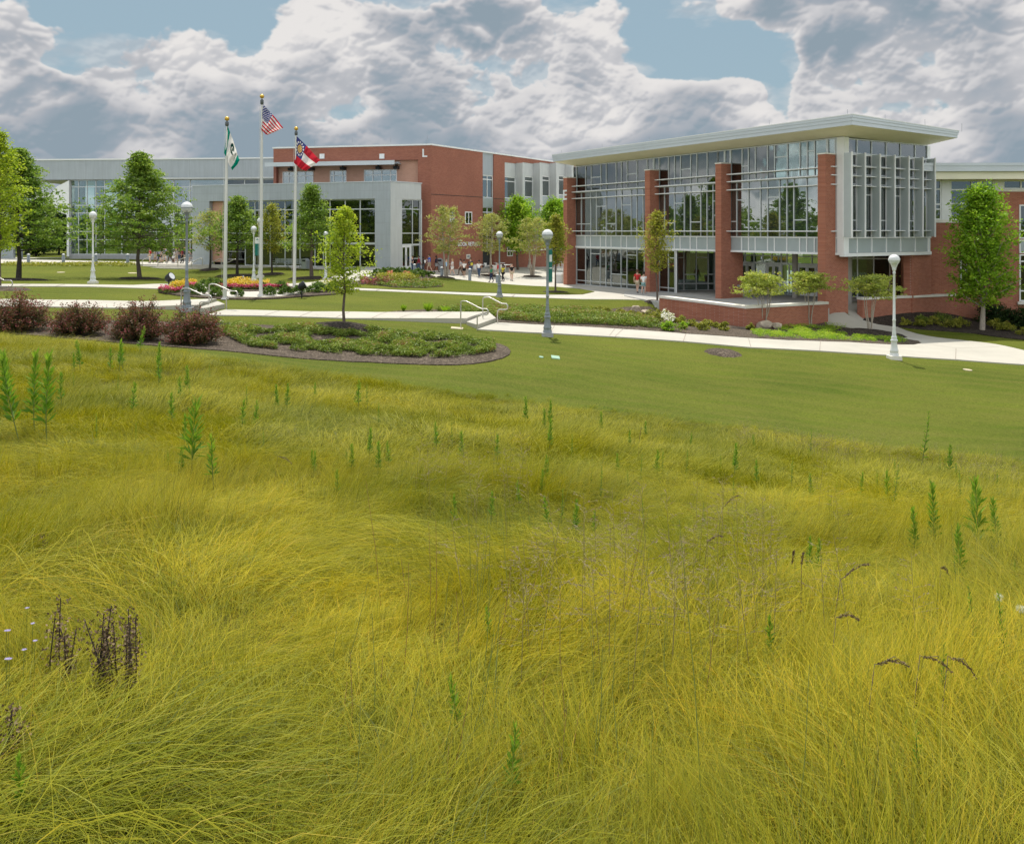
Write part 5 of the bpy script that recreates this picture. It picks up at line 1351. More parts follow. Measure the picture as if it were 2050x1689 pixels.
for i, (px, py, wd, hh) in enumerate([(1985, 650, 60, 48), (2015, 656, 60, 42), (2050, 660, 64, 44), (2095, 668, 60, 44)]):
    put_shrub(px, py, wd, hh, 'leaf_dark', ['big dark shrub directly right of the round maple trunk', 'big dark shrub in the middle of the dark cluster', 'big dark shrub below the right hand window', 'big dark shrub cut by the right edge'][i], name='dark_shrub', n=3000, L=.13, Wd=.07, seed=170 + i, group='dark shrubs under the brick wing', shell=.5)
# plaza planting against the library
for i, (px, py, wd, hh) in enumerate([(1012, 527, 22, 10), (1032, 527, 22, 10), (1052, 529, 22, 11), (1072, 529, 22, 11), (1092, 529, 22, 11)]):
    put_shrub(px, py, wd, hh, 'leaf_boxwood', 'dark clipped shrub in the low hedge at the foot of the library', name='hedge_shrub', n=400, L=.2, Wd=.13, seed=180 + i, group='hedge at the foot of the library', shell=.6, twigs=False)
for i, (px, py) in enumerate([(1055, 522), (1075, 522), (1095, 521)]):
    put_shrub(px, py, 26, 11, 'leaf_lime', 'yellow green shrub rising behind the low hedge of the library', name='yellow_shrub', n=400, L=.2, Wd=.12, seed=190 + i, group='yellow shrubs behind the library hedge', shell=.5, twigs=False)

# ------------------------------------------------------------------ ground cover and flowers (nobody could count them)
def in_poly(x, y, P):
    c = np.zeros(len(x), bool); j = len(P) - 1
    for i in range(len(P)):
        xi, yi = P[i]; xj, yj = P[j]
        m = ((yi > y) != (yj > y)) & (x < (xj - xi) * (y - yi) / (yj - yi + 1e-12) + xi); c ^= m; j = i
    return c
def cover_bed(name, poly, leaf, dens, hgt, L, Wd, label, cat, seed=1, hole=.42, lift=.06, up=.3, patch=1.6, avoid=()):
    r = np.random.default_rng(seed); P = [wpt(p) for p in poly]
    xs = [p[0] for p in P]; ys = [p[1] for p in P]
    n = int((max(xs) - min(xs)) * (max(ys) - min(ys)) * dens)
    x = r.uniform(min(xs), max(xs), n); y = r.uniform(min(ys), max(ys), n)
    m = in_poly(x, y, P); x, y = x[m], y[m]
    nv = fbm(x / patch, y / patch, 1.0, 3, .5, seed); m = nv > (hole - .5) * 1.2 + r.normal(0, .06, len(x)); x, y, nv = x[m], y[m], nv[m]
    for ax, ay, ar in avoid:
        g = wpt((ax, ay)); m = np.hypot(x - g[0], y - g[1]) > ar; x, y, nv = x[m], y[m], nv[m]
    z = tz(x, y) + lift + hgt * (r.uniform(0.1, 1, len(x))) * np.clip(nv + .8, .3, 1.2)
    a = r.uniform(0, 6.28, len(x)); e = r.uniform(-.1, .8, len(x))
    D_ = np.stack([np.cos(a) * np.cos(e), np.sin(a) * np.cos(e), np.sin(e)], -1)
    t = np.clip(.45 + nv * .6 + r.normal(0, .22, len(x)), 0, 1)
    return leaf_mesh(name, np.stack([x, y, z], -1), L, Wd, leaf, None, t, up=up, Dv=D_, kind='stuff', label=label, cat=cat)
cover_bed('juniper_ground_cover', [(440, 652), (520, 655), (600, 659), (660, 660), (690, 668), (720, 662), (760, 664), (850, 671), (930, 681), (990, 688), (992, 706), (935, 717), (860, 719), (760, 714), (660, 710), (560, 703), (500, 697), (455, 676), (430, 665)], 'leaf_juniper', 1300, .20, .15, .035, 'green and rusty juniper carpet in the big mulch bed', 'ground cover', 5, .36, patch=1.1)
cover_bed('juniper_ground_cover', [(860, 626), (930, 622), (1000, 620), (1130, 621), (1190, 627), (1260, 640), (1330, 660), (1375, 668), (1290, 658), (1200, 653), (1100, 650), (1000, 643), (975, 632), (900, 630)], 'leaf_juniper', 700, .30, .17, .04, 'juniper strip behind the lower path right of the steps', 'ground cover', 6, .30, patch=1.5)
cover_bed('green_ground_cover', [(1500, 668), (1540, 660), (1600, 652), (1655, 652), (1720, 662), (1790, 677), (1820, 688), (1760, 688), (1700, 684), (1600, 680), (1520, 677)], 'leaf_bright', 420, .20, .15, .025, 'fresh green grassy ground cover under the crape myrtles', 'ground cover', 7, .46, patch=1.0, avoid=((1742, 671, 1.6), (1530, 664, 1.3)))
cover_bed('green_ground_cover', [(735, 571), (790, 578), (850, 579), (888, 576), (886, 570), (850, 566), (800, 568)], 'leaf_juniper', 160, .25, .22, .07, 'low olive ground cover at the front of the island bed', 'ground cover', 8, .3, .12)
cover_bed('lime_shrub_bed', [(748, 566), (762, 555), (800, 556), (842, 559), (838, 563), (790, 567)], 'leaf_gold', 200, .45, .18, .08, 'mixed yellow green perennials in the island bed', 'perennials', 9, .2, .12)
cover_bed('purple_ground_cover', [(722, 565), (745, 564), (790, 569), (775, 574), (740, 574), (719, 571)], 'leaf_purple', 170, .40, .18, .06, 'low purple foliage at the left of the island bed', 'ground cover', 10, .2, .12)
cover_bed('coral_flowers', [(775, 556), (785, 556), (786, 561), (775, 561)], 'petal_coral', 220, .55, .12, .09, 'coral flowers in the left clump of the island bed', 'flowers', 11, .2, .12)
cover_bed('coral_flowers', [(806, 557), (822, 557), (822, 561), (808, 561)], 'petal_coral', 220, .55, .12, .09, 'coral flowers in the right clump of the island bed', 'flowers', 12, .2, .12)
cover_bed('edge_planting', [(-80, 528.5), (100, 528.5), (200, 528.5), (275, 530), (262, 535), (150, 533.5), (0, 532.5), (-80, 532)], 'leaf_gold', 60, .22, .28, .1, 'low straggly planting along the front of the upper terrace', 'ground cover', 13, .35, .03)
def flower_bed(name, poly, petal, label, seed, hgt, lift=.1):
    o = cover_bed(name, poly, petal, 420, hgt, .10, .085, label, 'flowers', seed, .15, lift + hgt * .35, up=.7)
    g_ = cover_bed(name.replace('flowers', 'flower_leaves'), poly, 'leaf_boxwood', 260, hgt * .7, .13, .06, 'green leaves under the ' + label, 'flower leaves', seed, .15, lift)
    return o
flower_bed('yellow_flowers', [(336, 582), (350, 577), (372, 573), (395, 574.5), (392, 577.5), (360, 584), (345, 587)], 'petal_yellow', 'yellow bedding flowers left of the front lamp', 20, .30)
flower_bed('yellow_flowers', [(454, 574.5), (480, 572.5), (520, 574.5), (540, 576.5), (535, 581.5), (500, 581), (453, 580)], 'petal_yellow', 'yellow bedding flowers behind the flagpoles', 21, .35)
flower_bed('pink_flowers', [(316, 586), (332, 590), (352, 590), (372, 584), (396, 582), (390, 577.5), (362, 583), (340, 588), (322, 583)], 'petal_pink', 'pink bedding flowers at the left end of the flag bed', 22, .25)
flower_bed('pink_flowers', [(430, 581), (470, 582), (530, 583), (562, 581.5), (580, 581), (560, 577.5), (530, 580.5), (470, 579), (430, 577.5)], 'petal_pink', 'pink bedding flowers between the flagpoles', 23, .25)
cover_bed('white_flowers', [(1322, 645), (1352, 649), (1350, 657), (1325, 655)], 'petal_white', 60, .5, .10, .09, 'white flowers among the golden shrubs', 'flowers', 24, .2, .25, up=.7)
cover_bed('stalky_planting', [(628, 577), (650, 574), (682, 572), (690, 575), (660, 578)], 'leaf_olive', 260, .5, .2, .03, 'thin dark stalks at the right back of the flag bed', 'planting', 25, .2)
def tuft(px, py, wpx, hpx, label, seed, leaf='leaf_bright', name='ornamental_grass', group='tufts of ornamental grass by the path', n=260):
    g, s = base_of(px, py); r = np.random.default_rng(seed); w_, h = wpx / 2 / s, hpx / s
    root = empty(name, (g.x, g.y, g.z + .06), 0, label, 'grass tuft', group)
    a = r.uniform(0, 6.28, n); q = r.uniform(0, 1, n) ** .6; hh = h * r.uniform(.6, 1.05, n)
    D_ = np.stack([np.cos(a) * q * w_, np.sin(a) * q * w_, hh], -1); C_ = D_ * .5 + np.stack([np.cos(a) * q * w_ * .25, np.sin(a) * q * w_ * .25, hh * 0], -1)
    L_ = np.linalg.norm(D_, axis=1)
    leaf_mesh('blades', C_, L_, .022, leaf, root, r.uniform(.2, .9, n), Dv=D_, up=.0)
for i, a in enumerate([(808, 625, 12, 13, 'small grass tuft at the left end of the strip behind the path'), (857, 626, 20, 19, 'large upright grass tuft behind the path'), (893, 628, 22, 14, 'spreading grass tuft nearest the left handrail of the steps')]): tuft(*a, 300 + i)
# ================================================================== STREET FURNITURE
def lamp_post(px, pyb, pyt, mat, label, d=None, ped=True):
    if d is None: g, s = base_of(px, pyb)
    else: g = at_depth(px, pyb, d); s = F / d
    H = (pyb - pyt) / s; k = H / 4.5
    root = empty('lamp_post', tuple(g), 0, label, 'street lamp', 'globe lamp posts on the campus lawns')
    if ped:
        mb = MB(); mb.box(-.24 * k, .24 * k, -.24 * k, .24 * k, -.2, .16 * k); child(mb, 'pedestal', 'stone_cap' if mat == 'lamp_white' else 'curb', root)
    z0 = .16 * k
    prof = [(.27, 0), (.27, .06), (.245, .08), (.235, .16), (.25, .18), (.25, .22), (.22, .26), (.185, .42), (.165, .56), (.17, .60), (.205, .63), (.205, .68), (.16, .70), (.15, .74), (.165, .76), (.165, .80), (.125, .83), (.115, .90), (.125, .92), (.12, .95), (.095, 1.08), (.088, 1.16)]
    mb = MB(); mb.lathe([(r * k * .70, z0 + z * k) for r, z in prof], 20); child(mb, 'base', mat, root)
    prof = [(.088, 1.16), (.10, 1.18), (.10, 1.22), (.084, 1.24), (.082, 1.48), (.098, 1.50), (.098, 1.54), (.08, 1.56), (.066, 3.50), (.085, 3.52), (.085, 3.57), (.066, 3.60)]
    mb = MB(); mb.lathe([(r * k * .70, z0 + z * k) for r, z in prof], 16); child(mb, 'shaft', mat, root)
    prof = [(.066, 3.60), (.10, 3.66), (.13, 3.70), (.09, 3.74), (.11, 3.80), (.17, 3.88), (.19, 3.90)]
    mb = MB(); mb.lathe([(r * k * .70, z0 + z * k) for r, z in prof], 18)
    for q in range(4):
        a = q * math.pi / 2 + .4; mb.box(-.012, .012, -.012, .012, 0, 0) if False else None
        mb.tube([(.06 * k * math.cos(a), .06 * k * math.sin(a), z0 + 3.66 * k), (.15 * k * math.cos(a), .15 * k * math.sin(a), z0 + 3.84 * k), (.20 * k * math.cos(a), .20 * k * math.sin(a), z0 + 3.98 * k)], .012 * k, 5)
    child(mb, 'fitter', mat, root)
    zc_ = z0 + 4.10 * k; R_ = .235 * k
    n = 12
    up_ = [(R_ * math.cos(i / n * math.pi / 2), zc_ + R_ * math.sin(i / n * math.pi / 2)) for i in range(n)] + [(.001, zc_ + R_)]
    lo_ = [(.08 * k, zc_ - R_ * .95)] + [(R_ * math.cos(i / n * math.pi / 2), zc_ - R_ * math.sin(i / n * math.pi / 2)) for i in range(n - 1, -1, -1)]
    mb = MB(); mb.lathe([(r * .99, z) for r, z in lo_], 24); gl = child(mb, 'globe', 'globe', root)
    mb = MB(); mb.lathe([(R_ * 1.0, zc_ - .01)] + up_, 24); child(mb, 'globe_cap', 'lamp_white', gl)
    mb = MB(); mb.lathe([(R_ * 1.03, zc_ - .025 * k), (R_ * 1.03, zc_ + .01 * k)], 24); child(mb, 'globe_ring', mat, gl)
    mb = MB(); mb.lathe([(.05 * k, zc_ - .2 * k), (.06 * k, zc_ - .1 * k), (.05 * k, zc_ + .1 * k)], 10); child(mb, 'lamp_bulb', 'interior_pale', gl)
    return root, g, k
LP = {}
for a in [(374, 623, 404, 'lamp_metal', 'tall grey globe lamp standing behind the right purple shrub'), (1096, 673, 459, 'lamp_metal', 'grey globe lamp with a teal banner beside the lower path'), (1790, 719, 509, 'lamp_white', 'pale globe lamp beside the path in front of the straight seat wall'),
          (186, 568, 423.5, 'lamp_white', 'pale globe lamp on the lawn left of the big oak'), (1000, 594.5, 463, 'lamp_metal', 'grey globe lamp at the edge of the middle path near the students'), (508, 563, 452.5, 'lamp_white', 'pale globe lamp with a green and white banner left of the tallest flagpole'),
          (521, 556, 436, 'lamp_white', 'pale globe lamp almost hidden behind the tallest flagpole'), (652, 559, 463, 'lamp_white', 'pale globe lamp half hidden by the lime maple')]:
    LP[a[0]] = lamp_post(a[0], a[1], a[2], a[3], a[4])
LP[1060] = lamp_post(1060.5, 533, 459, 'lamp_white', 'far pale globe lamp among the birches in front of the library', d=99)
def banner(root, g, k, x0, x1, z0, z1, label, white=.35, yy=0):
    t_ = empty('banner', (g.x, g.y + yy, g.z), 0, label, 'banner')
    mb = MB(); mb.box(x0, x1, -.008, .008, z0, z0 + (z1 - z0) * (1 - white)); f = child(mb, 'banner_field', 'banner_teal', t_)
    if white:
        mb = MB(); mb.box(x0, x1, -.008, .008, z0 + (z1 - z0) * (1 - white), z1); child(mb, 'banner_header', 'banner_white', t_)
        mb = MB(); xm = (x0 + x1) / 2; ww = x1 - x0
        zz0 = z1 - (z1 - z0) * .14
        mb.box(xm - ww * .25, xm + ww * .25, -.014, -.009, zz0 - .02, zz0 + .02); mb.box(xm - ww * .12, xm + ww * .12, -.014, -.009, zz0 + .04, zz0 + .09)
        child(mb, 'banner_mark', 'banner_teal', f)
    mb = MB(); mb.tube([(0, 0, z1 + .02), (x1 + .03, 0, z1 + .02)], .016, 6); mb.tube([(0, 0, z0 - .02), (x1 + .03, 0, z0 - .02)], .016, 6); child(mb, 'banner_arm', 'black_paint', t_)
r_, g, k = LP[508]; banner(r_, g, k, .10, .50, 2.10, 3.60, 'green banner with a white header on the lamp left of the tallest flagpole')
r_, g, k = LP[1060]; banner(r_, g, k, -.55, -.08, 2.4, 3.35, 'small green and white banner on the far lamp among the birches', .5)
# the banner of the front lamp is seen nearly edge on
r_, g, k = LP[1096]
t_ = empty('banner', (g.x, g.y, g.z), R(66), 'narrow teal banner hanging edge on from the lamp beside the lower path', 'banner')
mb = MB(); mb.box(.12, .56, -.008, .008, 2.32, 3.72); child(mb, 'banner_field', 'banner_teal', t_)
mb = MB(); mb.box(.2, .5, -.013, -.009, 3.2, 3.5); mb.box(.2, .5, -.013, -.009, 2.9, 2.95); child(mb, 'banner_mark', 'banner_white', t_)
mb = MB(); mb.tube([(0, 0, 3.74), (.6, 0, 3.74)], .014, 6); mb.tube([(0, 0, 2.30), (.6, 0, 2.30)], .014, 6); child(mb, 'banner_arm', 'lamp_metal', t_)

# ------------------------------------------------------------------ flagpoles and flags
def flagcloth(name, c):
    m, t, out = newmat(name)
    b_ = t.new('ShaderNodeBsdfPrincipled', inp={'Base Color': c + (1,), 'Roughness': .8, 'Specular IOR Level': .1}); tl = t.new('ShaderNodeBsdfTranslucent', inp={'Color': c + (1,)})
    mx = t.new('ShaderNodeMixShader', inp={0: .5, 1: b_.outputs[0], 2: tl.outputs[0]}); t.l.new(mx.outputs[0], out.inputs[0])
for n_, c_ in dict(cloth_red=(.55, .03, .05), cloth_white=(.8, .78, .76), cloth_blue=(.05, .06, .20), cloth_green=(0., .26, .18), cloth_gold=(.65, .42, .1), cloth_dark=(.01, .05, .04)).items(): flagcloth(n_, c_)
def flagpole(px, pyb, pyt, d, lean, label):
    g = at_depth(px, pyb, d); z0 = tz1(g.x, g.y); s = F / d; H = (pyb - pyt) / s + (g.z - z0)
    root = empty('flagpole', (g.x, g.y, z0), 0, label, 'flagpole', 'three flagpoles in the round bed')
    tx = lean / s
    P = lambda t: (tx * t, 0, H * t)
    mb = MB(); mb.tube([P(0), P(.3), P(.6), P(.86), P(.955)], [.105, .10, .088, .066, .05], 16); child(mb, 'pole', 'pole_white', root)
    mb = MB(); mb.lathe([(.22, 0), (.22, .04), (.15, .08), (.14, .12)], 18, (0, 0, .04)); child(mb, 'collar', 'steel', root)
    mb = MB(); mb.tube([P(.952), P(.958), P(.974), P(.98)], [.05, .10, .10, .05], 12); mb.tube([P(.98), P(.99)], .018, 6); child(mb, 'truck', 'pole_truck', root)
    b = P(.993); mb = MB(); mb.ball((b[0], b[1], b[2] + .02), .13, 10); child(mb, 'finial', 'gold', root)
    mb = MB(); mb.tube([(P(.9)[0] - .10, -.08, P(.95)[2]), (P(.1)[0] - .13, -.12, P(.12)[2])], .008, 4); child(mb, 'halyard', 'pole_white', root)
flagpole(450, 600, 236, 46.8, 4.5, 'left flagpole with a gold ball, carrying the green and white flag')
flagpole(522, 594, 191, 49.6, 2.5, 'tallest middle flagpole with a gold ball')
flagpole(589, 583, 256, 54, 4, 'right hand flagpole with a gold ball, the shortest in the photo')
def flag(label, d, P00, P10, P01, P11, paint, mats, nu=72, nv=48, amp=.16, waves=2.3, sag=6.0, ph=0.0):
    """P = photo columns/rows of hoist top, fly top, hoist bottom, fly bottom at distance d; real cloth with folds in depth"""
    mb = MB(); vs = []
    for j in range(nv + 1):
        for i in range(nu + 1):
            u, v = i / nu, j / nv
            x = (1 - u) * ((1 - v) * P00[0] + v * P01[0]) + u * ((1 - v) * P10[0] + v * P11[0])
            y = (1 - u) * ((1 - v) * P00[1] + v * P01[1]) + u * ((1 - v) * P10[1] + v * P11[1])
            y += sag * math.sin(math.pi * u) * (v * .9) * .35 + math.sin(u * 9 + v * 2 + ph) * .7 * u
            x += math.sin(v * 7 + u * 4 + ph) * .9 * u
            dd = d + (amp * math.sin(u * math.pi * 2 * waves + v * 2.2 + ph) + .07 * math.sin(u * 17 + v * 9)) * min(1, u * 3) - .05
            vs.append(cp(x, y, dd))
    for j in range(nv):
        for i in range(nu):
            mb.f.append((j * (nu + 1) + i, j * (nu + 1) + i + 1, (j + 1) * (nu + 1) + i + 1, (j + 1) * (nu + 1) + i))
            mb.mi.append(paint((i + .5) / nu, (j + .5) / nv)); mb.smooth.append(True)
    mb.v = vs
    o = mb.build('flag', [M[m] for m in mats], None, label=label, cat='flag')
    return o
def p_usa(u, v):
    if u < .44 and v < .538:
        cu, cv = u / .44 * 11, v / .538 * 9
        if int(cu) % 2 == int(cv) % 2 and abs(cu % 1 - .5) < .3 and abs(cv % 1 - .5) < .33: return 1
        return 2
    return 0 if int(v * 13) % 2 == 0 else 1
flag('red and white striped flag with a starred blue corner on the tallest pole', 49.6, (527.3, 209.5), (568, 256), (521.5, 258), (537, 271), p_usa, ['cloth_red', 'cloth_white', 'cloth_blue'], 88, 78)
def p_state(u, v):
    if u < .40 and v < .66:
        x, y = (u - .20) / .30, (v - .33) / .45
        r_ = math.hypot(x, y)
        if r_ < .36: return 3 if (math.sin(x * 30) * math.sin(y * 24) > -.35) else 2
        if .46 < r_ < .62 and (math.atan2(y, x) * 13 / (2 * math.pi)) % 1 < .5: return 1
        return 2
    return 1 if .333 < v < .667 else 0
flag('red and white banded flag with a blue corner and gold emblem on the right pole', 54, (594.2, 273), (642, 321), (588.2, 326), (613, 343), p_state, ['cloth_red', 'cloth_white', 'cloth_blue', 'cloth_gold'], 76, 54, ph=1.0)
def p_green(u, v):
    if u < .20 or u > .84: return 0
    x, y = (u - .52) / .14, (v - .30) / .22
    r_ = math.hypot(x, y); a = math.atan2(y, x)
    if .45 < r_ < 1.0 and not (-.3 < a < .6): return 2
    if r_ < .35 and x > -.1: return 2
    if .72 < u < .76 and .15 < v < .6 and int(v * 40) % 2 == 0: return 2
    return 1
flag('limp green and white flag with a dark swirl emblem on the left pole', 46.8, (455.8, 252), (480.5, 321), (448.5, 306), (466, 342), p_green, ['cloth_green', 'cloth_white', 'cloth_dark'], 72, 56, amp=.26, waves=1.6, ph=.6)

# ------------------------------------------------------------------ steps and handrails
def step_slab(a0, a1, b0, b1, rise, label_top):
    """a = upper path edge (near, far), b = front edge of the tread on the lower path"""
    A0, A1, B0, B1 = (ground(*q, 20) for q in (a0, a1, b0, b1))
    P = [(A0.x, A0.y), (A1.x, A1.y), (B1.x, B1.y), (B0.x, B0.y)]
    zt_ = max(tz1(B0.x, B0.y), tz1(B1.x, B1.y)) + .05 + rise
    mb = MB(); mb.prism(P[::-1] if (P[1][0] - P[0][0]) * (P[2][1] - P[1][1]) - (P[1][1] - P[0][1]) * (P[2][0] - P[1][0]) < 0 else P, min(tz1(B0.x, B0.y), tz1(B1.x, B1.y)) - .3, zt_)
    return child(mb, 'step', 'path', None, kind='structure')
step_slab((934, 650), (980, 635), (955, 659), (993, 645.5), .15, '')
step_slab((398, 626), (436, 611), (407, 631), (450, 617.5), .15, '')
def railing(fr, pts, label, rad=.028, group=None, base_pts=()):
    root = empty('handrail', (0, 0, 0), 0, label, 'handrail', group)
    P = []
    for px, py in pts:
        u = fr.u_at(px); P.append(fr.p(u, 0, fr.z_at(px, py)))
    # round the corners a little
    Q = [P[0]]
    for i in range(1, len(P) - 1):
        a, b, c = Vector(P[i - 1]), Vector(P[i]), Vector(P[i + 1])
        Q.append(b + (a - b) * .12); Q.append(b + (c - b) * .12)
    Q.append(P[-1])
    mb = MB(); mb.tube(Q, rad, 8); child(mb, 'rail', 'steel', root)
    for q in base_pts:
        x = fr.p(fr.u_at(q[0]), 0, 0); z1 = fr.z_at(q[0], q[1])
        mb = MB(); mb.tube([(x[0], x[1], tz1(x[0], x[1]) - .1), (x[0], x[1], z1)], rad, 8); child(mb, 'post', 'steel', root)
    return root
a, b = ground(922.4, 656, 25), ground(955.4, 661, 25); dr = (b.x - a.x, b.y - a.y)
FR1 = Frame(a.x, a.y, *dr)
rr = lambda L: [(800 + x / 4.1, 480 + y / 4.1) for x, y in L]
railing(FR1, rr([(502, 722), (502, 507), (520, 503), (552, 506), (670, 568), (715, 568), (726, 580), (726, 608), (712, 617), (650, 617), (637, 629), (637, 742)]), 'near steel handrail of the steps by the lower path', group='handrails at the right hand steps')
b = ground(995.9, 648, 25); FR2 = Frame(b.x, b.y, *dr)
railing(FR2, rr([(683, 640), (683, 482), (697, 471), (737, 471), (840, 525), (875, 525), (887, 538), (887, 563), (876, 573), (817, 573), (803, 585), (803, 688)]), 'far steel handrail of the steps by the lower path', group='handrails at the right hand steps')
a, b = ground(363, 623, 25), ground(399.5, 627, 25); dl = (b.x - a.x, b.y - a.y)
FR3 = Frame(b.x, b.y, *dl); rl_ = lambda L: [(x / 3.942, 480 + y / 3.942) for x, y in L]
railing(FR3, rl_([(1430, 545), (1430, 398), (1442, 385), (1492, 385), (1610, 440), (1658, 440), (1669, 450), (1669, 483), (1657, 490), (1588, 490), (1575, 500), (1575, 580)]), 'near steel handrail of the steps behind the purple shrubs', group='handrails at the left hand steps')
b = ground(453.5, 620, 25); FR4 = Frame(b.x, b.y, *dl)
railing(FR4, rl_([(1650, 500), (1650, 357), (1665, 348), (1700, 350), (1820, 405), (1862, 405), (1873, 415), (1873, 443), (1862, 453), (1802, 453), (1787, 465), (1787, 555)]), 'far steel handrail of the steps behind the purple shrubs', group='handrails at the left hand steps')
b = ground(0, 580, 25); FR5 = Frame(b.x, b.y, 1, 0)
railing(FR5, rl_([(-120, 240), (0, 300), (30, 321), (85, 321), (97, 332), (97, 358), (86, 369), (0, 369), (-20, 375), (-20, 410)]), 'steel handrail entering the photo at its left edge')
r8 = lambda L: [(260 + x / 8.54, 470 + y / 8.54) for x, y in L]
for i, L in enumerate([[(210, 545), (210, 445), (225, 430), (335, 380), (352, 385), (352, 490)], [(480, 545), (480, 460), (515, 430), (590, 388), (632, 392), (632, 500)], [(820, 545), (820, 455), (840, 430), (915, 400), (960, 400), (960, 510)],
                       [(1050, 560), (1050, 465), (1100, 458), (1190, 406), (1243, 406), (1243, 515)], [(1390, 560), (1390, 465), (1430, 462), (1530, 412), (1562, 412), (1562, 515)], [(1620, 560), (1620, 475), (1690, 470), (1780, 422), (1830, 422), (1830, 520)]]):
    fr = Frame(0, 86.2 - i * .45, 1, 0)
    railing(fr, r8(L), ['steel rail of the long terrace steps beside the red shirted student', 'steel rail of the terrace steps, second from the left', 'steel rail of the terrace steps, third from the left, next to the lamp', 'steel rail of the terrace steps in front of the student in yellow', 'steel rail of the terrace steps left of the left flagpole', 'steel rail of the terrace steps behind the left flagpole'][i], .04, 'handrails on the long terrace steps')

# ------------------------------------------------------------------ bollards
def bollard(g, H, R_, label, group, mat='lamp_metal'):
    root = empty('bollard', tuple(g), 0, label, 'bollard', group)
    mb = MB(); mb.lathe([(R_, -.1), (R_, H * .80), (R_ * .75, H * .81), (R_ * .75, H * .88)], 16); child(mb, 'post', mat, root)
    mb = MB(); mb.lathe([(R_ * 1.05, H * .88), (R_ * 1.05, H * .93), (R_ * .6, H * .985), (.001, H)], 16); child(mb, 'cap', 'lamp_white', root)
for i, px in enumerate((57, 127, 192, 255.5)):
    g = at_depth(px, 528, 87.8); g.z = 1.43
    bollard(g, 1.05, .15, ['grey bollard at the left end of the terrace edge', 'grey bollard second along the terrace edge', 'grey bollard just right of the pale lawn lamp', 'grey bollard left of the big oak trunk'][i], 'bollards along the terrace edge')
for i, (px, py, pt) in enumerate([(830, 548, 528), (884.5, 555.5, 534), (940.5, 562, 537), (995.5, 567, 549)]):
    g, s = base_of(px, py); bollard(g, (py - pt) / s, .14, ['bollard beside the leftmost students on the plaza edge', 'bollard between the navy and the light blue shirted students', 'bollard in front of the man in the dark jacket', 'bollard left of the middle path lamp'][i], 'bollards along the plaza edge', 'trunk' if False else 'lamp_metal')

# ------------------------------------------------------------------ benches, bins, tables
def bench(x, y, z, rz, label):
    root = empty('bench', (x, y, z), rz, label, 'bench', 'grey metal benches by the glass front')
    mb = MB()
    for k in range(5): mb.box(-.9, .9, -.42 + k * .1, -.35 + k * .1, .43, .46)
    child(mb, 'seat', 'bench_metal', root)
    mb = MB()
    for q in range(3):
        x0 = -.88 + q * .6
        for k in range(4): mb.box(x0, x0 + .56, .12 + k * .02, .15 + k * .02, .52 + k * .10, .59 + k * .10)
    child(mb, 'backrest', 'bench_metal', root)
    for sx in (-.62, .62):
        mb = MB(); mb.box(sx - .03, sx + .03, -.45, .15, .39, .43); mb.tube([(sx, -.1, .40), (sx, -.1, .08)], .03, 8); mb.tube([(sx, -.38, .0), (sx, -.1, .10), (sx, .2, .0)], .025, 6); mb.tube([(sx, .12, .42), (sx, .22, .92)], .022, 6); child(mb, 'leg', 'bench_metal', root)
    for sx in (-.92, .92):
        mb = MB(); mb.tube([(sx, .15, .66), (sx, -.35, .64), (sx, -.40, .45)], .02, 6); child(mb, 'armrest', 'bench_metal', root)
def bin_(x, y, z, rz, H, label, mat='bench_metal', arch=True):
    root = empty('litter_bin', (x, y, z), rz, label, 'bin')
    w_ = H * .30
    mb = MB(); mb.box(-w_, w_, -w_, w_, 0, .07); mb.box(-w_ * .94, w_ * .94, -w_ * .94, w_ * .94, .07, H * .68)
    for k in range(7): q = -w_ * .85 + k * w_ * .28; mb.box(q - .012, q + .012, -w_ * .965, -w_ * .945, .12, H * .64)
    child(mb, 'body', mat, root)
    if arch:
        mb = MB(); n = 10
        pr = [(w_ * math.cos(math.pi * i / n), H * .68 + H * .30 * math.sin(math.pi * i / n)) for i in range(n + 1)]
        for y0, y1 in ((-w_, -w_ + .02), (w_ - .02, w_)): pass
        vs = [(x_, -w_, z_) for x_, z_ in pr] + [(x_, w_, z_) for x_, z_ in pr]
        mb.add(vs, [(i, i + 1, n + 2 + i, n + 1 + i) for i in range(n)] + [tuple(range(n, -1, -1)), tuple(range(n + 1, 2 * n + 2))])
        h = child(mb, 'hood', mat, root)
        mb = MB(); mb.box(-w_ * .6, w_ * .6, -w_ - .006, -w_ - .001, H * .70, H * .86); child(mb, 'opening', 'black_paint', h)
    else:
        mb = MB(); mb.box(-w_ * 1.08, w_ * 1.08, -w_ * 1.08, w_ * 1.08, H * .72, H * .84); mb.box(-w_ * .9, w_ * .9, -w_ * .9, w_ * .9, H * .84, H * .88); mb.box(-w_ * .8, w_ * .8, -w_ * .8, w_ * .8, H * .68, H * .72); child(mb, 'lid', 'white_paint', root)
TERR = lambda px: 1.42 if px < 285 else 1.42 - .25 * (px - 285) / 355
def on_terr(px, d): g = at_depth(px, 530, d); g.z = max(TERR(px), 1.12); return g
g = on_terr(565, 83.2); bench(g.x, g.y, g.z + .01, R(-16), 'left grey metal bench in front of the dark glass')
g = on_terr(590, 82.4); bench(g.x, g.y, g.z + .01, R(-16), 'right grey metal bench beside the hooded bin')
g = on_terr(611.5, 81.8); bin_(g.x, g.y, g.z + .01, R(-20), 1.0, 'grey hooded litter bin at the end of the two benches')
g, s = base_of(1121, 567.5); bin_(g.x, g.y, g.z + .04, R(-30), 1.05, 'white topped square litter bin at the left foot of the E pier', 'metal_panel_pale', False)
g, s = base_of(880, 541); bin_(g.x, g.y, g.z + .04, 0, 1.25, 'dark topped litter bin behind the navy shirted student', 'metal_dark', True)
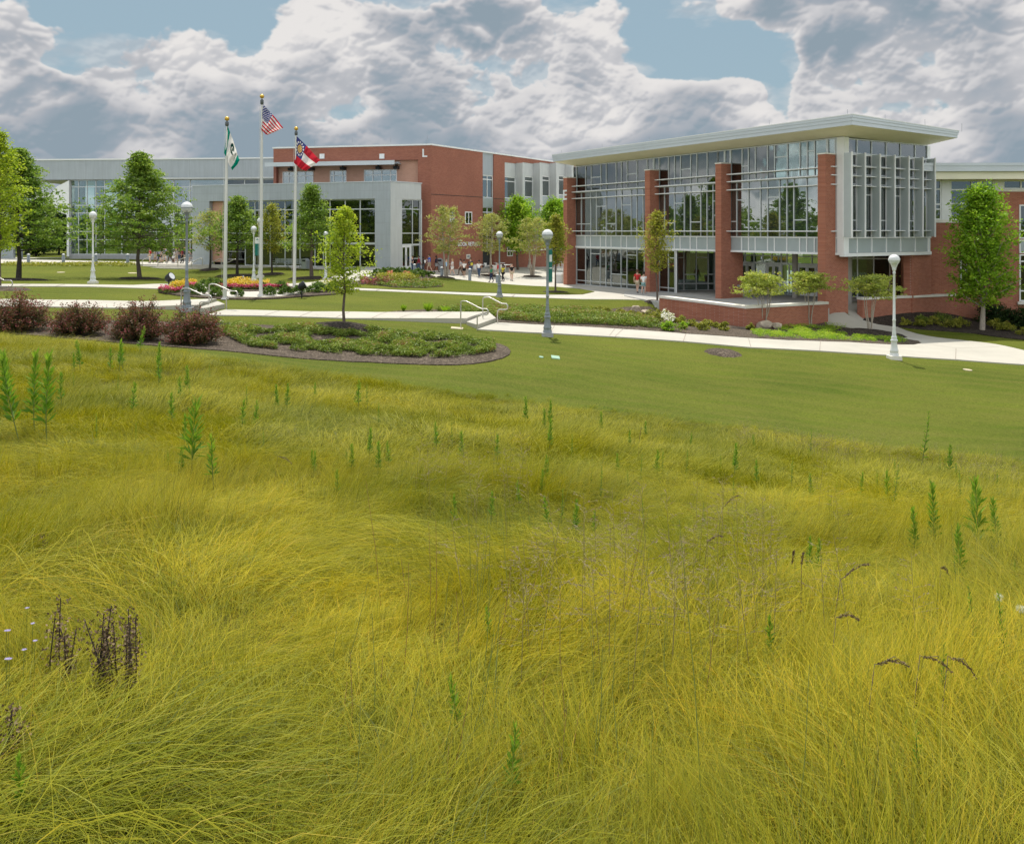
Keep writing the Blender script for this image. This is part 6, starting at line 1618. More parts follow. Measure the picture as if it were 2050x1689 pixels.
def picnic(px, py, label, seed):
    g, s = base_of(px, py); root = empty('picnic_table', (g.x, g.y, g.z + .05), seed, label, 'table', 'white picnic tables on the plaza')
    mb = MB(); mb.lathe([(.62, .73), (.62, .77)], 22); child(mb, 'tabletop', 'white_paint', root)
    mb = MB(); mb.lathe([(.28, 0), (.28, .03), (.05, .06), (.05, .73)], 12); child(mb, 'pedestal', 'white_paint', root)
def mchair(px, py, rz, label):
    g, s = base_of(px, py); root = empty('cafe_chair', (g.x, g.y, g.z + .05), rz, label, 'chair', 'white metal chairs round the picnic tables')
    mb = MB(); mb.box(-.23, .23, -.22, .22, .43, .46); child(mb, 'seat', 'white_paint', root)
    mb = MB(); mb.box(-.24, .24, .22, .25, .50, .88); child(mb, 'backrest', 'white_paint', root)
    for sx in (-.21, .21):
        for sy in (-.20, .22):
            mb = MB(); mb.tube([(sx, sy, 0), (sx, sy, .44 if sy < 0 else .6)], .014, 5); child(mb, 'leg', 'steel', root)
for i, (px, py) in enumerate([(958, 545), (1000, 541), (1012, 545), (984, 547)]):
    picnic(px, py, ['white round table left of the tables group', 'white round table behind the twin birch trunks', 'white round table right of the twin birch trunks', 'white round table nearest the birch ring'][i], i * .7)
for i, (px, py, rz) in enumerate([(948, 545, 1.2), (966, 546, -1.3), (975, 544, 1.0), (991, 543, -1.0), (1006, 547, 2.8), (1020, 546, -1.2), (953, 549, 3.0), (993, 549, 2.6)]):
    mchair(px, py, rz, ['white chair left of the leftmost round table', 'white chair right of the leftmost round table', 'white chair left of the birch trunks', 'white chair behind the birch trunks', 'white chair in front of the right tables', 'white chair at the right end of the tables', 'white chair in front of the leftmost table', 'white chair nearest the birch ring'][i])
# bicycle racks: white hoops at the right end of the plaza
for i in range(4):
    X, Y = ground(1108 + i * 7.5, 541).x, 96.0
    X = (1107 + i * 7.6 - CX) / F * Y; z = CAMZ - (541 - HZ) / F * Y
    root = empty('bicycle_rack', (X, Y, tz1(X, Y)), 0, 'white hoop bicycle rack between the slender tree and the E pier', 'bicycle rack', 'white bicycle racks left of the E pier')
    mb = MB(); mb.tube([(-.15, 0, 0), (-.15, 0, .95), (-.11, 0, 1.08), (0, 0, 1.13), (.11, 0, 1.08), (.15, 0, .95), (.15, 0, 0)], .035, 8); child(mb, 'hoop', 'white_paint', root)
# ------------------------------------------------------------------ floodlights in the flag bed
def flood(px, py, dirx, label, stem=.55, sc=1.0):
    g, s = base_of(px, py); root = empty('floodlight', (g.x, g.y, g.z + .05), dirx, label, 'floodlight', 'black floodlights round the flag bed')
    mb = MB(); mb.tube([(0, 0, -.1), (0, 0, stem)], .04 * sc, 8); child(mb, 'stem', 'black_paint', root)
    mb = MB(); c = (0, 0, stem + .22 * sc)
    ax = Vector((.75, 0, .45)).normalized()
    pts = [Vector(c) - ax * .22 * sc, Vector(c) - ax * .18 * sc, Vector(c) - ax * .05 * sc, Vector(c) + ax * .14 * sc, Vector(c) + ax * .24 * sc]
    mb.tube(pts, [.05 * sc, .15 * sc, .22 * sc, .235 * sc, .25 * sc], 16); h = child(mb, 'housing', 'black_paint', root)
    mb = MB(); mb.tube([Vector(c) + ax * .243 * sc, Vector(c) + ax * .25 * sc], .20 * sc, 16); child(mb, 'lens', 'globe', h)
flood(604, 597, 0.2, 'black floodlight on a stem in front of the box shrubs', .42)
flood(338, 571, -.3, 'black floodlight at the left end of the yellow flowers', .16, 1.15)
flood(483, 571.5, .1, 'black floodlight behind the middle of the yellow flowers', .10, 1.0)
# ------------------------------------------------------------------ boulders
def boulder(px, py, wpx, hpx, label, seed, lift=.04):
    g, s = base_of(px, py); r = np.random.default_rng(seed); w_, h = wpx / 2 / s, hpx / s
    bm = bmesh.new(); bmesh.ops.create_icosphere(bm, subdivisions=3, radius=1)
    pl = [(Vector(r.normal(0, 1, 3)).normalized(), r.uniform(.62, .88)) for _ in range(11)]
    for v in bm.verts:
        p = v.co.copy()
        for n_, dd in pl:
            q = p.dot(n_)
            if q > dd: p -= n_ * (q - dd) * .94
        p *= 1 + .03 * float(r.normal())
        v.co = Vector((p.x * w_ * 1.1, p.y * w_ * .8, (p.z * .62 + .45) * h))
    me = bpy.data.meshes.new('boulder'); bm.to_mesh(me); bm.free(); me.materials.append(M['rock'])
    o = bpy.data.objects.new('boulder', me); COL.objects.link(o); o.location = (g.x, g.y, g.z + lift); o.rotation_euler = (0, 0, seed)
    tag(o, label, 'rock', 'sandstone boulders near the angled wall')
boulder(1272, 628, 24, 16, 'sandstone boulder on the lawn edge left of the angled wall', 1)
boulder(1294, 630, 28, 9, 'low flat sandstone beside the taller boulder left of the wall', 2)
boulder(1530, 660, 30, 18, 'pale boulder under the first crape myrtle, at the wall corner', 3)
boulder(1554, 661, 26, 15, 'wedge shaped boulder right of the first crape myrtle stems', 4)
# ------------------------------------------------------------------ lids in the lawn
def lid(px, py, rx, ry, mat, label, sq=False):
    g = ground(px, py, 20); s = F / g.y; mb = MB(); a, b = rx / s, ry
    e = .03
    gx = (tz1(g.x + .3, g.y) - tz1(g.x - .3, g.y)) / .6; gy = (tz1(g.x, g.y + .3) - tz1(g.x, g.y - .3)) / .6
    n = 4 if sq else 18; vs = []
    for zz_ in (-.05, e):
        for k in range(n):
            t = 2 * math.pi * (k + .5) / n; x, y = a * math.cos(t) * (1.3 if sq else 1), b * math.sin(t) * (1.3 if sq else 1)
            vs.append((g.x + x, g.y + y, g.z + gx * x + gy * y + zz_ + (0.0)))
    mb.add(vs, [tuple(range(n, 2 * n))] + [(k, (k + 1) % n, n + (k + 1) % n, n + k) for k in range(n)])
    mb.build('valve_lid', M[mat], None, label=label, cat='lid')
lid(1112, 716, 9, .30, 'lid_green', 'larger pale green valve box lid in the open lawn', True)
lid(1083.5, 715.5, 4.5, .12, 'lid_green', 'small round pale green lid left of the larger one')
lid(1937, 741, 8.5, .18, 'lid_tan', 'tan round lid in the lawn below the right path')
lid(915, 657.5, 13, .28, 'lid_tan', 'tan lid in the grass below the right hand steps', True)
lid(266, 547, 9, .5, 'lid_tan', 'tan lid on the far lawn beside the big oak')
lid(122, 545.5, 7, .4, 'lid_tan', 'tan lid on the far lawn left of the pale lamp')
lid(857, 628.5, 12, .3, 'lid_green', 'green lid at the foot of the large grass tuft', True)
# small black garden lights
for i, (px, py, lb) in enumerate([(1562 + 5, 605, 'small dark garden light behind the wall cap'), (1756, 598.5, 'small dark wall wash light by the straight wall')]):
    pass
# ================================================================== PEOPLE
pbr('skin_light', (0.70, 0.45, 0.34), 0.55, 0, 0.04); pbr('skin_mid', (0.36, 0.20, 0.13), 0.55, 0, 0.04); pbr('skin_dark', (0.12, 0.065, 0.04), 0.5, 0, 0.04)
pbr('hair_dark', (0.02, 0.014, 0.01), 0.6, 0, 0.2); pbr('hair_brown', (0.10, 0.05, 0.025), 0.6, 0, 0.2); pbr('hair_blond', (0.45, 0.30, 0.13), 0.6, 0, 0.2)
CLO = {}
def cloth(c):
    if c not in CLO:
        pal = dict(navy=(.02, .03, .08), black=(.012, .012, .014), red=(.62, .04, .04), crimson=(.32, .03, .05), blue=(.08, .18, .65), lightblue=(.38, .58, .85), white=(.9, .9, .9), grey=(.35, .36, .38), khaki=(.60, .50, .36), jeans=(.06, .10, .18),
                   green=(.05, .28, .14), yellow=(.85, .75, .06), teal=(.25, .42, .42), brown=(.16, .11, .08), pink=(.6, .15, .2), darkgrey=(.07, .08, .10), palegrey=(.5, .5, .52), violet=(.40, .42, .60))
        CLO[c] = pbr('fabric_' + c, pal[c], 0.85, 0, 0.08, 6)
    return CLO[c]
def skin_mesh(name, verts, edges, radii, mat, parent=None, sub=1, root=0):
    me = bpy.data.meshes.new(name); me.from_pydata(verts, edges, []); o = bpy.data.objects.new(name, me); COL.objects.link(o)
    o.modifiers.new('skin', 'SKIN'); sv = me.skin_vertices[0].data
    for i, r_ in enumerate(radii): sv[i].radius = r_ if isinstance(r_, tuple) else (r_, r_)
    for i in range(len(verts)): sv[i].use_root = (i == root)
    if sub: s = o.modifiers.new('sub', 'SUBSURF'); s.levels = sub; s.render_levels = sub
    dg = bpy.context.evaluated_depsgraph_get()
    m2 = bpy.data.meshes.new_from_object(o.evaluated_get(dg)); bpy.data.objects.remove(o)
    m2.name = name; m2.materials.clear(); m2.materials.append(mat)
    m2.polygons.foreach_set('use_smooth', [True] * len(m2.polygons))
    q = bpy.data.objects.new(name, m2); COL.objects.link(q)
    if parent: q.parent = parent
    return q
def person(x, y, z, H, face, label, top='navy', bottom='jeans', skin='skin_light', hair='hair_brown', long_hair=False, female=False, shorts=False, stride=.5, phase=1, arms='swing', sleeve='short', bag=None, hold=None, group=None, cap=None):
    """face: heading in radians (0 = towards +x). built at unit height 1.0 then scaled"""
    sh = .112 if not female else .098; hp = .052
    f = stride * .17
    LA, RA = (f, -f * .8) if phase > 0 else (-f * .8, f)
    V, Ed, Ra = [], [], []
    def add(p, r_, par=None):
        V.append(p); Ra.append(r_)
        if par is not None: Ed.append((par, len(V) - 1))
        return len(V) - 1
    # x forward, y left, z up
    pel = add((0, 0, .52), (.062, .082) if False else .075)
    bel = add((.004, 0, .60), .066 if not female else .060, pel)
    che = add((.006, 0, .72), .078 if not female else .070, bel)
    nb = add((0, 0, .815), .045, che); nk = add((.006, 0, .855), .030, nb)
    h1 = add((.016, 0, .895), .040, nk); h2 = add((.012, 0, .945), .052, h1); h3 = add((.004, 0, .985), .034, h2)
    nose = add((.066, 0, .922), .010, h2)
    for sy in (1, -1): add((.004, sy * .052, .922), .008, h2)
    J = {}
    for sy, ft in ((1, LA), (-1, RA)):
        hpj = add((0, sy * hp, .495), .058, pel)
        kn = add((ft * .55 + .022, sy * hp * .95, .285 + abs(ft) * .02), .036, hpj)
        cf = add((ft * .72 + (-.005 if ft > 0 else -.02), sy * hp * .9, .19 + (0 if ft >= 0 else .015)), .034, kn)
        lift = 0 if ft >= 0 else .022
        an = add((ft * 1.0 + (-.0 if ft > 0 else -.03), sy * hp * .85, .045 + lift), .021, cf)
        toe = add((an and V[an][0] + .075, sy * hp * .85 + sy * .008, .018 + lift * .3), .019, an)
        J[sy] = (hpj, kn, cf, an, toe)
        shd = add((0, sy * sh, .795), .038, nb)
        sw = -ft * .9
        if arms == 'swing': el = (sw * .35 - .01, sy * (sh + .028), .635); wr = (sw * .9 + .04, sy * (sh + .022), .505)
        elif arms == 'bent': el = (-.02, sy * (sh + .022), .64); wr = (.115, sy * (sh - .03), .66)
        elif arms == 'onebent': el = (-.01, sy * (sh + .025), .64); wr = (.12, sy * (sh - .02), .70) if sy > 0 else (sw * .9 + .03, sy * (sh + .02), .505)
        else: el = (0, sy * (sh + .03), .64); wr = (.02, sy * (sh + .03), .50)
        e_ = add(el, .025, shd); w_ = add(wr, .016, e_)
        dv = Vector(wr) - Vector(el); dv.normalize()
        pm = add(tuple(Vector(wr) + dv * .035), .016, w_)
        side = Vector((-dv.z, 0, dv.x)).normalized() if abs(dv.z) > .3 or abs(dv.x) > .3 else Vector((1, 0, 0))
        for q, (o_, ln) in enumerate(((.013, .036), (.0045, .042), (-.0045, .040), (-.013, .032))):
            b0 = add(tuple(Vector(V[pm]) + side * o_ + dv * .014), .0052, pm); add(tuple(Vector(V[b0]) + dv * ln * .8 + Vector((0, -sy * .008, 0))), .0040, b0)
        t0 = add(tuple(Vector(wr) + dv * .02 + side * .022), .0055, w_); add(tuple(Vector(wr) + dv * .045 + side * .03 + Vector((0, -sy * .006, 0))), .0045, t0)
        J[sy] = J[sy] + (shd, e_, w_)
    sc = lambda p: (p[0] * H, p[1] * H, p[2] * H)
    body = skin_mesh('person', [sc(p) for p in V], Ed, [r_ * H for r_ in Ra], M[skin])
    body.location = (x, y, z); body.rotation_euler = (0, 0, face)
    tag(body, label, 'person', group)
    # shirt
    v, e, r2 = [], [], []
    def a2(p, r_, par=None):
        v.append(sc(p)); r2.append(r_ * H)
        if par is not None: e.append((par, len(v) - 1))
        return len(v) - 1
    c = a2(V[che], .086 if not female else .077); b_ = a2(V[bel], .073 if not female else .066, c); lo = a2((0, 0, .535), .082, b_)
    n_ = a2((0, 0, .812), .055, c); 
    for sy in (1, -1):
        s_ = a2(V[J[sy][5]], .046, n_); mid = tuple(Vector(V[J[sy][5]]) * .35 + Vector(V[J[sy][6]]) * .65); m_ = a2(mid, .034, s_)
        if sleeve == 'long': k_ = a2(V[J[sy][6]], .031, m_); a2(V[J[sy][7]], .023, k_)
    skin_mesh('shirt', v, e, r2, cloth(top), body)
    v, e, r2 = [], [], []
    p_ = a2((0, 0, .53), .084)
    for sy in (1, -1):
        h_ = a2(V[J[sy][0]], .066, p_); kn = Vector(V[J[sy][1]])
        if shorts: a2(tuple(Vector(V[J[sy][0]]) * .28 + kn * .72 + Vector((0, 0, .0))), .054, h_)
        else:
            k_ = a2(tuple(kn), .044, h_); cf = a2(V[J[sy][2]], .039, k_); a2(tuple(Vector(V[J[sy][3]]) + Vector((0, 0, .018))), .030, cf)
    skin_mesh('shorts' if shorts else 'trousers', v, e, r2, cloth(bottom), body)
    for sy in (1, -1):
        an, toe = Vector(V[J[sy][3]]), Vector(V[J[sy][4]])
        mb = MB(); mb.tube([Vector(sc(an + Vector((-.028, 0, -.02)))), Vector(sc(an + Vector((0, 0, -.014)))), Vector(sc(toe + Vector((0, 0, .003)))), Vector(sc(toe + Vector((.016, 0, -.003))))], [.018 * H, .028 * H, .025 * H, .014 * H], 8); mb.build('shoe', cloth('darkgrey' if top != 'white' else 'palegrey'), body)
    v, e, r2 = [], [], []
    q = a2((-.010, 0, .955), .055); a2((.006, 0, .985), .043, q)
    if long_hair: k_ = a2((-.038, 0, .90), .040, q); k_ = a2((-.045, 0, .83), .036, k_); a2((-.048, 0, .77), .024, k_)
    else: a2((-.028, 0, .915), .036, q)
    skin_mesh('hair', v, e, r2, M[hair], body)
    mb = MB()
    for sy in (1, -1): mb.ball(sc((.060, sy * .020, .934)), .0065 * H, 4)
    mb.build('eye', M['black_paint'], body) if False else None
    if cap:
        mb = MB(); mb.ball(sc((.0, 0, .962)), .058 * H, 6, 1, 1, .8); mb.tube([sc((.05, 0, .955)), sc((.095, 0, .948))], [.035 * H, .02 * H], 8); mb.build('cap', cloth(cap), body)
    if bag:
        mb = MB(); mb.ball(sc((-.105, 0, .70)), .1 * H, 7, .55, .85, 1.05); bg_ = mb.build('backpack', cloth(bag), body)
    if hold:
        mb = MB(); mb.box(.12 * H, .135 * H, .02 * H, .15 * H, .60 * H, .74 * H); mb.build('held_paper', cloth(hold), body)
    return body
def pp(px, py, hpx, face, label, **kw):
    g, s = base_of(px, py); return person(g.x, g.y, g.z + .045, hpx / s, R(face), label, group=kw.pop('group', 'students crossing the plaza'), **kw)
W_, Ea = 180, 0
pp(826, 546.5, 33, 200, 'woman in a navy top and jeans at the left end of the walking group', top='navy', bottom='jeans', female=True, hair='hair_brown', long_hair=True, stride=.4, arms='bent', hold='white')
pp(838.5, 546, 33, 190, 'person in a crimson top and jeans striding left', top='crimson', bottom='jeans', skin='skin_mid', hair='hair_dark', stride=1.0, sleeve='long')
pp(847.5, 546.5, 31, 170, 'person in black with a white backpack beside the crimson top', top='black', bottom='darkgrey', skin='skin_dark', hair='hair_dark', bag='white', stride=.6, phase=-1)
pp(859.5, 547, 37, 185, 'tall man in a royal blue shirt and khaki shorts holding white paper', top='blue', bottom='khaki', shorts=True, hair='hair_brown', stride=.9, arms='onebent', hold='white')
pp(873.5, 546, 33, 10, 'man in a navy polo and pale shorts stepping right', top='navy', bottom='palegrey', shorts=True, skin='skin_dark', hair='hair_dark', stride=.9)
pp(894, 553, 34, 260, 'woman in a light blue tee and dark shorts', top='lightblue', bottom='darkgrey', shorts=True, female=True, hair='hair_brown', stride=.3, phase=-1)
pp(905.5, 552.5, 34, 195, 'woman in a white top and white shorts striding left', top='white', bottom='white', shorts=True, female=True, hair='hair_blond', long_hair=True, stride=.9, arms='bent')
pp(922, 552, 32, 200, 'person in a pale grey top and dark trousers behind the woman in black shorts', top='palegrey', bottom='brown', hair='hair_dark', stride=.8, phase=-1, bag='darkgrey')
pp(929, 556, 34, 270, 'woman in a white top and black shorts with bare legs', top='white', bottom='black', shorts=True, female=True, hair='hair_dark', long_hair=True, stride=.2, skin='skin_mid')
pp(942, 552, 34, 265, 'man in a dark jacket over a yellow shirt behind a bollard', top='darkgrey', bottom='jeans', hair='hair_brown', stride=.7, sleeve='long', arms='bent', hold='yellow')
pp(959, 556.5, 34, 255, 'long haired woman in a white tee and blue jeans', top='white', bottom='jeans', female=True, hair='hair_dark', long_hair=True, stride=.5, skin='skin_mid')
pp(984, 566, 33, 200, 'woman in a green tee and dark jeans near the lamp', top='green', bottom='navy', female=True, hair='hair_dark', stride=.8, skin='skin_mid', arms='swing')
pp(997.5, 557, 31, 200, 'person in a red top partly hidden by the middle lamp', top='red', bottom='khaki', shorts=True, hair='hair_brown', stride=.5)
pp(1007, 564.5, 34, 215, 'woman in a yellow shirt and black trousers right of the lamp', top='yellow', bottom='black', female=True, skin='skin_dark', hair='hair_dark', stride=.6, arms='bent')
pp(1024.5, 563, 34.5, 262, 'woman in a black polo and khaki shorts at the right end of the group', top='black', bottom='khaki', shorts=True, female=True, hair='hair_brown', long_hair=True, stride=.2, arms='down')
def pw(px, py, d, z, hpx, face, label, **kw):
    g = at_depth(px, py, d); return person(g.x, g.y, z, hpx / F * d, R(face), label, **kw)
pw(1276, 583, 65.5, .045, 46, 62, 'man in a red polo and khaki shorts walking towards the hall, seen from behind', top='red', bottom='khaki', shorts=True, hair='hair_brown', stride=.6, skin='skin_light', group='couple walking beside the glass hall')
pw(1288.5, 585, 64.3, .045, 44, 62, 'woman in a white tee and pale teal shorts beside the man in red', top='white', bottom='teal', shorts=True, female=True, hair='hair_dark', stride=.6, phase=-1, group='couple walking beside the glass hall')
g_ = at_depth(1503, 594, 62.6); person(g_.x, g_.y, .07, 1.68, R(80), 'person in a red shirt and white trousers at the hall entrance doors', top='red', bottom='white', skin='skin_dark', hair='hair_dark', stride=.5)
far = [(345, 'red', 'khaki', 'hair_dark', 1, 'student in a red top and khaki trousers at the left end of the terrace queue'), (435, 'palegrey', 'khaki', 'hair_brown', 1, 'student in a pale grey top second in the terrace queue'), (490, 'violet', 'darkgrey', 'hair_dark', 0, 'student in a bluish top and dark trousers third in the terrace queue'),
       (526, 'grey', 'black', 'hair_brown', 1, 'student in a grey top and black shorts next to the tall one'), (591, 'violet', 'khaki', 'hair_brown', 1, 'tallest student in the terrace queue, in a pale violet shirt'), (690, 'brown', 'brown', 'hair_brown', 0, 'student in a brown jacket and grey brown trousers on the terrace'),
       (745, 'white', 'white', 'hair_brown', 1, 'student in white bending beside the brown jacket'), (790, 'palegrey', 'khaki', 'hair_blond', 1, 'fair haired student in a pale top behind the one in white'), (845, 'darkgrey', 'jeans', 'hair_dark', 0, 'student with a pink cap on the terrace'),
       (892, 'crimson', 'black', 'hair_dark', 0, 'student in crimson and black left of the blond one'), (936, 'darkgrey', 'khaki', 'hair_blond', 1, 'student with long blond hair right next to the front lamp shaft'), (1052, 'darkgrey', 'grey', 'hair_brown', 1, 'student in a slate top and grey shorts right of the front lamp'),
       (1115, 'black', 'white', 'hair_dark', 0, 'student in a black top and white trousers on the terrace'), (1190, 'brown', 'black', 'hair_dark', 0, 'student in a brown top behind the one in yellow'), (1222, 'yellow', 'black', 'hair_dark', 0, 'student in a yellow top and black trousers at the right of the queue'), (1545, 'black', 'black', 'hair_dark', 0, 'student in black with a white bag left of the left flagpole')]
for i, (v, t_, b_, h_, sh_, lb) in enumerate(far):
    px = 260 + v / 8.54; d = 90.5 + (i % 3) * .8; g = at_depth(px, 527, d)
    person(g.x, g.y, TERR(px) + .01, [1.62, 1.6, 1.58, 1.66, 1.8, 1.72, 1.45, 1.55, 1.6, 1.6, 1.66, 1.7, 1.66, 1.6, 1.6, 1.6][i], R([185, 200, 350, 210, 260, 190, 175, 330, 200, 185, 265, 175, 190, 250, 200, 190][i]), lb, top=t_, bottom=b_, hair=h_, shorts=bool(sh_), female=i % 2 == 0, long_hair=i in (7, 10, 12), stride=.3 + .5 * ((i * 7) % 3) / 2, phase=1 if i % 2 else -1,
           skin=['skin_light', 'skin_mid', 'skin_dark', 'skin_light'][i % 4 if i not in (14, 13) else 2], arms=['swing', 'bent', 'onebent'][i % 3], cap='pink' if i == 8 else None, bag='darkgrey' if i in (5, 11) else ('white' if i == 15 else None), group='students on the upper terrace')
# ================================================================== MEADOW
def blade_arrays(rng, n, spread, hmin, hmax, lean, width, segs=4, whirl=.6, droop=.9):
    """n curved ribbon blades leaning mostly towards +x: returns verts, quads, tip value per vertex, blade value per face"""
    V = []; Fc = []; Tp = []; Bl = []
    for i in range(n):
        bx, by = rng.normal(0, spread, 2)
        a = rng.normal(0, whirl); L = rng.uniform(hmin, hmax)
        th = rng.uniform(.15, .5) + lean * .15; jit = rng.normal(0, .18)
        w0 = width * rng.uniform(.7, 1.3); bv = rng.uniform(0, 1)
        d = np.array([math.cos(a), math.sin(a)]); s = np.array([-d[1], d[0], 0]) 
        tw = rng.uniform(-.9, .9); side = s * math.cos(tw) + np.array([0, 0, math.sin(tw)])
        p = np.array([bx, by, -.04]); st = L / segs; b0 = len(V)
        for k in range(segs + 1):
            t = k / segs; w_ = w0 * (1 - t * .93) * .5
            V.append(p - side * w_); V.append(p + side * w_); Tp += [t, t]
            ang = th + (lean + jit + rng.normal(0, .10 if segs < 7 else .04)) * t ** 1.0 * droop * 1.7
            p = p + np.array([d[0] * math.sin(ang), d[1] * math.sin(ang), math.cos(ang)]) * st
            if k: Fc.append((b0 + 2 * k - 2, b0 + 2 * k - 1, b0 + 2 * k + 1, b0 + 2 * k)); Bl.append(bv)
    return np.array(V), Fc, Tp, Bl
def meadow():
    rng = np.random.default_rng(77)
    V = []; Fc = []; Tp = []; Bl = []; Var = []
    NV = 0
    specs = [  # n, spread, hmin, hmax, lean, width
        (64, .09, .28, .58, 1.25, .0031), (64, .10, .32, .68, 1.45, .0029), (54, .08, .24, .50, .95, .0033), (64, .10, .34, .74, 1.6, .0029), (40, .07, .30, .60, .5, .0034),
        (38, .12, .26, .50, .9, .0085), (38, .13, .28, .52, 1.1, .0080), (36, .11, .24, .46, .65, .0090), (30, .10, .6, 1.0, 1.75, .0032), (20, .05, .45, .75, .3, .0040)]
    for vi, sp in enumerate(specs):
        v, f, t, b = blade_arrays(rng, *sp, segs=8 if vi == 8 else (5 if vi < 5 or vi == 9 else 4))
        o = len(V) and sum(len(x) for x in V)
        V.append(v); Fc += [tuple(o + i for i in q) for q in f]; Tp += t; Bl += b; Var += [vi] * len(v)
    pv = np.concatenate(V); npv = len(pv)
    # points
    def scatter(y0, y1, dens, fac=.64, marg=1.5):
        A = (y1 - y0) * 2 * (y1 * fac + marg); n = int(A * dens)
        y = rng.uniform(y0, y1, n); x = rng.uniform(-1, 1, n) * (y1 * fac + marg)
        m = (np.abs(x) < y * fac + marg) & (y < meadow_y(x) + rng.normal(0.0, .30, n)); return x[m], y[m]
    X, Y, K = [], [], []
    for y0, y1, dens, near in ((.9, 4, 130, 1), (4, 7, 100, 1), (7, 11, 76, 1), (11, 17, 38, 0), (17, 38, 26, 0)):
        x, y = scatter(y0, y1, dens); X.append(x); Y.append(y); K.append(np.full(len(x), near))
    # a ring of meadow beyond the frame edges, thinner, so that a step aside still sees grass
    for sx in (-1, 1):
        n = 5000; y = rng.uniform(-3, 30, n); x = sx * (np.maximum(y, 0) * .64 + 1.5 + rng.uniform(0, 6, n)); m = y < meadow_y(x) + rng.normal(0, .3, n); X.append(x[m]); Y.append(y[m]); K.append(np.zeros(m.sum()))
    x = np.concatenate(X); y = np.concatenate(Y); near = np.concatenate(K)
    n = len(x)
    # swathes: the long grass has lain over in whorls
    gx = fbm(x + 3, y, .22, 3, .55, 5); gy = fbm(x + 40, y + 9, .26, 3, .55, 9); sm = fbm(x, y, 1.5, 2, .5, 13)
    ang = 3.2 * gx + 2.4 * gy + .9 * sm + .2 + rng.normal(0, .42, n) + (x > 1) * -.25 + (rng.random(n) < .13) * rng.uniform(-3.1, 3.1, n)
    hgt = np.clip(.95 + .55 * fbm(x, y, .45, 3, .5, 21), .55, 1.4)
    edge = np.clip((meadow_y(x) - y) / 1.4, 0, 1); hgt *= .55 + .45 * edge
    scl = hgt * rng.uniform(.8, 1.2, n)
    up = fbm(x, y, .35, 3, .5, 33)
    var = np.where(near > 0, rng.integers(0, 5, n), rng.integers(5, 8, n))
    var = np.where((near > 0) & (up > .22), np.where(rng.random(n) < .6, 4, 2), var)
    var = np.where((near > 0) & (up < -.25), np.where(rng.random(n) < .6, 3, 1), var)
    var = np.where((near == 0) & (up > .1), 7, var)
    lay = fbm(x + 11, y - 7, .8, 2, .5, 51)
    var = np.where((near > 0) & (lay > .12) & (rng.random(n) < .30), 8, var)
    var = np.where((near > 0) & (lay < -.28) & (rng.random(n) < .22), 9, var)
    z = tz(x, y)
    print('meadow clumps', n)
    me = bpy.data.meshes.new('meadow_grass')
    allv = np.concatenate([pv, np.stack([x, y, z], -1)]).astype(np.float32)
    me.vertices.add(len(allv)); me.vertices.foreach_set('co', allv.ravel())
    F4 = np.array(Fc, np.int32)
    me.loops.add(F4.size); me.loops.foreach_set('vertex_index', F4.ravel())
    me.polygons.add(len(F4)); me.polygons.foreach_set('loop_start', np.arange(len(F4), dtype=np.int32) * 4)
    me.update(calc_edges=True)
    def fa(nm, arr, dom='POINT', ty='FLOAT'):
        a = me.attributes.new(nm, ty, dom); a.data.foreach_set('value', arr)
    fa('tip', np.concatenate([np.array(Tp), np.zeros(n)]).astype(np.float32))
    fa('blade', np.array(Bl, np.float32), 'FACE')
    fa('variant', np.concatenate([np.array(Var), -np.ones(n)]).astype(np.int32), 'POINT', 'INT')
    fa('pick', np.concatenate([np.zeros(npv), var]).astype(np.int32), 'POINT', 'INT')
    fa('turn', np.concatenate([np.zeros(npv), ang]).astype(np.float32))
    fa('grow', np.concatenate([np.zeros(npv), scl]).astype(np.float32))
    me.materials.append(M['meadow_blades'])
    o = bpy.data.objects.new('meadow_grass', me); COL.objects.link(o)
    tag(o, 'long golden green meadow grass lying over in swathes across the foreground slope', 'meadow grass', kind='stuff')
    ng = bpy.data.node_groups.new('meadow_scatter', 'GeometryNodeTree')
    ng.interface.new_socket('Geometry', in_out='INPUT', socket_type='NodeSocketGeometry'); ng.interface.new_socket('Geometry', in_out='OUTPUT', socket_type='NodeSocketGeometry')
    N, Lk = ng.nodes, ng.links
    gi = N.new('NodeGroupInput'); go = N.new('NodeGroupOutput')
    def attr(nm, ty):
        a = N.new('GeometryNodeInputNamedAttribute'); a.data_type = ty; a.inputs['Name'].default_value = nm; return a.outputs['Attribute']
    def cmp_eq(sock, val):
        c = N.new('FunctionNodeCompare'); c.data_type = 'INT'; c.operation = 'EQUAL'
        ii = [q for q in c.inputs if q.type == 'INT']; Lk.new(sock, ii[0]); ii[1].default_value = val; return c.outputs[0]
    jn = N.new('GeometryNodeJoinGeometry')
    for vi in reversed(range(len(specs))):
        sg = N.new('GeometryNodeSeparateGeometry'); sg.domain = 'POINT'; Lk.new(gi.outputs[0], sg.inputs[0]); Lk.new(cmp_eq(attr('variant', 'INT'), vi), sg.inputs['Selection'])
        ti = N.new('GeometryNodeGeometryToInstance'); Lk.new(sg.outputs[0], ti.inputs[0]); Lk.new(ti.outputs[0], jn.inputs[0])
    sg = N.new('GeometryNodeSeparateGeometry'); sg.domain = 'POINT'; Lk.new(gi.outputs[0], sg.inputs[0]); Lk.new(cmp_eq(attr('variant', 'INT'), -1), sg.inputs['Selection'])
    ip = N.new('GeometryNodeInstanceOnPoints'); Lk.new(sg.outputs[0], ip.inputs['Points']); Lk.new(jn.outputs[0], ip.inputs['Instance'])
    ip.inputs['Pick Instance'].default_value = True; Lk.new(attr('pick', 'INT'), ip.inputs['Instance Index'])
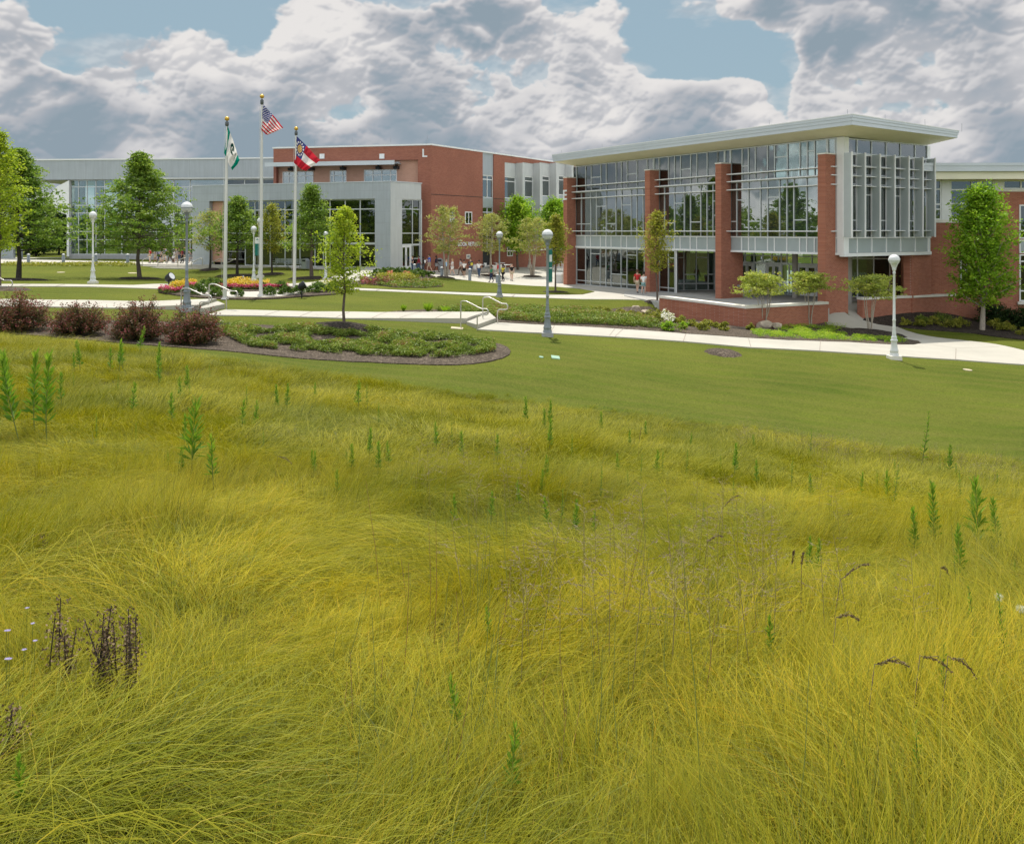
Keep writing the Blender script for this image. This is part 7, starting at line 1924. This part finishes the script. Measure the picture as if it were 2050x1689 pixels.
    cz = N.new('ShaderNodeCombineXYZ'); Lk.new(attr('turn', 'FLOAT'), cz.inputs[2])
    er = N.new('FunctionNodeEulerToRotation'); Lk.new(cz.outputs[0], er.inputs[0]); Lk.new(er.outputs[0], ip.inputs['Rotation'])
    Lk.new(attr('grow', 'FLOAT'), ip.inputs['Scale'])
    Lk.new(ip.outputs[0], go.inputs[0])
    md = o.modifiers.new('scatter', 'NODES'); md.node_group = ng
meadow()

# ------------------------------------------------------------------ tall weeds standing in the meadow
def weed_proto(H, n, L, Wd, seed, leaf='leaf_weed', top=True, name='tall_weed', curve=.04):
    r = np.random.default_rng(seed); root = empty(name, (0, 0, 0))
    P = lambda t: np.array([curve * math.sin(t * 2) * H, curve * .5 * math.sin(t * 3 + 1) * H, H * t])
    mb = MB(); mb.tube([tuple(P(t)) for t in np.linspace(0, 1, 7)], [.0045 - .003 * t for t in np.linspace(0, 1, 7)], 6); child(mb, 'stem', 'trunk', root) if False else mb.build('stem', M['weed_stem'], root)
    C_, D_, Ls, Ws, T = [], [], [], [], []
    for i in range(n):
        t = .22 + .78 * (i / n) ** .9; a = i * 2.39996 + r.normal(0, .2); el = .45 + .75 * t + r.normal(0, .22)
        l = L * (1.0 - .45 * t) * r.uniform(.8, 1.15)
        d = np.array([math.cos(a) * math.cos(el), math.sin(a) * math.cos(el), math.sin(el)])
        C_.append(P(t) + d * l * .5); D_.append(d); Ls.append(l); Ws.append(Wd * (1 - .4 * t)); T.append(.25 + .5 * t + r.normal(0, .12))
    leaf_mesh('leaves', np.array(C_), np.array(Ls), np.array(Ws), leaf, root, np.array(T), Dv=np.array(D_), up=.15, bend=.12)
    return root
pbr('weed_stem', (0.16, 0.20, 0.05), 0.7, 0, 0.1)
W1 = [weed_proto(.62, 110, .115, .023, 1), weed_proto(.50, 84, .105, .022, 2), weed_proto(.70, 90, .19, .026, 3), weed_proto(.40, 60, .09, .020, 4), weed_proto(.55, 40, .06, .014, 5)]
used = [False] * 5
def weed(px, pyb, hpx, k, label, group=None, rz=None, tilt=0):
    # base hidden in the grass: pyb is where the plant leaves the grass surface, about 0.3 m up
    kx = (px - CX) / F; s_ = (pyb - HZ) / F
    g = tz(kx * _ds, _ds) + .20 - (CAMZ - s_ * _ds); i = np.nonzero(g >= 0)[0]; d = _ds[i[0]] if len(i) else 20
    base = W1[k]; H0 = (.62, .50, .70, .40, .55)[k]
    o = base if not used[k] else copy_tree(base); used[k] = True
    z = tz1(kx * d, d) + .08; Ht = hpx / F * d + .12
    o.location = (kx * d, d, z); sc_ = Ht / H0; o.scale = (sc_, sc_, sc_); o.rotation_euler = (tilt * .3, tilt, rz if rz is not None else random.uniform(0, 6.28))
    tag(o, label, 'weed', group)
    for key in ('group',):
        if group is None and key in o: del o[key]
big = [(38, 862, 150, 0, 'tall leafy weed third clump at the far left, lowest of the three'), (12, 820, 110, 1, 'tall leafy weed nearest the left edge of the photo'), (72, 850, 140, 0, 'tall leafy weed of the close pair at the left, the slimmer one'),
       (97, 872, 160, 0, 'tallest leafy weed of the close pair at the left'), (124, 800, 50, 3, 'short leafy weed right of the close pair'), (385, 938, 130, 2, 'broad dark green weed with long spreading leaves'), (430, 960, 84, 3, 'slim leafy weed just right of the broad dark one'),
       (268, 820, 50, 3, 'small leafy weed below the leaning one'), (160, 735, 50, 1, 'upright slim weed near the grass edge below the second purple shrub'), (280, 700, 44, 3, 'bright weed sticking out above the grass edge at the right purple shrubs', ), (485, 850, 45, 3, 'small weed midway right of the broad dark one'),
       (1865, 1080, 110, 0, 'tall leafy weed left of the two largest at the right'), (1953, 1095, 130, 2, 'tallest broad leafy weed at the right'), (2005, 1090, 80, 1, 'leafy weed at the right beside the tallest one'), (1830, 1100, 75, 1, 'leafy weed at the left of the right hand cluster'),
       (1918, 1150, 90, 1, 'slim leafy weed below the tallest one at the right'), (1722, 990, 40, 3, 'small leafy weed alone left of the right hand cluster'), (1842, 930, 110, 4, 'thin weed stalk crossing the grass edge at the right'), (1920, 1000, 60, 4, 'thin weed stalk near the right grass edge'),
       (1790, 1010, 80, 4, 'thin weed between the small and tall ones at the right'), (1545, 1290, 45, 3, 'green sprout in the middle right of the meadow'), (1318, 1250, 40, 3, 'green sprout in the middle of the meadow'), (985, 1260, 30, 3, 'small yellow green sprout near the centre'),
       (918, 1420, 60, 3, 'wide pale green sprout at the lower centre'), (1025, 1570, 80, 3, 'dark green sprout at the bottom centre'), (1845, 1560, 110, 4, 'thin weed at the lower right'), (1890, 1400, 100, 4, 'weed beside the dry drooping seed heads'), (1100, 1040, 40, 3, 'small green sprout above the centre'),
       (50, 1600, 60, 3, 'green sprout at the bottom left corner'), (2020, 1320, 130, 4, 'tall thin green stalk at the right edge'), (1950, 1300, 110, 4, 'thin green stalk left of the right edge')]
for i, b in enumerate(big): weed(b[0], b[1], b[2], b[3], b[4], tilt=.35 if i == 9 else random.uniform(-.16, .16))
rw = np.random.default_rng(9)
for i in range(95):
    px = rw.uniform(120, 2040); e = np.interp(px, [a for a, b in MEADOW_EDGE], [b for a, b in MEADOW_EDGE])
    py = e + 30 + rw.uniform(0, 1) ** 1.6 * 230
    weed(px, py, rw.uniform(20, 52), int(rw.choice([1, 3, 4])), 'small upright green weed poking out of the upper meadow', 'small weeds in the upper meadow')

# ------------------------------------------------------------------ dry seed heads, stalks and panicles
def meadow_pt(px, py, h=.2):
    kx = (px - CX) / F; s_ = (py - HZ) / F
    g = tz(kx * _ds, _ds) + h - (CAMZ - s_ * _ds); i = np.nonzero(g >= 0)[0]; d = _ds[i[0]] if len(i) else 20
    return Vector((kx * d, d, tz1(kx * d, d)))
def seed_clump(px, pyb, wpx, hpx, ns, label, seed):
    g = meadow_pt(px, pyb); s = F / g.y; r = np.random.default_rng(seed); root = empty('seed_stalks', tuple(g), 0, label, 'dry plant')
    C_, T = [], []; mb = MB(); w_, h = wpx / 2 / s, hpx / s + .15
    for k in range(ns):
        x0 = r.uniform(-1, 1) * w_ * .8; y0 = r.uniform(-.10, .10); hh = h * r.uniform(.6, 1.0); lx = r.normal(0, .03)
        mb.tube([(x0 * .7, y0, 0), (x0, y0, hh * .5), (x0 + lx, y0, hh)], [.004, .003, .002], 5)
        for t in np.linspace(.35, 1, 24):
            m_ = 4; q = np.array([x0 + lx * max(0, t * 2 - 1), y0, hh * t]); C_.append(q + r.normal(0, 1, (m_, 3)) * np.array([.016, .016, .007])); T.append(r.uniform(0, 1, m_))
    child(mb, 'stems', 'trunk_dark', root); leaf_mesh('seed_heads', np.concatenate(C_), .014, .010, 'dry_seed', root, np.concatenate(T), up=.2)
seed_clump(115, 1330, 60, 140, 5, 'clump of dry brown seed stalks at the lower left', 1)
seed_clump(240, 1350, 130, 150, 15, 'largest clump of dry brown seed stalks right of the lower left one', 2)
seed_clump(104, 1105, 14, 60, 1, 'single dry brown seed stalk above the lower left clumps', 3)
seed_clump(2, 1480, 30, 90, 3, 'dry brown seed stalks cut by the left edge', 4)
def dry_spike(px, py, dxp, dyp, label, seed, group=None):
    """a drooping dark grass spike"""
    g = meadow_pt(px, py, .42); s = F / g.y; r = np.random.default_rng(seed); root = empty('dry_seed_spike', tuple(g), 0, label, 'dry plant', group)
    a = np.array([0, 0, .42]); b = a + np.array([dxp / s, 0, -dyp / s]); mid = (a + b) / 2 + np.array([0, 0, .035])
    C_, D_ = [], []
    for i in range(120):
        t = r.uniform(0, 1); q = a * (1 - t) ** 2 + 2 * mid * t * (1 - t) + b * t * t; dd = (b - a) + r.normal(0, .4, 3) * np.linalg.norm(b - a); C_.append(q + r.normal(0, .003, 3)); D_.append(dd)
    mb = MB(); mb.tube([(a[0] - (b[0] - a[0]) * .6, 0, 0), tuple(a - (b - a) * .15), tuple(a), tuple(mid), tuple(b)], [.002, .0018, .0016, .0014, .001], 5); child(mb, 'stem', 'trunk', root)
    leaf_mesh('seed_head', np.array(C_), .013, .0042, 'dry_seed', root, Dv=np.array(D_), up=.2)
for i, a in enumerate([(1760, 1340, 60, 4, 'dark drooping grass spike left of the pair at the lower right'), (1850, 1330, 55, 30, 'dark drooping grass spike in the middle of the lower right group'), (1905, 1318, 48, 36, 'dark drooping grass spike at the right of the lower right group'), (1450, 1015, 30, -22, 'dark bent spike in the upper right meadow'), (1690, 1160, 50, -26, 'dark leaning spike right of the meadow centre'),
                      (1590, 1105, -4, 26, 'short upright dark spike'), (1605, 1130, 4, -22, 'dark spike beside the short upright one'), (1420, 1085, 28, -8, 'small dark spike in the dry patch'), (1885, 1140, 14, 12, 'hooked dark spike below the tall weeds at the right'), (1680, 1240, 40, 6, 'small dark spike lying in the right meadow'), (560, 915, 24, 14, 'brown spike pair in the left meadow'), (1280, 880, 4, -24, 'dark spike near the upper grass edge')]):
    dry_spike(*a, 400 + i)
def panicle(px, py, seed, size, group='pale dry grass panicles in the meadow'):
    g = meadow_pt(px, py, .45); r = np.random.default_rng(seed); root = empty('dry_panicle', tuple(g), r.uniform(0, 6.28), 'pale brown feathery grass panicle standing over the golden grass', 'dry plant', group)
    mb = MB(); top = np.array([r.normal(0, .05), r.normal(0, .05), .62 * size + .1]); mb.tube([(0, 0, .05), (top[0] * .5, top[1] * .5, top[2] * .55), tuple(top)], [.0018, .0015, .001], 4)
    C_, D_ = [], []
    for k in range(14):
        t = .55 + .45 * k / 14; b0 = top * np.array([t, t, t]); a = r.uniform(0, 6.28); l = .09 * size * (1.2 - t) * 2 + .02
        e = b0 + np.array([math.cos(a) * l, math.sin(a) * l, l * .25]); mb.tube([tuple(b0), tuple(e)], [.0008, .0005], 3, False)
        for q in range(7): tt = r.uniform(.3, 1.05); C_.append(b0 + (e - b0) * tt + r.normal(0, .004, 3)); D_.append((e - b0) + r.normal(0, .02, 3))
    child(mb, 'stem', 'straw_stem', root); leaf_mesh('spikelets', np.array(C_), .013, .0035, 'dry_panicle', root, Dv=np.array(D_), up=.2)
pbr('straw_stem', (0.30, 0.25, 0.10), 0.8, 0, 0.1)
rp = np.random.default_rng(21)
spots = [(rp.normal(1400, 200), rp.normal(1110, 75)) for _ in range(46)] + [(rp.normal(960, 70), rp.normal(950, 40)) for _ in range(14)] + [(rp.normal(1180, 120), rp.normal(1180, 60)) for _ in range(14)] + [(rp.uniform(1480, 2040), 0) for _ in range(90)]
for i, (px, py) in enumerate(spots):
    if py == 0: py = np.interp(px, [a for a, b in MEADOW_EDGE], [b for a, b in MEADOW_EDGE]) + rp.uniform(-2, 26)
    panicle(px, py, 500 + i, rp.uniform(.7, 1.2))
# long thin green culms rising out of the near grass
def culm(px0, py0, px1, py1, label, red=False):
    g = meadow_pt(px0, py0, .10); d0 = g.y; d1 = d0 + .12
    a = Vector((g.x, g.y, g.z)); b = at_depth(px1, py1, d1); m_ = (a + b) / 2 + Vector((.01, 0, .01))
    mb = MB(); mb.tube([tuple(a - g), tuple(m_ - g), tuple(b - g)], [.0019, .0016, .0009], 5)
    o = mb.build('grass_culm', M['culm_red' if red else 'culm_green'], None, label=label, cat='grass stalk', group='long thin stalks in the near meadow'); o.location = g
pbr('culm_green', (0.20, 0.24, 0.05), 0.6, 0, 0.1); pbr('culm_red', (0.28, 0.16, 0.05), 0.6, 0, 0.1)
rc = np.random.default_rng(33)
for i in range(70):
    px = rc.uniform(620, 1420); py = rc.uniform(1200, 1660); l = rc.uniform(90, 260); t = rc.normal(.10, .14)
    culm(px, py, px + l * t, py - l, 'thin straight stalk standing above the matted grass', rc.random() < .3)
for a in [(640, 1660, 655, 1500), (700, 1650, 722, 1400), (850, 1180, 862, 1110), (1410, 1680, 1360, 1040), (1260, 1100, 1300, 1330), (1915, 1240, 1905, 1050), (1590, 1680, 1620, 1330)]:
    culm(a[0], max(a[1], a[3]), a[2], min(a[1], a[3]), 'thin straight stalk standing above the matted grass')
# white fluffy seed heads at the right edge
for i, (px, py, pb) in enumerate([(2000, 1195, 1330), (2043, 1218, 1340)]):
    g = meadow_pt(px, pb, .1); t_ = at_depth(px, py, g.y + .05) - g
    root = empty('fluffy_seed_head', tuple(g), 0, ['white fluffy seed head at the right, the upper one', 'white fluffy seed head cut by the right edge'][i], 'wild flower')
    mb = MB(); mb.tube([(0, 0, 0), tuple(t_ * .5 + Vector((.01, 0, 0))), tuple(t_)], .0022, 5); child(mb, 'stem', 'culm_green', root)
    q = rp.normal(0, 1, (160, 3)); q /= np.linalg.norm(q, axis=1)[:, None]; leaf_mesh('fluff', np.array(t_) + q * .015, .02, .002, 'petal_white', root, Dv=q, up=0)
# small violet asters at the lower left
for i in range(8):
    px, py = rp.uniform(0, 70), rp.uniform(1235, 1370); g = meadow_pt(px, py, .28)
    root = empty('aster', tuple(g), 0, 'tiny pale violet flower among the grass at the lower left', 'wild flower', 'tiny violet flowers at the lower left')
    mb = MB(); mb.tube([(0, 0, 0), (.01, 0, .30)], .0012, 4); child(mb, 'stem', 'culm_green', root)
    a = np.arange(10) * .628; D_ = np.stack([np.cos(a), np.sin(a), .2 + 0 * a], -1); leaf_mesh('petals', np.array([.01, 0, .305]) + D_ * .006, .011, .004, 'petal_violet', root, Dv=D_, up=1)

# ------------------------------------------------------------------ woods all round, behind the camera too (seen in the glass)
rf = np.random.default_rng(55)
P = []; T = []
def wood(x, y, h, w_):
    n = int(150 * h / 12); c = rf.normal(0, 1, (n, 3)); c /= np.linalg.norm(c, axis=1)[:, None]; c *= rf.uniform(.55, 1, (n, 1)) ** .5
    P.append(np.array([x, y, h * .55]) + c * np.array([w_, w_, h * .5])); T.append(np.clip(rf.uniform(.2, .8) + rf.normal(0, .2, n), 0, 1))
for k in range(230):
    a = rf.uniform(-2.6, 2.6) - math.pi / 2; d = rf.uniform(95, 150)
    if -.9 < a + math.pi / 2 < .9 or True: wood(math.cos(a) * d * 1.2, math.sin(a) * d + 10, rf.uniform(6, 11), rf.uniform(3.5, 6))
for k in range(40):
    x = rf.uniform(-105, -52); wood(x, 170 + rf.uniform(-20, 20), rf.uniform(7, 10), 5)
Pn = np.concatenate(P); Tn = np.concatenate(T)
m = ~((Pn[:, 1] > 20) & (np.abs(Pn[:, 0]) < Pn[:, 1] * .66 + 4) & (Pn[:, 1] < 150))
leaf_mesh('distant_woods', Pn[m], 1.6, 1.1, 'leaf_oak', None, Tn[m], kind='stuff', label='distant belt of trees around the campus', cat='woods')
